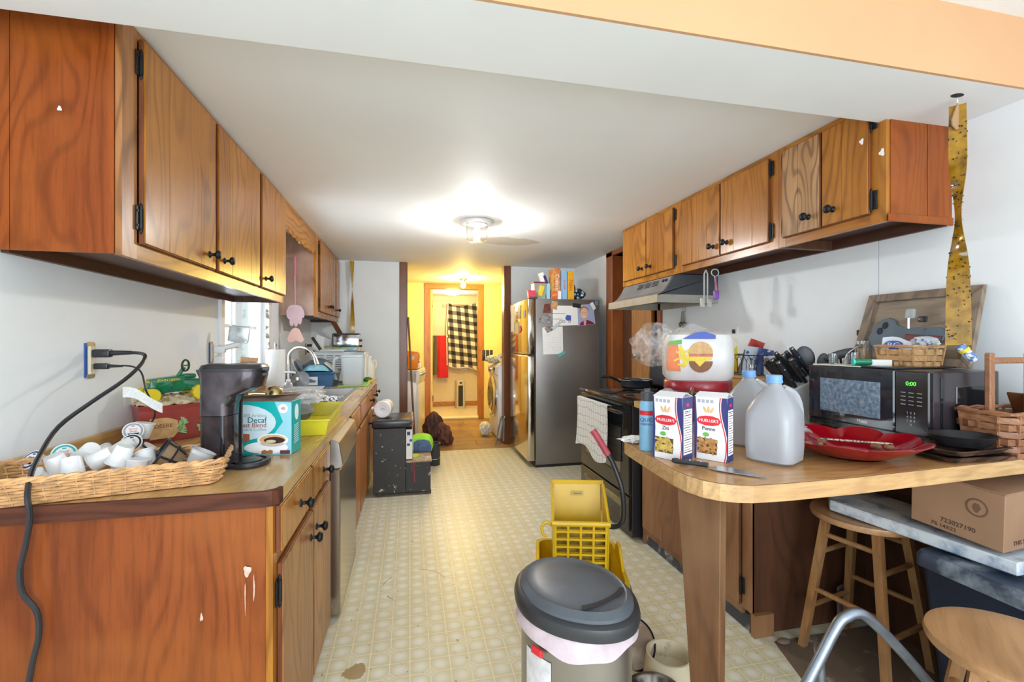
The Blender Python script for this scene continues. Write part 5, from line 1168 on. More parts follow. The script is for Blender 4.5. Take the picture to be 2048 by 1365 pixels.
# ================================================================== RIGHT SIDE: range, base cabinets, peninsula
rg = T('range', 'black glass-top electric range with oven door and dish towel', 'range', (1.75, 3.24, 0))
RX, RY0, RY1 = 1.42, 2.79, 3.68
B().box(RX + .02, 2.08, RY0, RY1, .02, .915, .004).build('body', black_pl, rg)
B().box(RX - .01, 2.10, RY0 - .004, RY1 + .004, .915, .936, .006, 2).build('cooktop', plain('black_ceramic_glass', (.012, .012, .014), .06, coat=.5), rg)
for x, y, r_ in ((1.60, 3.02, .10), (1.60, 3.45, .085), (1.90, 3.02, .085), (1.90, 3.46, .10)):
    B().lathe([(r_, .0365), (r_, .0372), (r_ - .006, .0372), (r_ - .006, .0365)], (x, y, .90), 36, cap0=False, cap1=False).build('burner_ring', plain('burner_ring_grey', (.22, .22, .22), .3), rg)
B().box(RX, RX + .02, RY0 + .01, RY1 - .01, .30, .90, .004).build('oven_door', black_gl, rg)
B().box(RX - .002, RX + .001, RY0 + .13, RY1 - .13, .42, .72, .001).build('oven_window', plain('oven_window_brown', (.07, .06, .05), .05, coat=1), rg)
B().box(RX - .003, RX - .001, RY0 + .12, RY1 - .12, .725, .73).box(RX - .003, RX - .001, RY0 + .12, RY1 - .12, .41, .415).build('window_frame', dark_grey, rg)
B().box(RX, RX + .02, RY0 + .01, RY1 - .01, .06, .285, .004).prism([(RX, RY0 + .1, .24), (RX - .012, RY0 + .1, .23), (RX, RY0 + .1, .19)], (0, .68, 0)).build('storage_drawer', black_gl, rg)
B().tube(smooth([(RX, RY0 + .06, .845), (RX - .045, RY0 + .07, .85), (RX - .05, RY0 + .16, .85), (RX - .05, RY1 - .16, .85), (RX - .045, RY1 - .07, .85), (RX, RY1 - .06, .845)]), .014, 10).build('door_handle', black_gl, rg)
B().prism([(2.07, RY0, .936), (2.055, RY0, .96), (2.07, RY0, 1.16), (2.12, RY0, 1.17), (2.13, RY0, .936)], (0, RY1 - RY0, 0), .008, 2).build('backguard', black_pl, rg)
twl = N('dish_towel_print'); co = twl.coord(); x, y, z = twl.sep(co)
ln = (((y * 22) + twl.noise(co, 14, 2) * 1.2).frac().lt(.1)).mx(((z * 17) + twl.noise(co, 9, 2)).frac().lt(.09)).mx((y * 70).frac().lt(.12) * .5)
twl.col(twl.mix(ln * .6, (.62, .62, .60), (.12, .12, .13))).set(rough=.9)
t = T('dish_towel', 'white dish towel with thin grey lines hanging on the oven handle', 'towel', (1.36, 3.44, .86))
B().grid(lambda u, v: (1.352 - .012 * math.sin(u * 7) * v + .03 * v * (1 - v) + (.035 if v < 0 else 0), 3.0 + .58 * u + .02 * v, .868 - .40 * v - .03 * v * math.sin(u * 6)), 20, 14, th=.004).build('front_drop', twl.m, t)
B().grid(lambda u, v: (1.352 + .037 * v, 3.0 + .58 * u, .868 + .006 * math.sin(PI * v)), 12, 4, th=.004).build('fold_over', twl.m, t)
t = T('frying_pan', 'black frying pan with long handle on the rear burner', 'pan', (1.86, 3.55, .938), 0, local=True)
B().lathe([(.0, 0), (.115, 0), (.135, .012), (.142, .06), (.146, .064), (.139, .062), (.128, .014), (.0, .008)], seg=40, cap0=False, cap1=False).build('pan_body', plain('black_nonstick', (.03, .035, .045), .25), t)
B().lathe([(.142, .060), (.147, .065), (.142, .069), (.138, .064)], seg=40, cap0=False, cap1=False).build('rim', chrome, t)
B().tube(smooth([(-.14, .0, .05), (-.19, -.02, .075), (-.26, -.05, .10), (-.34, -.085, .098)]), [.009] * 4 + [.013] * 7 + [.012, .008], 8).build('handle', black_pl, t)

rb = wood('old_red_brown_wood', (.30, .135, .055), (.19, .07, .028), 'Z', .9, .4, .35, tone=(.36, .19, .09))
c = T('base_cabinet', 'right base cabinet next to the range, worn brown doors', 'base cabinet', (1.8, 1.78, 0))
xf = 1.50; z1c = .892
B().box(xf + .01, XR, 1.78, 1.80, .0, z1c).build('end_panel', darkwood_z, c)
B().box(xf, xf + .10, 1.755, 1.778, .0, .10).build('toe_block', rb, c)
B().box(xf + .02, XR, 2.745, 2.76, .0, z1c).box(xf + .05, XR, 1.8, 2.745, .09, .1).build('carcass', darkwood_z, c)
B().box(xf, xf + .018, 1.78, 1.835, .10, z1c).box(xf, xf + .018, 2.735, 2.76, 0, z1c).box(xf, xf + .018, 2.262, 2.292, .10, z1c).build('face_stile', rb, c)
B().box(xf + .001, xf + .018, 1.835, 2.735, z1c - .035, z1c).box(xf + .001, xf + .018, 1.835, 2.735, .07, .12).build('face_rail', rb, c)
door_leaf(c, xf, -1, 2.295, 2.735, .115, .855, rb, cuts=(.45,), em=darkwood_z)
door_leaf(c, xf, -1, 1.84, 2.262, .115, .855, rb, cuts=(.5,), hg=1.836, em=darkwood_z)
S('trim_toe_kick_right', B().box(1.515, 1.53, 1.80, 2.76, 0, .075), worn('dusty_toe', (.06, .06, .07), (.40, .42, .44), .5, 14, .7, soft=.15))
t = T('countertop', 'short laminate counter along the right wall between range and peninsula', 'countertop', (1.8, 2.2, .9))
B().prism([(x, y, .895) for x, y in ((1.445, 2.775), (1.44, 2.45), (1.16, 1.78), (1.2, 1.62), (XR, 1.62), (XR, 2.775))], (0, 0, .040)).build('top', laminate, t)
PZ = .96
pen = [(.80, 1.60)] + [(.80 - .035 * math.sin(a), 1.595 - .1 * (1 - math.cos(a))) for a in (R(50), R(90))] + [(.752, 1.36), (.737, 1.178), (.742, 1.12), (.757, 1.072), (.784, 1.04), (.818, 1.018), (.858, 1.007), (.95, 1.002), (1.178, 1.006), (1.876, 1.048), (XR, 1.065), (XR, 1.70), (1.2, 1.70), (1.0, 1.69), (.88, 1.655)]
t = T('peninsula_counter', 'rounded butcher-block peninsula countertop in the right foreground', 'countertop', (1.5, 1.35, .92))
B().prism([(x, y, PZ - .045) for x, y in pen], (0, 0, .0445)).build('edge_band', edge_lam, t)
cx_, cy_ = 1.4, 1.35
B().prism([(x + (cx_ - x) * .004, y + (cy_ - y) * .006, PZ - .0005) for x, y in pen], (0, 0, .0005)).build('dark_seam', darkwood, t)
B().prism([(x + (cx_ - x) * .006, y + (cy_ - y) * .012, PZ) for x, y in pen], (0, 0, .0006)).build('laminate_top', laminate_x, t)
u_ = Vector((.056, -.106, 0)).normalized(); n_v = Vector((.106, .056, 0)).normalized(); o_ = Vector((.742, 1.170, 0))
def lp(s, z): p = o_ + u_ * s; return (p.x, p.y, z)
lb = B().prism([lp(0, PZ - .047), lp(.125, PZ - .047), lp(.118, 0), lp(.068, 0)], n_v * .035, .002)
tag(lb.build('tapered_leg_board', wood('worn_leg_board', (.16, .072, .03), (.08, .034, .015), 'Z', .8, .5, .4, tone=(.22, .12, .06), spec=.25)), 'worn tapered wooden board leg holding up the peninsula corner', 'table leg')

# ------------------------------------------------------------------ things on the wall counter
t = T('cake_carrier', 'white and blue round canister under the red lid', 'canister', (1.47, 2.13, .936), 0, local=True)
B().lathe([(.14, 0), (.15, .005), (.155, .145), (0, .145)], seg=40).build('canister', plain('white_blue_enamel', (.62, .66, .68), .3, var=.15, vs=14), t)
B().lathe([(.1555, .10), (.157, .10), (.157, .14), (.1555, .14)], seg=40, cap0=False, cap1=False).build('patterned_band', worn('blue_patterned_band', (.05, .12, .22), (.45, .60, .64), .5, 30, .3), t)
B().lathe([(.158, .14), (.166, .142), (.168, .147), (.168, .185), (.162, .193), (.0, .193)], seg=44).build('red_lid', plain('red_tin', (.32, .02, .03), .25), t)
t = T('burger_package', 'plastic-wrapped frozen burger and fries package on the red tin', 'package', (1.46, 2.12, 1.130), R(-24), local=True); t.scale = (1, 1, 1.16)
def pillow(hx, hy, h):
    return [[(x * s_, y * s_, z) for x, y in rrect(hx, hy, .05)] for s_, z in ((.9, 0), (1, .02), (1.02, h * .5), (1, h * .85), (.93, h), (.6, h + .015))]
B().rings(pillow(.165, .10, .20)).build('wrapped_package', plain('package_white', (.70, .68, .67), .3, var=.08, vs=9), t)
def pp(b, pts, d=.0012): return b.prism([(x, -.1025 - .0, z) for x, z in pts], (0, -d, 0))
pp(B(), ((-.165, .045), (-.095, .04), (-.11, .17), (-.16, .16))).build('orange_print', plain('orange_red_print', (.68, .16, .03), .4, var=.3, vs=12), t)
pp(B(), ((-.155, .155), (-.09, .16), (-.09, .178), (-.15, .172)), .0018).build('green_print', greenprint, t)
pp(B(), ((-.085, .182), (.07, .182), (.07, .197), (.02, .213), (-.03, .208))).build('blue_print', blueprint, t)
r0 = random.Random(2)
b = B()
for k in range(26):
    b.cbox((-.075 + r0.uniform(-.035, .035), -.1030 - .00004 * k, .10 + r0.uniform(-.04, .035)), (.045, .001, .008), (0, r0.uniform(-1.2, 1.2), 0))
b.build('fries_print', yellowprint, t, kind='stuff')
def pel2(b, cx, cz, rx, rz, d, a0=0, a1=2 * PI, n=20, yy=-.1025): return b.prism([(cx + rx * math.cos(a0 + (a1 - a0) * k / n), yy, cz + rz * math.sin(a0 + (a1 - a0) * k / n)) for k in range(n + (a1 - a0 < 6))], (0, -d, 0))
pel2(B(), .0, .085, .056, .048, .0028, PI, 2 * PI).build('patty_print', brownprint, t)
B().prism([(x, -.1052, z) for x, z in ((-.052, .105), (.054, .105), (.05, .092), (.02, .085), (-.005, .062), (-.03, .085), (-.052, .09))], (0, -.0010, 0)).build('cheese_print', yellowprint, t)
pel2(B(), .0, .118, .058, .052, .0034, 0, PI).build('bun_print', tanprint, t)
B().prism([(x, -.1042, z) for x, z in ((-.055, .105), (.056, .105), (.056, .118), (-.055, .118))], (0, -.0026, 0)).build('bacon_print', plain('bacon_print', (.50, .14, .09), .5, var=.4, vs=60), t)
thin = N('thin_plastic_film'); nz = thin.noise(thin.coord(), 14, 4, .65, 1.2)
thin.col((.86, .88, .90)).set(rough=.08, alpha=thin.ramp(nz, [(.45, .07), (.66, .42)])).bump(nz, .5, .006); thin = thin.m
tag(crumple('thin_plastic_bag', (1.46, 2.16, 1.275), (.175, .105, .150), thin, 14, .035, 3, 48, 24, Matrix.Rotation(R(-24), 3, 'Z'), e=1.5), 'thin clear plastic bag wrapped around the burger package', 'plastic bag')
tag(crumple('loose_bag_tail', (1.30, 2.28, 1.31), (.10, .13, .13), thin, 5, .13, 3, 36, 20, Matrix.Rotation(R(30), 3, 'Y')), 'loose crumpled end of the clear bag sticking out to the left', 'plastic bag')
t = T('wooden_handled_tool', 'small brown wooden-handled tool standing before the red tin', 'kitchen tool', (1.33, 1.96, 1.05), 0, local=True)
B().prism([(x, 0, z) for x, z in ((-.012, -.11), (.018, -.11), (.02, .02), (.012, .045), (.0, .06), (-.012, .03))], (0, .02, 0), .005, 2).build('handle', trimwood, t); B().cyl((.004, -.001, .02), (.004, -.004, .02), .007).build('hanging_hole', blackprint, t)
tag(B(Matrix.Translation((1.24, 2.0, .936))).lathe([(.05, 0), (.055, .005), (.06, .15), (.058, .15), (.052, .008), (0, .008)], seg=20, cap0=False, cap1=False).build('glass_tumbler', glass), 'clear glass tumbler left of the red tin', 'glass')
tag(B(Matrix.Translation((1.72, 2.02, .936))).lathe([(.04, 0), (.042, .01), (.042, .13), (.03, .15), (.03, .165), (0, .165)], seg=24).build('grey_jar', plain('grey_jar_metal', (.34, .34, .33), .3, .6)), 'grey metal jar at the right of the red tin', 'jar')
tag(crumple('zip_bag', (1.28, 2.10, 1.02), (.05, .05, .07), plain('pink_clear', (.62, .50, .56), .2, alpha=.7), 41, .2), 'small pinkish clear bag beside the red tin', 'plastic bag')

# bread box ledge and what stands on it
t = T('bread_box', 'light wooden box ledge against the right wall holding the wire basket', 'wooden box', (1.99, 2.35, .936))
bw = wood('pale_box_wood', (.62, .40, .17), (.46, .26, .09), 'Y', 1.2, .5, .4)
for k in range(3): B().box(1.86, 1.872, 1.86, 2.74, .938 + .059 * k, .995 + .059 * k, .002).build('slat', bw, t)
B().box(1.872, 2.14, 1.86, 1.875, .937, 1.112).box(1.872, 2.14, 2.725, 2.74, .937, 1.112).build('side', bw, t)
B().box(1.855, 2.145, 1.85, 2.75, 1.113, 1.126, .003).build('top', bw, t)
LZ = 1.127
t = T('wire_basket', 'black wire basket with arched sides full of bright packets', 'basket', (1.985, 2.39, LZ), 0, local=True)
for z in (.005, .12):
    s_ = 1 if z > .1 else .86
    B().tube([(x * s_, y * s_, z) for x, y in rrect(.085, .14, .02, 3)], .0028, 5, closed=True).build('rim_wire', black_iron, t)
b = B()
for (xa, ya, xb, yb) in ((-.085, -.14, -.085, .14), (-.085, -.14, .085, -.14), (.085, -.14, .085, .14), (-.085, .14, .085, .14)):
    n_ = 7 if xa == xb else 4
    for k in range(n_):
        p0 = Vector((xa, ya)).lerp(Vector((xb, yb)), k / n_); p1 = Vector((xa, ya)).lerp(Vector((xb, yb)), (k + 1) / n_)
        pm = (p0 + p1) / 2
        b.tube([(p0.x * .86, p0.y * .86, .005), (p0.x * .96, p0.y * .96, .085), (pm.x, pm.y, .118), (p1.x * .96, p1.y * .96, .085), (p1.x * .86, p1.y * .86, .005)], .0018, 4)
b.build('arched_wire', black_iron, t, kind='stuff')
def packet(label, x, y, z, w_, h_, m, rx=0, ry=0, rz=0, name='seasoning_packet', cat='packet'):
    return tag(B().grid(lambda u, v: Vector((x, y, z)) + Euler((R(rx), R(ry), R(rz))).to_matrix() @ Vector(((u - .5) * w_, .006 * math.sin(u * PI) * math.sin(v * PI), v * h_)), 8, 8, th=.006).build(name, m), label, cat)
packet('yellow packet at the left end of the wire basket', 1.945, 2.49, LZ + .01, .10, .20, worn('yellow_packet', (.70, .62, .02), (.75, .75, .72), .56, 12, .3), -4, -4, -50)
packet('red and yellow striped packet low in the wire basket', 1.92, 2.47, LZ + .012, .05, .12, worn('red_packet', (.55, .03, .03), (.75, .60, .08), .55, 20, .3), 0, -12, -60)
packet('red foil packet standing tall in the middle of the wire basket', 1.98, 2.41, LZ + .01, .08, .21, plain('red_foil', (.45, .05, .04), .25, var=.5, vs=20), 0, 22, -50)
packet('white and blue packet in the middle of the wire basket', 1.975, 2.36, LZ + .01, .08, .16, worn('blue_white_packet', (.60, .68, .76), (.05, .08, .28), .56, 18, .3), 0, 10, -45)
packet('navy blue packet at the right end of the wire basket', 1.99, 2.29, LZ + .01, .08, .15, worn('navy_packet', (.03, .06, .22), (.6, .65, .7), .62, 18, .3), 0, 14, -35)
packet('grey blue packet between the striped and white ones', 1.96, 2.395, LZ + .01, .05, .14, plain('grey_blue_packet', (.16, .22, .30), .3, var=.3), 0, 14, -55)
t = tag(B().cbox((2.06, 2.20, LZ + .06), (.10, .16, .118), (0, 0, R(4)), .002).build('recipe_box', plain('pale_blue_box', (.50, .58, .66), .5, var=.03)), 'pale blue box with small script lettering right of the wire basket', 'box')
B().text("Grandma's", .022, face((2.006, 2.19, LZ + .095), R(86))).text('kitchen', .018, face((2.006, 2.19, LZ + .072), R(86))).build('lettering', greyprint, t)
for k, (x, y) in enumerate(((1.95, 2.15), (1.95, 2.085))):
    t = T('spice_shaker', ['white labelled shaker just right of the wire basket', 'white labelled shaker nearest the knife block'][k], 'shaker', (x, y, LZ), 0, local=True)
    B().lathe([(.02, 0), (.021, .003), (.021, .06), (0, .06)], seg=20).build('body', plain('shaker_label', (.66, .66, .65), .4, var=.12, vs=80), t); B().lathe([(.02, .06), (.022, .061), (.022, .075), (.018, .08), (0, .08)], seg=20).build('cap', white_pl, t)
tag(B(Matrix.Translation((1.95, 2.03, LZ))).sph((0, 0, .022), (.018, .018, .022)).build('brown_egg_jar', plain('brown_ceramic', (.30, .12, .04), .3)), 'small round brown jar beside the white shakers', 'jar')
t = T('glass_bottle', 'clear empty glass bottle with ridged neck behind the water jugs', 'bottle', (1.52, 1.80, .936), 0, local=True)
B().lathe([(.03, 0), (.035, .005), (.035, .15), (.03, .19), (.015, .235), (.013, .27), (.017, .272), (.017, .285), (.013, .285), (.011, .24), (.026, .18), (.031, .15), (.031, .01), (0, .01)], seg=28, cap0=False, cap1=False).build('bottle', glass, t)
# wall switch plates
for nm, y, z in (('power_outlet', 2.70, 1.37), ('power_outlet', 1.81, 1.345)):
    t = T(nm, 'wall outlet ' + ('above the wire basket' if y > 2 else 'beside the wooden frame, black plug in it'), 'outlet', (XR, y, z)); B().box(XR - .006, XR, y - .035, y + .035, z - .055, z + .055, .002).build('plate', white_pl, t)
    for s_ in (-1, 1): B().box(XR - .012, XR - .005, y - .015, y + .015, z + s_ * .025 - .014, z + s_ * .025 + .014, .003).build('socket', black_pl if s_ > 0 else white_pl, t)
# knife block
kb_ = T('knife_block', 'white knife block with black riveted knife handles', 'knife block', (1.86, 1.84, .936), R(-12), local=True); kb_.scale = (1.15, 1.15, 1.15)
B().prism([(x, -.06, z) for x, z in ((-.03, 0), (.10, 0), (.10, .06), (.02, .20), (-.10, .14), (-.03, .02))], (0, .12, 0), .005).build('block', plain('silver_grey_block', (.52, .53, .54), .4), kb_)
for k in range(2): B().cbox((-.06 + .08 * k - .03, 0, .1 + .06 * k), (.002, .05, .012)).build('slot', blackprint, kb_)
dk_ = Vector((-.62, 0, .78)).normalized()
for i, (y, a, L) in enumerate(((-.045, 0, .13), (-.02, 0, .14), (.005, 0, .14), (.03, 0, .12), (-.05, 1, .12), (-.025, 1, .14), (0, 1, .15), (.028, 1, .12), (-.03, 2, .15), (.01, 2, .13))):
    base = Vector((-.075 + .04 * a, y, .155 + .02 * a)); e_ = base + dk_ * L + Vector((0, (y) * .4, 0))
    kn = tag(B().tube([base, base.lerp(e_, .35), base.lerp(e_, .8), e_], [.009, .0095, .012, .009], 8).build('kitchen_knife', plain('knife_black', (.02, .022, .028), .2)), ('front row, ', 'middle row, ', 'back row, ')[a] + ('far left', 'second from left', 'third from left', 'right')[min(i - (0, 4, 8)[a], 3)] + ' black handled knife in the block', 'knife', 'knives in the knife block')
    b = B()
    for q_ in (.3, .7): p = base.lerp(e_, q_); b.cyl(p + Vector((0, -.010, 0)), p + Vector((0, -.0125, 0)), .003, seg=6)
    b.cyl(e_ - dk_ * .003, e_ + dk_ * .002, .0095, seg=10)
    b.build('rivet', steel, kn, kind='stuff')
    kn.matrix_world = Matrix.Translation((1.86, 1.84, .936)) @ Matrix.Rotation(R(-12), 4, 'Z') @ Matrix.Scale(1.15, 4)
# utensils behind
t = T('utensil_crock', 'dark crock behind the knife block holding black kitchen spoons', 'crock', (2.06, 1.80, .962), 0, local=True)
B().lathe([(.05, 0), (.055, .01), (.055, .15), (.05, .15), (.048, .02), (0, .02)], seg=24, cap0=False, cap1=False).build('crock', dark_grey, t)
for k, (px, py, pz, sx, sz, lb_) in enumerate(((1.885, 1.87, 1.25, .040, .056, 'big round black serving spoon beside the knives'), (1.915, 1.80, 1.235, .024, .038, 'smaller black spoon between the serving spoon and the ladle'), (1.955, 1.745, 1.268, .07, .02, 'wide black slanted ladle head left of the glass mug'))):
    u2 = T('black_spoon', lb_, 'spoon', (1.99, 1.74, 1.0), group='black kitchen spoons')
    B().sph((px, py, pz), (sx, .008, sz), 18, 10, Matrix.Rotation(R(-40), 3, 'Z') @ Matrix.Rotation(R((-12, 10, -20)[k]), 3, 'Y')).build('spoon_head', plain('grey_black_nylon', (.05, .055, .065), .4), u2)
    B().cyl((2.05, 1.80, 1.0), (px, py, pz - .02), .005).build('handle', black_pl, u2)

# ------------------------------------------------------------------ microwave and what is on it
mw = T('microwave', 'black microwave oven with green clock digits on the peninsula', 'microwave', (1.93, 1.49, PZ))
MX, MY0, MY1, MZ0, MZ1 = 1.718, 1.207, 1.688, PZ + .012, 1.224
B().box(MX + .02, 2.04, MY0, MY1, MZ0, MZ1, .006, 2).build('case', plain('dark_purple_black', (.030, .024, .028), .18), mw)
B().box(MX + .12, MX + .30, MY0 - .003, MY0 + .001, MZ0 + .05, MZ1 - .05, .002).box(MX + .05, MX + .06, MY0 - .002, MY0, MZ0 + .02, MZ1 - .02).build('side_emboss', black_gl, mw)
for x in (MX + .05, 2.0):
    for y in (MY0 + .03, MY1 - .03): B().cyl((x, y, PZ + .0007), (x, y, MZ0 + .002), .012, seg=10).build('foot', black_pl, mw)
B().box(MX, MX + .02, MY0 + .115, MY1, MZ0 + .028, MZ1, .004).build('door', plain('door_black_blue', (.012, .016, .026), .07, coat=.6), mw)
B().box(MX + .003, MX + .02, MY0, MY1, MZ0, MZ0 + .027, .003).build('lower_panel', black_gl, mw)
B().box(MX + .001, MX + .02, MY0, MY0 + .113, MZ0 + .028, MZ1, .004).build('control_panel', plain('panel_black', (.012, .011, .013), .15), mw)
B().box(MX - .001, MX + .002, MY0 + .165, MY1 - .06, MZ0 + .065, MZ1 - .05, .0005).build('door_window', worn('window_mesh', (.10, .16, .24), (.36, .44, .54), .40, 60, .12, soft=.4), mw)
FM = lambda y, z: face((MX - .0006, y, z), R(90))
B().text('0:00', .020, FM(MY0 + .057, MZ1 - .045), ex=.0006).build('clock_digits', N('green_led').col((.1, .6, .05)).set(ecol=(.15, 1, .1, 1), emit=.7).m, mw)
b = B()
for r_ in range(4): b.text(('123', '456', '789', ' 0 ')[r_].replace('', '  ').strip(), .011, FM(MY0 + .057, MZ0 + .104 - r_ * .014))
for r_ in range(4):
    for k in range(3): b.cbox((MX + .0005, MY0 + .03 + .027 * k, MZ0 + .175 - r_ * .014), (.001, .016, .002))
b.build('keypad_lettering', greyprint, mw, kind='stuff')
B().text('Midea', .017, FM(MY0 + .235, MZ0 + .045), ex=.0005).build('logo_lettering', whiteprint, mw)
MT = MZ1 + .0008
tag(B().cbox((1.80, 1.58, MT + .003), (.13, .20, .005), (0, 0, R(6)), .001).build('folded_cloth', plain('cream_towel', (.66, .63, .58), .8)), 'folded cream cloth on the left of the microwave top', 'cloth')
tag(B().cbox((1.90, 1.44, MT + .004), (.30, .20, .006), (0, 0, 0), .002).build('black_tray', black_pl), 'thin black tray under the small splint basket', 'tray')
t = T('green_glue_bottle', 'green cylinder with bright teal cap on the microwave', 'bottle', (1.755, 1.49, MT + .021))
B().cyl((1.748, 1.50, MT + .021), (1.80, 1.475, MT + .021), .0125).build('body', plain('bottle_green', (.01, .20, .10), .2), t); B().cyl((1.742, 1.503, MT + .021), (1.748, 1.50, MT + .021), .013).build('cap', plain('teal_cap', (.05, .58, .50), .3), t)
t = tag(B().cbox((1.845, 1.49, MT + .017), (.09, .05, .026), (0, 0, R(-30)), .002).build('medicine_box', paper), 'small white printed box behind the green cylinder', 'box')
def ggl(name, label, x, y, r_, h, cat, m=glass, neck=False):
    t = T(name, label, cat, (x, y, MT + .006), 0, local=True)
    pr = [(r_ * .9, 0), (r_, .004), (r_, h), (r_ - .002, h), (r_ - .003, .006), (0, .006)] if not neck else [(r_ * .9, 0), (r_, .004), (r_, h * .75), (r_ * .78, h * .84), (r_ * .8, h), (r_ * .75, h), (r_ * .73, h * .85), (r_ - .004, h * .74), (r_ - .004, .006), (0, .006)]
    B().lathe(pr, seg=24, cap0=False, cap1=False).build('glass_body', m, t); return t
ggl('glass_mug', 'small clear glass at the left of the microwave top', 1.80, 1.64, .018, .045, 'glass')
ggl('glass_mug', 'clear glass cup with loop handle in the middle of the microwave top', 1.86, 1.60, .024, .05, 'glass')
t = ggl('mason_jar', 'glass jar of toothpicks against the wooden frame', 1.96, 1.64, .032, .10, 'jar', glass, True)
b = B(); r0 = random.Random(8)
for k in range(22): a = r0.uniform(0, 6.28); b.cyl((.018 * math.cos(a), .018 * math.sin(a), .008), (.022 * math.cos(a + .6), .022 * math.sin(a + .6), .065), .0013, seg=4)
b.build('toothpick', tanprint, t, kind='stuff')
tag(B().tube(smooth([(1.83, 1.62, MT + .01), (1.84, 1.61, MT + .05), (1.87, 1.60, MT + .075), (1.90, 1.6, MT + .085)]), .003, 5).build('bent_wire', steel_dk), 'bent dark wire leaning over the small glasses', 'wire')
# frame tray
fr2 = T('framed_key_board', 'weathered wooden framed key board leaning on the wall on the microwave', 'frame', (2.07, 1.53, MT))
fz0, fz1, fya, fyb = MT + .001, 1.545, 1.30, 1.745
lean = lambda y, z, o=0: (2.055 + .075 * (z - fz0) / (fz1 - fz0) - o, y, z)
def bar(ya, za, yb, zb, w0, o=.0, th=.028): pass
ins = .034
quad = lambda pts, th, off=0: B().prism([lean(y, z, off) for y, z in pts], (th, 0, 0), .002)
quad(((fya, fz0), (fyb + .03, fz0), (fyb + .03 - ins, fz0 + ins), (fya + ins, fz0 + ins)), .02, .012).build('frame_side', greywood, fr2)
quad(((fya, fz1), (fyb, fz1), (fyb - ins, fz1 - ins), (fya + ins, fz1 - ins)), .02, .012).build('frame_side', greywood, fr2)
quad(((fya, fz0), (fya + ins, fz0 + ins), (fya + ins, fz1 - ins), (fya, fz1)), .02, .012).build('frame_side', greywood, fr2)
quad(((fyb + .03, fz0), (fyb + .03 - ins, fz0 + ins), (fyb - ins, fz1 - ins), (fyb, fz1)), .02, .012).build('frame_side', greywood, fr2)
quad(((fya + .01, fz0 + .01), (fyb + .02, fz0 + .01), (fyb - .01, fz1 - .01), (fya + .01, fz1 - .01)), .006, -.004).build('back_board', wood('frame_back_wood', (.34, .27, .20), (.22, .16, .11), 'Y', 1, .5, .4), fr2)
kr = [(1.70, 1.30), (1.715, 1.345), (1.70, 1.375), (1.69, 1.40), (1.665, 1.425), (1.635, 1.435), (1.61, 1.425), (1.60, 1.40), (1.57, 1.39), (1.54, 1.385), (1.42, 1.385), (1.40, 1.36), (1.41, 1.33), (1.55, 1.33), (1.60, 1.33), (1.66, 1.28)]
quad([(y, z) for y, z in kr], .006, .006).build('key_rack', plain('slate_blue_paint', (.09, .13, .17), .5), fr2)
quad(((1.55, 1.325), (1.42, 1.32), (1.41, 1.35), (1.55, 1.36)), .003, .012).build('red_stripe', plain('dark_red_paint', (.16, .03, .03), .5), fr2)
for y, z in ((1.645, 1.40), (1.665, 1.375)): quad([(y + .012 * math.cos(a), z + .016 * math.sin(a)) for a in [k * PI / 5 for k in range(10)]], .002, .009).build('rack_hole', blackprint, fr2)
t = T('car_key', 'car key with grey plastic head hanging on the wooden frame', 'key', (2.06, 1.52, 1.44))
B().cbox((2.062, 1.52, 1.445), (.012, .04, .045), (0, R(8), 0), .008, 2).build('key_head', plain('grey_key_plastic', (.42, .44, .45), .4), t); B().cbox((2.055, 1.52, 1.405), (.003, .009, .045)).build('blade', steel, t)
tag(B().cbox((2.06, 1.47, 1.42), (.012, .035, .025), (0, R(8), 0), .006, 2).build('key_fob', black_pl), 'small black key fob on the wooden frame beside the key', 'key fob')
splint = wood('pale_splint', (.62, .38, .18), (.46, .24, .09), 'Y', 2, .5, .35)
wicker('splint_basket', 'small tan splint basket with a powder packet on the microwave', (1.955, 1.445, MT + .0075), 0, .065, .075, .072, 3, 24, splint, flare=.008, r=.012, thick=.0038, flat=True)
t = tag(B().grid(lambda u, v: (1.915 + .06 * u + .015 * v + .006 * math.sin(u * 9), 1.53 - .16 * u, MT + .045 + .075 * v * (1 - .3 * u) + .008 * math.sin(u * 7)), 12, 6, th=.012).build('powder_packet', plain('white_blue_foil', (.68, .70, .74), .3, var=.1, vs=20)), 'white and blue headache powder packet in the small splint basket', 'packet')
yw = math.atan2(.16, .06)
M_ = face((1.935, 1.490, MT + .088), R(69))
b = B(); b.xf(M_); b.prism([(.032 * math.cos(k * PI / 12), .019 * math.sin(k * PI / 12), -.004) for k in range(24)], (0, 0, .006)).build('logo_oval', blueprint, t)
B().text('BC', .028, M_ @ Matrix.Translation((0, 0, .0035)), ex=.001, sx=1.2).build('logo_lettering', whiteprint, t)
tag(crumple('wrapper', (1.985, 1.41, MT + .10), (.035, .045, .025), worn('blue_wrapper', (.62, .66, .72), (.08, .16, .45), .55, 40, .3), 17, .2), 'crumpled white and blue wrapper in the small splint basket', 'wrapper')
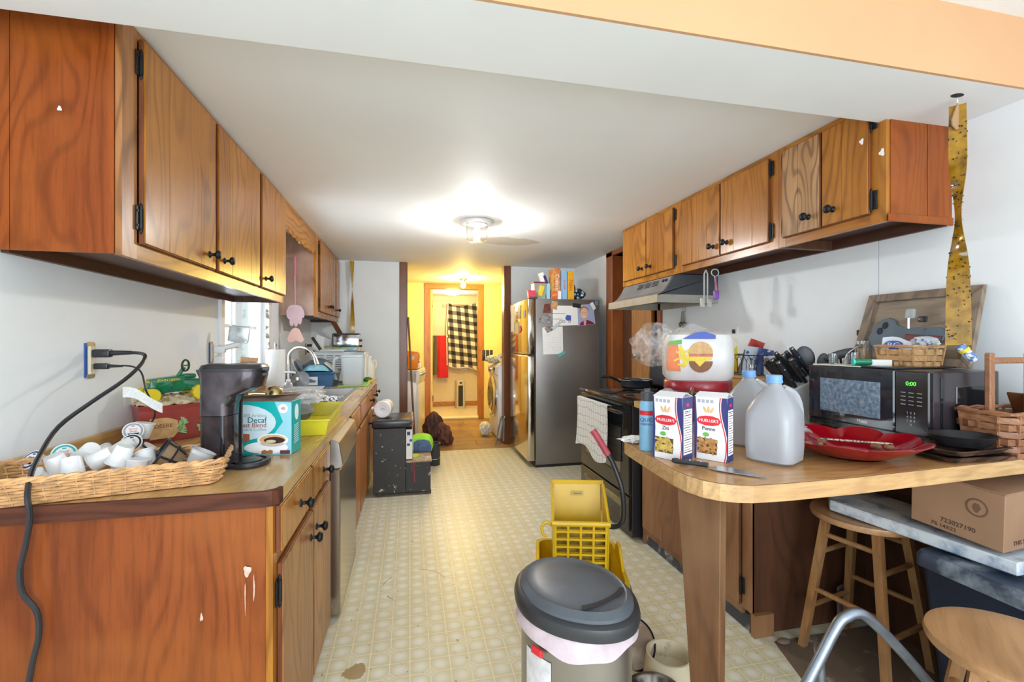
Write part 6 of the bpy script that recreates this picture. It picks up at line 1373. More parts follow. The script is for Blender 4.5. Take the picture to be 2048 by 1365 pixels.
# right fly strip
t = fly_strip('long wide amber fly strip covered in flies, hanging from the beam at right', (1.888, 1.235, 2.165), (1.892, 1.235, 1.315), .048, .074, lambda v: 2.15 - 1.22 * math.exp(-((v - .46) / .2) ** 2), 300, 6, plain('amber_fly_paper_wide', (.30, .155, .008), .12, var=.45, vs=24), None)
B().prism([(x, 1.232, z) for x, z in ((1.86, 2.11), (1.885, 2.17), (1.905, 2.15), (1.908, 2.09), (1.88, 2.075), (1.862, 2.09))], (0, .004, 0)).build('paper_end', plain('tan_cardboard_end', (.42, .25, .12), .6), t)
B().cyl((1.897, 1.235, 1.315), (1.932, 1.215, 1.262), .014, .016, 12).build('cartridge', worn('blue_white_cartridge', (.10, .22, .55), (.75, .75, .72), .5, 60, .4), t)
B().cyl((1.905, 1.23, 1.303), (1.911, 1.227, 1.294), .0165, seg=12).build('yellow_band', yellowprint, t)
tag(B().lathe([(.02, -.0015), (.024, -.0008), (.022, 0), (0, 0)], (1.89, 1.237, ZB), 12, sy=.6).build('ceiling_hole', blackprint), 'dark ragged hole in the beam above the long fly strip', 'hole')

# ------------------------------------------------------------------ hanging tools
t = T('clear_tongs', 'clear plastic scoop tongs hanging under the middle right cabinet', 'kitchen tool', (1.85, 2.59, 1.79))
cl = plain('greyish_clear', (.50, .50, .48), .2, alpha=.85)
b = B()
for s_ in (-1, 1): b.tube([(1.85, 2.59, 1.785), (1.85 + s_ * .012, 2.59, 1.76), (1.85 + s_ * .012, 2.59, 1.63), (1.85 + s_ * .014, 2.59, 1.60)], .005, 6)
b.build('arm', cl, t)
for s_ in (-1, 1): B().cbox((1.85 + s_ * .026, 2.59, 1.575), (.03, .02, .06), b=.008, seg=2).build('cup', cl, t)
t = T('measuring_spoon_ring', 'purple and red measuring spoons on a light blue ring under the cabinet', 'measuring spoons', (1.85, 2.50, 1.79))
B().tube([(1.85 + .026 * math.cos(a * PI / 8), 2.50, 1.755 + .022 * math.sin(a * PI / 8)) for a in range(16)], .003, 5, closed=True).build('ring', plain('pale_blue_ring', (.35, .65, .70), .4), t)
B().tube([(1.85, 2.50, 1.735), (1.862, 2.50, 1.62)], .006, 6).cbox((1.862, 2.50, 1.61), (.02, .015, .04), b=.005).build('red_spoon', plain('coral_plastic', (.60, .12, .10), .3), t)
B().tube([(1.85, 2.495, 1.735), (1.848, 2.495, 1.65)], .004, 6).cbox((1.85, 2.49, 1.615), (.035, .02, .055), b=.006, seg=2).build('purple_spoon', plain('purple_plastic', (.20, .08, .38), .3), t)
t = T('metal_measuring_spoons', 'bunch of metal measuring spoons hanging on the wall over the range', 'measuring spoons', (2.13, 3.27, 1.6))
B().tube([(2.135, 3.27 + .022 * math.cos(a * PI / 8), 1.585 + .025 * math.sin(a * PI / 8)) for a in range(16)], .002, 5, closed=True).build('ring', steel, t)
for k in range(3): B().tube([(2.13 - .004 * k, 3.27, 1.565), (2.13 - .004 * k, 3.262 + .012 * k, 1.48)], .006, 6).sph((2.13 - .005 * k, 3.26 + .015 * k, 1.462 - .008 * (k % 2)), (.012, .022, .022), 12, 8).build('spoon', plain('aged_pewter', (.22, .19, .14), .35, .8), t)

# ------------------------------------------------------------------ peninsula things
def pasta_box(label, corner, rz, name_, col_win, col2):
    t = T('pasta_box', label, 'box', (corner[0], corner[1], PZ + .001), rz, local=True)
    W, D, Hh = .098, (.068 if name_ == 'Ziti' else .056), .195
    B().box(-W, 0, 0, D, 0, Hh, .001).build('carton', plain('carton_white', (.74, .73, .74), .4, var=.02), t)
    B().prism([(-W, 0, Hh), (0, 0, Hh), (-.004, D * .5, Hh + .012), (-W + .004, D * .5, Hh + .012)], (0, .001, .001)).prism([(-W, D, Hh), (0, D, Hh), (-.004, D * .5, Hh + .013), (-W + .004, D * .5, Hh + .013)], (0, .001, .001)).build('top_flap', plain('carton_white', (.74, .73, .74), .4), t)
    wv = [(.0 - .016 + .010 * math.sin(k / 10 * PI * 1.6 + .4), Hh * k / 10) for k in range(11)]
    B().prism([(.0003, .001, 0), (.0003, D - .001, 0), (.0003, D - .001, Hh), (.0003, .001, Hh)], (.0003, 0, 0)).prism([(x + .009, -.0003, z) for x, z in wv] + [(0, -.0003, Hh), (0, -.0003, 0)], (0, -.0003, 0)).prism([(-W, -.0003, 0), (-W + .006, -.0003, 0), (-W + .009, -.0003, Hh * .5), (-W + .004, -.0003, Hh), (-W, -.0003, Hh)], (0, -.0003, 0)).build('navy_print', navyprint, t)
    B().prism([(x + .003, -.0004, z) for x, z in wv] + [(x + .006, -.0004, z) for x, z in wv[::-1]], (0, -.0004, 0)).build('red_stripe_print', redprint, t)
    cx = -.054
    B().prism([(cx + x, -.0006, .122 + z) for x, z in ((-.037, 0), (-.03, .010), (-.012, .015), (.012, .015), (.03, .010), (.037, 0), (.03, -.010), (.012, -.015), (-.012, -.015), (-.03, -.010))], (0, -.0005, 0)).build('red_logo_print', redprint, t)
    B().text("MUELLER'S", .0125, face((cx, -.0012, .122), 0), ex=.0003).build('logo_lettering', whiteprint, t)
    b = B()
    for a in (-.5, 0, .5): b.sph((cx + math.sin(a) * .022, -.0008, .143 + math.cos(a) * .014), (.004, .0006, .011), 8, 5, Matrix.Rotation(a, 3, 'Y'))
    b.build('wheat_print', tanprint, t)
    B().text(name_, .0165, face((cx, -.0010, .097), 0), ex=.0003).build('lettering', blackprint, t)
    b = B(); pel2(b, cx + .006, .080, .010, .006, .0008, yy=-.0006); b.build('mushroom_print', whiteprint, t); b = B(); pel2(b, cx - .008, .079, .010, .0065, .0008, yy=-.0006); b.build('leaf_print', greenprint, t)
    B().prism([(cx + x, -.0005, z) for x, z in ((-.035, .02), (.024, .02), (.026, .066), (-.036, .068))], (0, -.0004, 0)).build('window', plain('window_dark', (.10, .06, .02), .3), t)
    b = B(); r0 = random.Random(hash(name_) % 97 if False else len(name_))
    for k in range(46): b.cbox((cx - .005 + r0.uniform(-.024, .024), -.0011 - .00003 * k, .044 + r0.uniform(-.018, .018)), (.019, .0008, .0055), (0, r0.uniform(-1.6, 1.6), 0), .0003)
    b.build('pasta_print', plain(col2, col_win, .4, var=.35, vs=60), t, kind='stuff')
    B().prism([(.0008, .008, .02), (.0008, D - .006, .02), (.0008, D - .006, .158), (.0008, .008, .158)], (.0003, 0, 0)).build('nutrition_panel', whiteprint, t)
    b = B()
    for k in range(17): b.box(.0012, .0014, .011, D - (.010 if k % 4 else .009) - .008 * (k % 3 == 1), .026 + k * .0075, .0265 + k * .0075 + (.0022 if k % 5 == 0 else .0012))
    b.build('nutrition_lines', blackprint, t, kind='stuff')
    B().text('Nutrition Facts', .0062, face((.0012, D * .5, .152), R(-90))).build('panel_lettering', blackprint, t)
    b = B(); b.prism([(.0008, D * .5 + .010 * math.cos(k * PI / 6), .172 + .005 * math.sin(k * PI / 6)) for k in range(12)], (.0004, 0, 0)); b.build('side_logo_print', redprint, t)
    b = B()
    for k in range(4): b.box(cx - .030 + k * .013 - .004, cx - .030 + k * .013 + .005, -.0006, -.0003, .177, .187)
    b.build('fact_strip_print', greyprint, t, kind='stuff')
    return t
pasta_box('blue and white ziti pasta box at the left, partly hiding the penne box', (.806, 1.243), R(-60), 'Ziti', (.50, .34, .08), 'ziti_pasta')
pasta_box('blue and white penne pasta box between the ziti box and the jugs', (.932, 1.204), R(-56), 'Penne', (.42, .20, .06), 'penne_pasta')
t = T('spray_can', 'light blue aerosol spray can with dark cap behind the ziti box', 'spray can', (.785, 1.415, PZ + .001), R(-30), local=True)
B().lathe([(.024, 0), (.0255, .003), (.0255, .155), (.018, .168)], seg=28).build('can', plain('sky_blue_can', (.22, .45, .66), .3, var=.12, vs=20), t)
B().lathe([(.019, .167), (.021, .168), (.021, .195), (.018, .197), (0, .197)], seg=20).cbox((0, 0, .2), (.02, .036, .014), b=.003).build('cap', dark_grey, t)
B().lathe([(.0258, .12), (.026, .12), (.026, .135), (.0258, .135)], seg=24, cap0=False, cap1=False).build('red_band', redprint, t)
B().text('QUID', .018, face((0, -.0262, .105), 0), ex=.0006).text('WRENCH', .010, face((0, -.0262, .09), 0), ex=.0006).build('lettering', navyprint, t)
tag(crumple('paper_napkin', (.80, 1.53, PZ + .012), (.045, .035, .012), paper, 6, .3), 'crumpled white napkin behind the spray can', 'napkin')
t = T('chef_knife', 'wide chef knife with black riveted handle at the peninsula edge', 'knife', (.841, 1.16, PZ + .001))
ka, kb2, kc = Vector((.768, 1.236, PZ + .012)), Vector((.838, 1.163, PZ + .012)), Vector((.930, 1.040, PZ + .004))
B().tube([ka, ka.lerp(kb2, .1), ka.lerp(kb2, .6), kb2], [.007, .011, .009, .010], 8, flat=.8).build('handle', black_pl, t)
b = B()
for q_ in (.2, .5, .8): p = ka.lerp(kb2, q_); b.cyl(p + Vector((0, 0, .006)), p + Vector((0, 0, .0098)), .0025, seg=8)
b.build('rivet', steel, t, kind='stuff')
d_ = (kc - kb2).normalized(); s_ = Vector((-d_.y, d_.x, 0)); z_ = PZ + .004
L_ = (kc - kb2).length
B().prism([(p.x, p.y, z_) for p in [kb2 + s_ * .010, kb2 + d_ * .018 + s_ * .034, kb2 + d_ * .04 + s_ * .042, kb2 + d_ * L_ * .55 + s_ * .034, kc, kb2 + d_ * L_ * .5 - s_ * .010, kb2 + d_ * .02 - s_ * .012, kb2 - s_ * .008]], (0, 0, .0018)).build('blade', worn('stained_steel_blade', (.50, .52, .55), (.18, .18, .19), .55, 30, .25, .9, soft=.2), t)
milk = plain('milky_plastic', (.56, .57, .61), .3, var=.01, trans=.5)
def water_jug(label, x, y, rz):
    t = T('water_jug', label, 'jug', (x, y, PZ + .001), rz, local=True)
    H_ = .262; b = B(); rs = []
    for z, h, r_, ox in ((0, .058, .03, 0), (.008, .067, .032, 0), (.05, .070, .034, 0), (.12, .070, .034, 0), (.15, .068, .036, 0), (.18, .058, .04, 0), (.205, .043, .035, 0), (.222, .028, .026, 0), (.233, .021, .0205, 0), (.245, .019, .0185, 0)):
        rs.append([(px + ox, py, z) for px, py in rrect(h, h, min(r_, h * .98), 5)])
    b.rings(rs); b.build('bottle', milk, t)
    B().lathe([(.020, .240), (.0235, .240), (.0235, .246), (.0225, .247), (.0225, .262), (.021, .264), (0, .264)], seg=28).build('cap', plain('blue_cap', (.16, .33, .66), .35), t)
    B().tube(smooth([(.018, -.018, .222), (.040, -.040, .205), (.050, -.050, .17), (.052, -.052, .12), (.046, -.046, .10)]), .0135, 8).build('handle', milk, t)
    return t
water_jug('translucent gallon jug with blue cap in front on the peninsula', 1.10, 1.205, R(28))
water_jug('translucent gallon jug with blue cap behind the front jug', 1.185, 1.415, R(35))
# red lotus platter
t = T('red_platter', 'red translucent flower-shaped plastic platter holding nuts and a pen', 'platter', (1.385, 1.20, PZ + .001), R(12), local=True)
redp = plain('red_translucent', (.36, .002, .012), .08, trans=.4)
def pet(u, v):
    a = 2 * PI * u; r_ = (.08 + .105 * v) * (1 + .17 * v * abs(math.sin(a * 4)) ** .6)
    return (r_ * math.cos(a), r_ * math.sin(a) * .92, .004 + .048 * v ** 1.6 + .010 * v * v * abs(math.sin(a * 4)))
B().grid(pet, 96, 10, cu=True, th=.003).lathe([(.082, .004), (.0, .004), (.0, .0), (.082, 0)], seg=40, cap0=False, cap1=False).build('petal_rim', redp, t)
B().grid(lambda u, v: ((.055 + .07 * v) * (1 + .12 * v * abs(math.sin(2 * PI * u * 3 + .4))) * math.cos(2 * PI * u), (.055 + .07 * v) * (1 + .12 * v * abs(math.sin(2 * PI * u * 3 + .4))) * math.sin(2 * PI * u) * .9, .006 + .026 * v ** 1.5), 64, 6, cu=True, th=.002).build('inner_petals', redp, t)
nutm = plain('nut_brown', (.24, .10, .04), .5, var=.3, vs=60)
for k, (x, y, lb_) in enumerate(((1.275, 1.255, 'leftmost brown nut in the red platter'), (1.305, 1.24, 'second brown nut from the left in the red platter'), (1.35, 1.275, 'brown nut at the back of the red platter'), (1.45, 1.17, 'brown nut at the right of the red platter'), (1.475, 1.15, 'brown nut at the far right rim of the red platter'))):
    tag(B().sph((x, y, PZ + .033), (.016, .011, .010), 14, 8, Matrix.Rotation(k * .7, 3, 'Z')).build('nut', nutm), lb_, 'nut', 'nuts in the red platter')
tag(B().tube([(1.30, 1.235, PZ + .052), (1.31, 1.228, PZ + .052), (1.455, 1.13, PZ + .050), (1.462, 1.125, PZ + .050)], [.002, .004, .004, .001], 8).build('patterned_pen', worn('patterned_pen_metal', (.50, .38, .28), (.06, .04, .04), .5, 160, .3, .4)), 'brass patterned pen lying across the red platter', 'pen')
for k, (x, y, m_, lb_) in enumerate(((1.335, 1.185, orangeprint, 'small orange candy in the red platter'), (1.32, 1.20, brownprint, 'dark brown candy beside the orange one in the platter'), (1.36, 1.17, plain('tan_candy', (.55, .35, .25), .4), 'tan candy at the right of the orange one in the platter'))):
    tag(B().cyl((x, y, PZ + .012), (x, y, PZ + .02), .008, seg=12).build('candy', m_), lb_, 'candy', 'candies in the red platter')
tag(crumple('crumpled_clear_bag', (1.36, 1.42, PZ + .035), (.07, .06, .035), bagm, 33, .25), 'crumpled clear plastic between the jugs and the microwave', 'plastic bag')
# pans
rust = worn('rusty_pan', (.06, .035, .025), (.16, .09, .06), .5, 24, .5, .3, bump=.3)
for k, z in enumerate((.001, .022)):
    R4b = lambda x, y, z: [(px, py, z) for px, py in rrect(x, y, .03)]
    tag(B(Matrix.Translation((1.70, 1.108, PZ + z)) @ Matrix.Rotation(R(-4 + 7 * k), 4, 'Z')).rings([R4b(.105, .058, 0), R4b(.125, .072, .016), R4b(.130, .077, .017), R4b(.122, .070, .018), R4b(.102, .056, .003)]).build('baking_pan', rust), ('lower', 'upper')[k] + ' shallow dark rusty baking pan of the two under the skillet', 'pan', 'stacked rusty baking pans')
t = T('iron_skillet', 'small black cast iron skillet on top of the rusty baking pans', 'skillet', (1.715, 1.11, PZ + .0415), R(-8), local=True)
B().lathe([(0, 0), (.065, 0), (.088, .028), (.092, .032), (.086, .032), (.064, .005), (0, .005)], seg=32, sx=1.05, sy=.85, cap0=False, cap1=False).build('skillet_body', plain('cast_iron', (.022, .022, .024), .35, .4, var=.3, vs=30), t)
B().tube([(.09, 0, .027), (.13, -.005, .030), (.19, -.01, .031)], [.009, .008, .011], 8, flat=.6).build('handle', black_iron, t)
# big basket with handle
spl2 = wood('brown_splint', (.36, .16, .07), (.22, .08, .035), 'Y', 2, .5, .35)
bb = wicker('handled_basket', 'brown woven splint basket with square wooden handle at right', (1.945, 1.12, PZ + .0012), 0, .125, .070, .135, 6, 32, spl2, flare=.012, r=.03, thick=.0042, flat=True)
for x in (-.10, .075): B().box(x - .011, x + .011, -.012, .006, .02, .33, .003).build('handle_post', spl2, bb)
B().box(-.10, .075, -.010, .004, .295, .315, .003).build('handle_rail', spl2, bb)
tag(B(Matrix.Translation((2.06, 1.13, PZ + .12)) @ Matrix.Rotation(R(-25), 4, 'Y')).box(-.004, .004, -.05, .05, -.08, .08, .003).build('wooden_paddle', trimwood), 'dark wooden board edge standing in the handled basket', 'board')

# ------------------------------------------------------------------ under the peninsula
lw = wood('light_stool_wood', (.40, .20, .075), (.28, .12, .04), 'Z', 1.2, .35, .4, tone=(.44, .27, .13))
def stool(label, x, y, zs, r_, rz, sp=.055):
    t = T('wooden_stool', label, 'stool', (x, y, 0), rz, local=True)
    B().lathe([(r_ * .8, zs - .03), (r_ - .004, zs - .026), (r_, zs - .016), (r_ - .003, zs - .003), (r_ - .015, zs), (r_ * .7, zs - .004), (0, zs - .006)], seg=48).build('seat', wood('stool_seat_wood', (.50, .29, .14), (.38, .19, .08), 'X', .8, .3, .25, tone=(.36, .22, .14)), t)
    P_ = []
    for k in range(4):
        a = PI / 4 + k * PI / 2; c_, s2 = math.cos(a), math.sin(a)
        p0 = Vector((c_ * (r_ + sp), s2 * (r_ + sp), 0)); p1 = Vector((c_ * (r_ - .06), s2 * (r_ - .06), zs - .028)); P_.append((p0, p1))
        B().tube([p0, p1], [.019, .021], 4, sm=False).build('leg', lw, t)
    for k in range(4):
        for h in (.26, .50) if k % 2 else (.18, .42):
            a, b_ = P_[k], P_[(k + 1) % 4]; B().cyl(a[0].lerp(a[1], h / (zs - .03)), b_[0].lerp(b_[1], h / (zs - .03)), .0105, seg=8).build('rung', lw, t)
    return t
stool('wooden stool under the peninsula with the painted board on it', 1.86, 1.55, .612, .195, R(12), .03)
stool('foreground wooden stool, only its round seat in view at lower right', 1.42, .80, .60, .175, R(40))
bd = B(); 
bd.prism([(1.735, 1.60, .6135), (1.80, 1.665, .6135), (2.02, 1.64, .6135), (2.03, 1.03, .6135), (1.80, 1.02, .6135)], (0, 0, .042), .004)
tag(bd.build('painted_board', worn('chipped_blue_white_paint', (.62, .67, .72), (.10, .19, .32), .46, 11, .6, soft=.2, bump=.8)), 'thick chipped white and blue painted board resting on stool and blue bin', 'board')
t = T('storage_bin', 'dark blue plastic storage bin with lidded rim under the peninsula', 'storage bin', (1.93, .93, 0), 0, local=True)
nb = plain('navy_plastic', (.012, .02, .042), .4, var=.2, spec=.3)
B().rings([[(x, y, z) for x, y in rrect(hx_, hy_, .03)] for hx_, hy_, z in ((.155, .26, 0), (.165, .27, .01), (.19, .325, .55))]).build('bin_body', nb, t)
B().rings([[(x, y, z) for x, y in rrect(hx_, hy_, .03)] for hx_, hy_, z in ((.192, .328, .545), (.203, .338, .55), (.203, .338, .585), (.195, .33, .60), (.17, .30, .6)) ]).build('lid', worn('dusty_navy_lid', (.03, .045, .08), (.45, .52, .58), .47, 6, .4, soft=.25), t)
t = T('cardboard_box', 'brown cardboard box with barcode label on the painted board', 'box', (1.80, 1.055, .657), R(3), local=True, rot=(R(3), R(-3), R(3)))
cbd = plain('cardboard', (.33, .19, .11), .7, var=.12, vs=5)
B().box(0, .29, 0, .26, .012, .195, .002).build('carton', cbd, t)
B().prism([(0, 0, .196), (.14, 0, .197), (.14, .26, .197), (0, .26, .196)], (0, 0, .003)).prism([(.145, 0, .197), (.29, 0, .196), (.29, .26, .196), (.145, .26, .197)], (0, 0, .003)).build('flap', cbd, t)
kprint = plain('brown_black_print', (.07, .035, .025), .7)
b = B()
for k in range(11): b.box(.16 + .0075 * k, .16 + .0075 * k + (.003 if k % 3 else .005), -.0006, 0.0005, .06, .12)
b.build('barcode_print', kprint, t, kind='stuff')
B().text('MAR 190', .026, face((.225, -.0004, .145), 0), ex=.0006).text('THIS SIDE UP', .02, face((.10, -.0004, .035), 0), ex=.0006).build('lettering', kprint, t)
FL = lambda y, z: face((-.0004, y, z), R(90))
B().text('723027190', .022, FL(.12, .05), ex=.0006).text('7% 14X22', .018, FL(.16, .028), ex=.0006).build('side_lettering', kprint, t)
Mc = FL(.07, .13)
B(Mc).prism([(.03 * math.cos(k * PI / 12), .03 * math.sin(k * PI / 12), 0) for k in range(24)] , (0, 0, .0006)).build('round_stamp_print', plain('stamp_brown', (.16, .085, .05), .7), t)
B(Mc).prism([(.024 * math.cos(k * PI / 12), .024 * math.sin(k * PI / 12), .0006) for k in range(24)], (0, 0, .0005)).build('round_stamp_centre', cbd, t)
B(Mc).prism([(.003, -.016, .0011), (.012, .0, .0011), (.006, .014, .0011), (-.006, .014, .0011), (-.012, 0, .0011), (-.003, -.016, .0011)], (0, 0, .0005)).build('round_stamp_emblem', plain('stamp_brown', (.16, .085, .05), .7), t)
t = T('chrome_chair_frame', 'bent grey metal tube frame of a folding chair by the foreground stool', 'chair frame', (1.08, .93, 0))
B().tube(smooth([(.74, .95, .02), (.86, .945, .34), (.955, .94, .49), (1.035, .937, .615), (1.065, .935, .640), (1.10, .934, .645), (1.135, .932, .625), (1.21, .93, .555), (1.30, .93, .46), (1.36, .93, .38), (1.39, .93, .2), (1.39, .93, .02)]), .0128, 12).build('bent_tube', plain('dull_chrome', (.27, .31, .37), .3, .8, var=.15, vs=20), t)
B().tube(smooth([(1.00, .945, .545), (1.04, .99, .53), (1.075, 1.02, .47), (1.09, 1.03, .35), (1.09, 1.03, .02)]), .012, 10).build('cross_tube', plain('dull_chrome', (.42, .45, .49), .28, .85), t)
tag(B(Matrix.Translation((1.73, 1.80, .0)) @ Matrix.Rotation(R(20), 4, 'Z')).box(.15, .28, -.14, -.13, .003, .2, .002).build('dark_cardboard_scrap', plain('dusty_cardboard', (.12, .09, .08), .8)), 'dusty cardboard scrap on the floor behind the stool', 'cardboard')
tag(B().sph((1.60, 1.70, .012), (.03, .02, .010), 12, 6).build('debris_lump', plain('dusty_lump', (.20, .14, .10), .8)), 'small brown lump of debris on the dirty floor by the cabinet toe', 'debris')

# ------------------------------------------------------------------ bowls, mop bucket, trash can
t = T('cream_crock_bowl', 'cream crock pet bowl on the floor beside the leg board', 'bowl', (1.0, 1.63, 0), 0, local=True)
B().lathe([(.085, 0), (.1, .004), (.088, .085), (.088, .098), (.080, .098), (.078, .03), (.06, .022), (0, .02)], seg=40, cap0=False, cap1=False).build('bowl', worn('grimy_cream_glaze', (.62, .54, .38), (.22, .15, .10), .60, 9, .3, soft=.12), t)
t = T('steel_bowl', 'dark stainless steel bowl on the floor at the trash can foot', 'bowl', (.86, 1.49, 0), 0, local=True)
B().lathe([(.05, 0), (.075, .005), (.095, .06), (.105, .066), (.103, .070), (.090, .062), (.068, .012), (0, .010)], seg=40, cap0=False, cap1=False).build('bowl', plain('dark_steel', (.20, .18, .16), .22, .95, var=.3, vs=4), t)
t = T('round_paddle', 'dusty brown round pan lid leaning behind the cream bowl', 'lid', local=True); t.matrix_world = aim((.90, 1.76, .065), (-.55, -.7, .75))
B().lathe([(.095, 0), (.1, .003), (.095, .008), (.0, .012)], seg=32).build('disc', worn('dusty_brown_lid', (.22, .15, .10), (.40, .36, .30), .5, 8, .6, soft=.2), t); B().lathe([(.097, -.002), (.103, .003), (.097, .009), (.092, .003)], seg=32, cap0=False, cap1=False).build('rim', black_iron, t)
tag(B().box(.93, 1.0, 1.46, 1.66, .001, .012, .003).build('orange_wood_scrap', orangetrim_x), 'small orange wood strip on the floor between the bowls', 'wood strip')

ylw = plain('mop_yellow', (.68, .43, .008), .35, var=.1, vs=8)
mb = T('mop_bucket', 'yellow plastic commercial mop bucket with wringer and bent black handle', 'mop bucket', (.735, 1.93, 0), R(-16), local=True); mb.scale = (.92, .92, .97)
R4c = lambda hx_, hy_, z, r_=.05, oy=0: [(x, y + oy, z) for x, y in rrect(hx_, hy_, r_)]
B().rings([R4c(.15, .17, .06), R4c(.165, .19, .09), R4c(.195, .23, .34), R4c(.208, .243, .345), R4c(.208, .243, .36), R4c(.19, .225, .36), R4c(.16, .185, .1)]).build('bucket', ylw, mb)
for s_ in (-1, 1): B().prism([(s_ * .19, -.18, .30), (s_ * .19, .0, .43), (s_ * .19, .06, .43), (s_ * .19, .12, .36), (s_ * .19, .18, .30)], (s_ * .014, 0, 0), .003).build('side_fin', ylw, mb)
for s_ in (-1, 1): B().tube(smooth([(s_ * .21, -.15, .34), (s_ * .222, -.16, .30), (s_ * .218, -.17, .25), (s_ * .2, -.17, .24)]), .005, 6).build('wire_bail', steel_dk, mb)
for x in (-.11, .11):
    for y in (-.13, .13): B().cyl((x - .012, y, .033), (x + .012, y, .033), .032, seg=16).box(x - .018, x + .018, y - .01, y + .01, .05, .075).build('caster', dark_grey, mb)
# wringer basket
def wr(u, v): pass
wb = B(); xw, yf, yb, zt_, zb_ = .128, -.135, .03, .575, .33
def front(x, z):   # front grid plane leans
    return (x, yf + .035 * (zt_ - z) / (zt_ - zb_), z)
for k in range(5): x_ = -xw + .012 + (2 * xw - .024) * k / 4; a = front(x_, zb_); b_ = front(x_, zt_); wb.prism([(x_ - .005, a[1], a[2]), (x_ + .005, a[1], a[2]), (x_ + .005, b_[1], b_[2]), (x_ - .005, b_[1], b_[2])], (0, .014, 0))
wb.build('wringer_rib', ylw, mb, kind='stuff')
wb = B()
for k in range(7): z_ = zb_ + (zt_ - zb_) * k / 7; a = front(0, z_); wb.box(-xw, xw, a[1] + .001, a[1] + .022, z_ - .004, z_ + .004)
wb.build('wringer_bar', ylw, mb, kind='stuff')
B().box(-xw + .005, xw - .005, yf + .06, yf + .065, zb_, zt_ - .02).build('wringer_plate', plain('dirty_yellow', (.30, .19, .02), .5, var=.6, vs=30), mb)
for s_ in (-1, 1): B().prism([(s_ * xw, yf, zt_), (s_ * xw, yf + .03, zb_), (s_ * xw, .08, zb_ + .02), (s_ * xw, .10, .70), (s_ * xw, .06, .70)], (-s_ * .006, 0, 0), .002).build('wringer_side', ylw, mb)
B().prism([(-xw + .012, .045, .45), (xw - .012, .045, .45), (xw - .012, .095, .69), (-xw + .012, .095, .69)], (0, .006, 0)).prism([(-xw - .004, .09, .685), (xw + .004, .09, .685), (xw + .004, .102, .70), (-xw - .004, .102, .70)], (0, .008, 0), .001).build('back_plate', ylw, mb)
B().tube([(-xw - .004, yf - .002, zt_ + .004), (xw + .004, yf - .002, zt_ + .004)], .012, 8).tube([(s_x, y, z) for s_x, y, z in ((-xw, yf, zt_ + .002), (-xw, .07, .69))], .007, 6).tube([(xw, yf, zt_ + .002), (xw, .07, .69)], .007, 6).build('wringer_rim', ylw, mb)
for x in (-.085, -.05, .05, .085): B().cbox((x, .050, .475), (.009, .004, .018), (R(-12), 0, 0)).build('rivet_slot', kprint, mb)
B().cbox((0, .078, .645), (.06, .002, .018), (R(-12), 0, 0)).build('embossed_label', plain('label_amber', (.50, .34, .06), .5), mb)
B().text('Rubbermaid', .008, face((0, .0755, .645), 0, R(-12)), ex=.0006).build('label_lettering', kprint, mb)
B().tube(smooth([(-xw, yf + .01, zt_ - .01), (-xw - .03, yf, zt_ + .01), (-xw - .05, yf - .005, zt_ - .01), (-xw - .045, yf - .01, zt_ - .04), (-xw - .03, yf - .01, zt_ - .045)]), .007, 7).build('hook', ylw, mb)
hp = smooth([(.13, .02, .52), (.17, .01, .515), (.205, -.005, .54), (.215, -.005, .60), (.205, .0, .70), (.17, .02, .80), (.145, .03, .845)])
B().tube(hp, .0125, 10).build('handle_tube', black_pl, mb)
B().tube([(.147, .03, .84), (.10, .05, .915), (.075, .06, .95)], .0165, 12).build('handle_grip', plain('faded_red_grip', (.45, .06, .09), .45, var=.15, vs=40), mb)

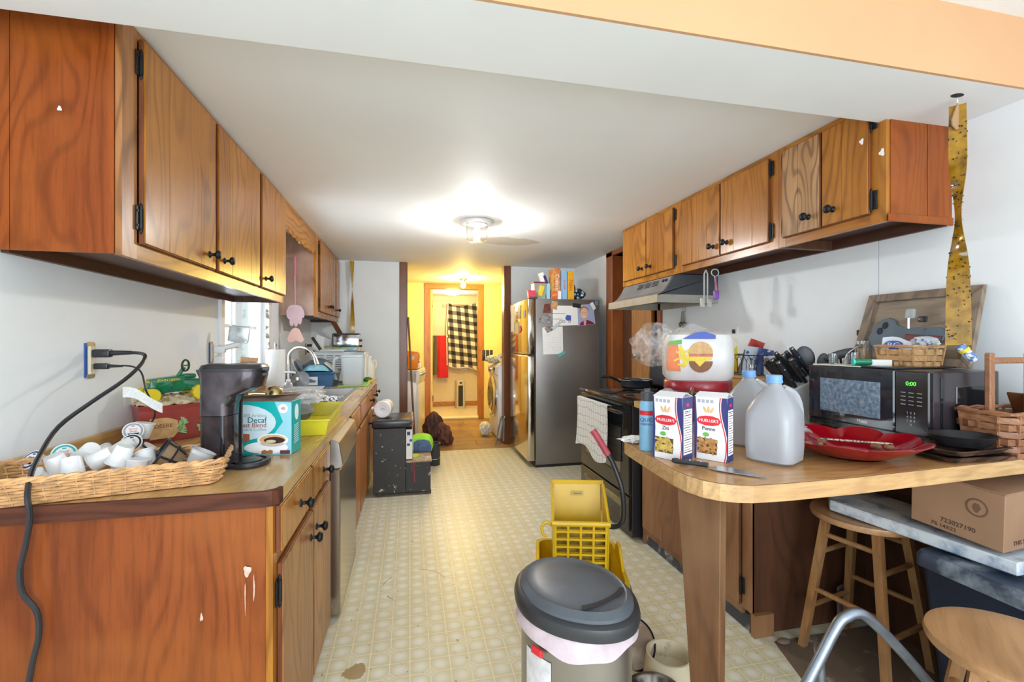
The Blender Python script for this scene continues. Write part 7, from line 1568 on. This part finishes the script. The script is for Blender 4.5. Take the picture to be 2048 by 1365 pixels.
tc = T('trash_can', 'brushed steel trash can with scuffed black oval lid in the foreground', 'trash can', (.45, 1.215, 0), R(24), local=True); tc.scale = (.98, .95, 1)
ov = lambda hx_, hy_, z, oy=0, tilt=0, n=56: [(hx_ * math.cos(2 * PI * k / n), oy + hy_ * math.sin(2 * PI * k / n) * (1 - .10 * math.cos(2 * PI * k / n) ** 2), z + tilt * hy_ * math.sin(2 * PI * k / n)) for k in range(n)]
B().rings([ov(.138, .175, .03), ov(.143, .18, .035), ov(.143, .18, .56)], cap1=False).build('steel_body', plain('brushed_can_steel', (.36, .33, .31), .30, .9, var=.12, vs=1.5), tc)
B().rings([ov(.135, .172, 0), ov(.142, .18, .005), ov(.142, .18, .04)]).build('base_ring', black_pl, tc)
liner = plain('pinkish_liner', (.58, .47, .51), .35, var=.2, vs=14)
B().grid(lambda u, v: ((.146 + .010 * v + .004 * math.sin(u * 40 + v * 3)) * math.cos(2 * PI * u), (.183 + .010 * v + .004 * math.sin(u * 31)) * math.sin(2 * PI * u), .598 - .045 * v * (1 + .25 * math.sin(u * 13)) + .003 * math.sin(u * 60)), 90, 6, cu=True, th=.001).build('bag_liner', liner, tc)
lidm = plain('scuffed_dark_lid', (.075, .085, .10), .38, var=.25, vs=7)
B().rings([ov(.152, .194, .590), ov(.160, .204, .596), ov(.162, .207, .612), ov(.158, .202, .627), ov(.148, .19, .634)]).build('lid_ring', plain('black_lid_ring', (.028, .030, .034), .35), tc)
B().rings([ov(.146, .188, .630), ov(.144, .186, .642), ov(.128, .168, .655), ov(.122, .160, .652), ov(.10, .13, .657), ov(.05, .07, .66), ov(.001, .001, .661)]).build('lid_top', lidm, tc)
B().prism([(.085 * math.sin(a), -.115 - .02 * math.cos(a * 1.2), .654) for a in [R(q_) for q_ in range(-75, 76, 15)]] + [(.075 * math.sin(a), -.113 - .016 * math.cos(a * 1.2) + .008, .654) for a in [R(q_) for q_ in range(75, -76, -15)]], (0, 0, .0055)).build('lid_groove', black_pl, tc)
B().grid(lambda u, v: (.1445 * math.cos(R(166 + 32 * u)), .1815 * math.sin(R(166 + 32 * u)), .36 + .15 * v), 8, 2, th=.001).build('sticker', plain('sticker_white', (.66, .64, .66), .4, var=.2, vs=30), tc)
B().cbox((-.155, -.02, .530), (.012, .04, .02), (0, 0, R(5)), .004).build('red_tie', redprint, tc)
tag(crumple('cat_toy_debris', (.33, 1.55, .004), (.01, .008, .004), blackprint, 2, .1), 'tiny dark crumb on the vinyl floor by the trash can', 'debris')
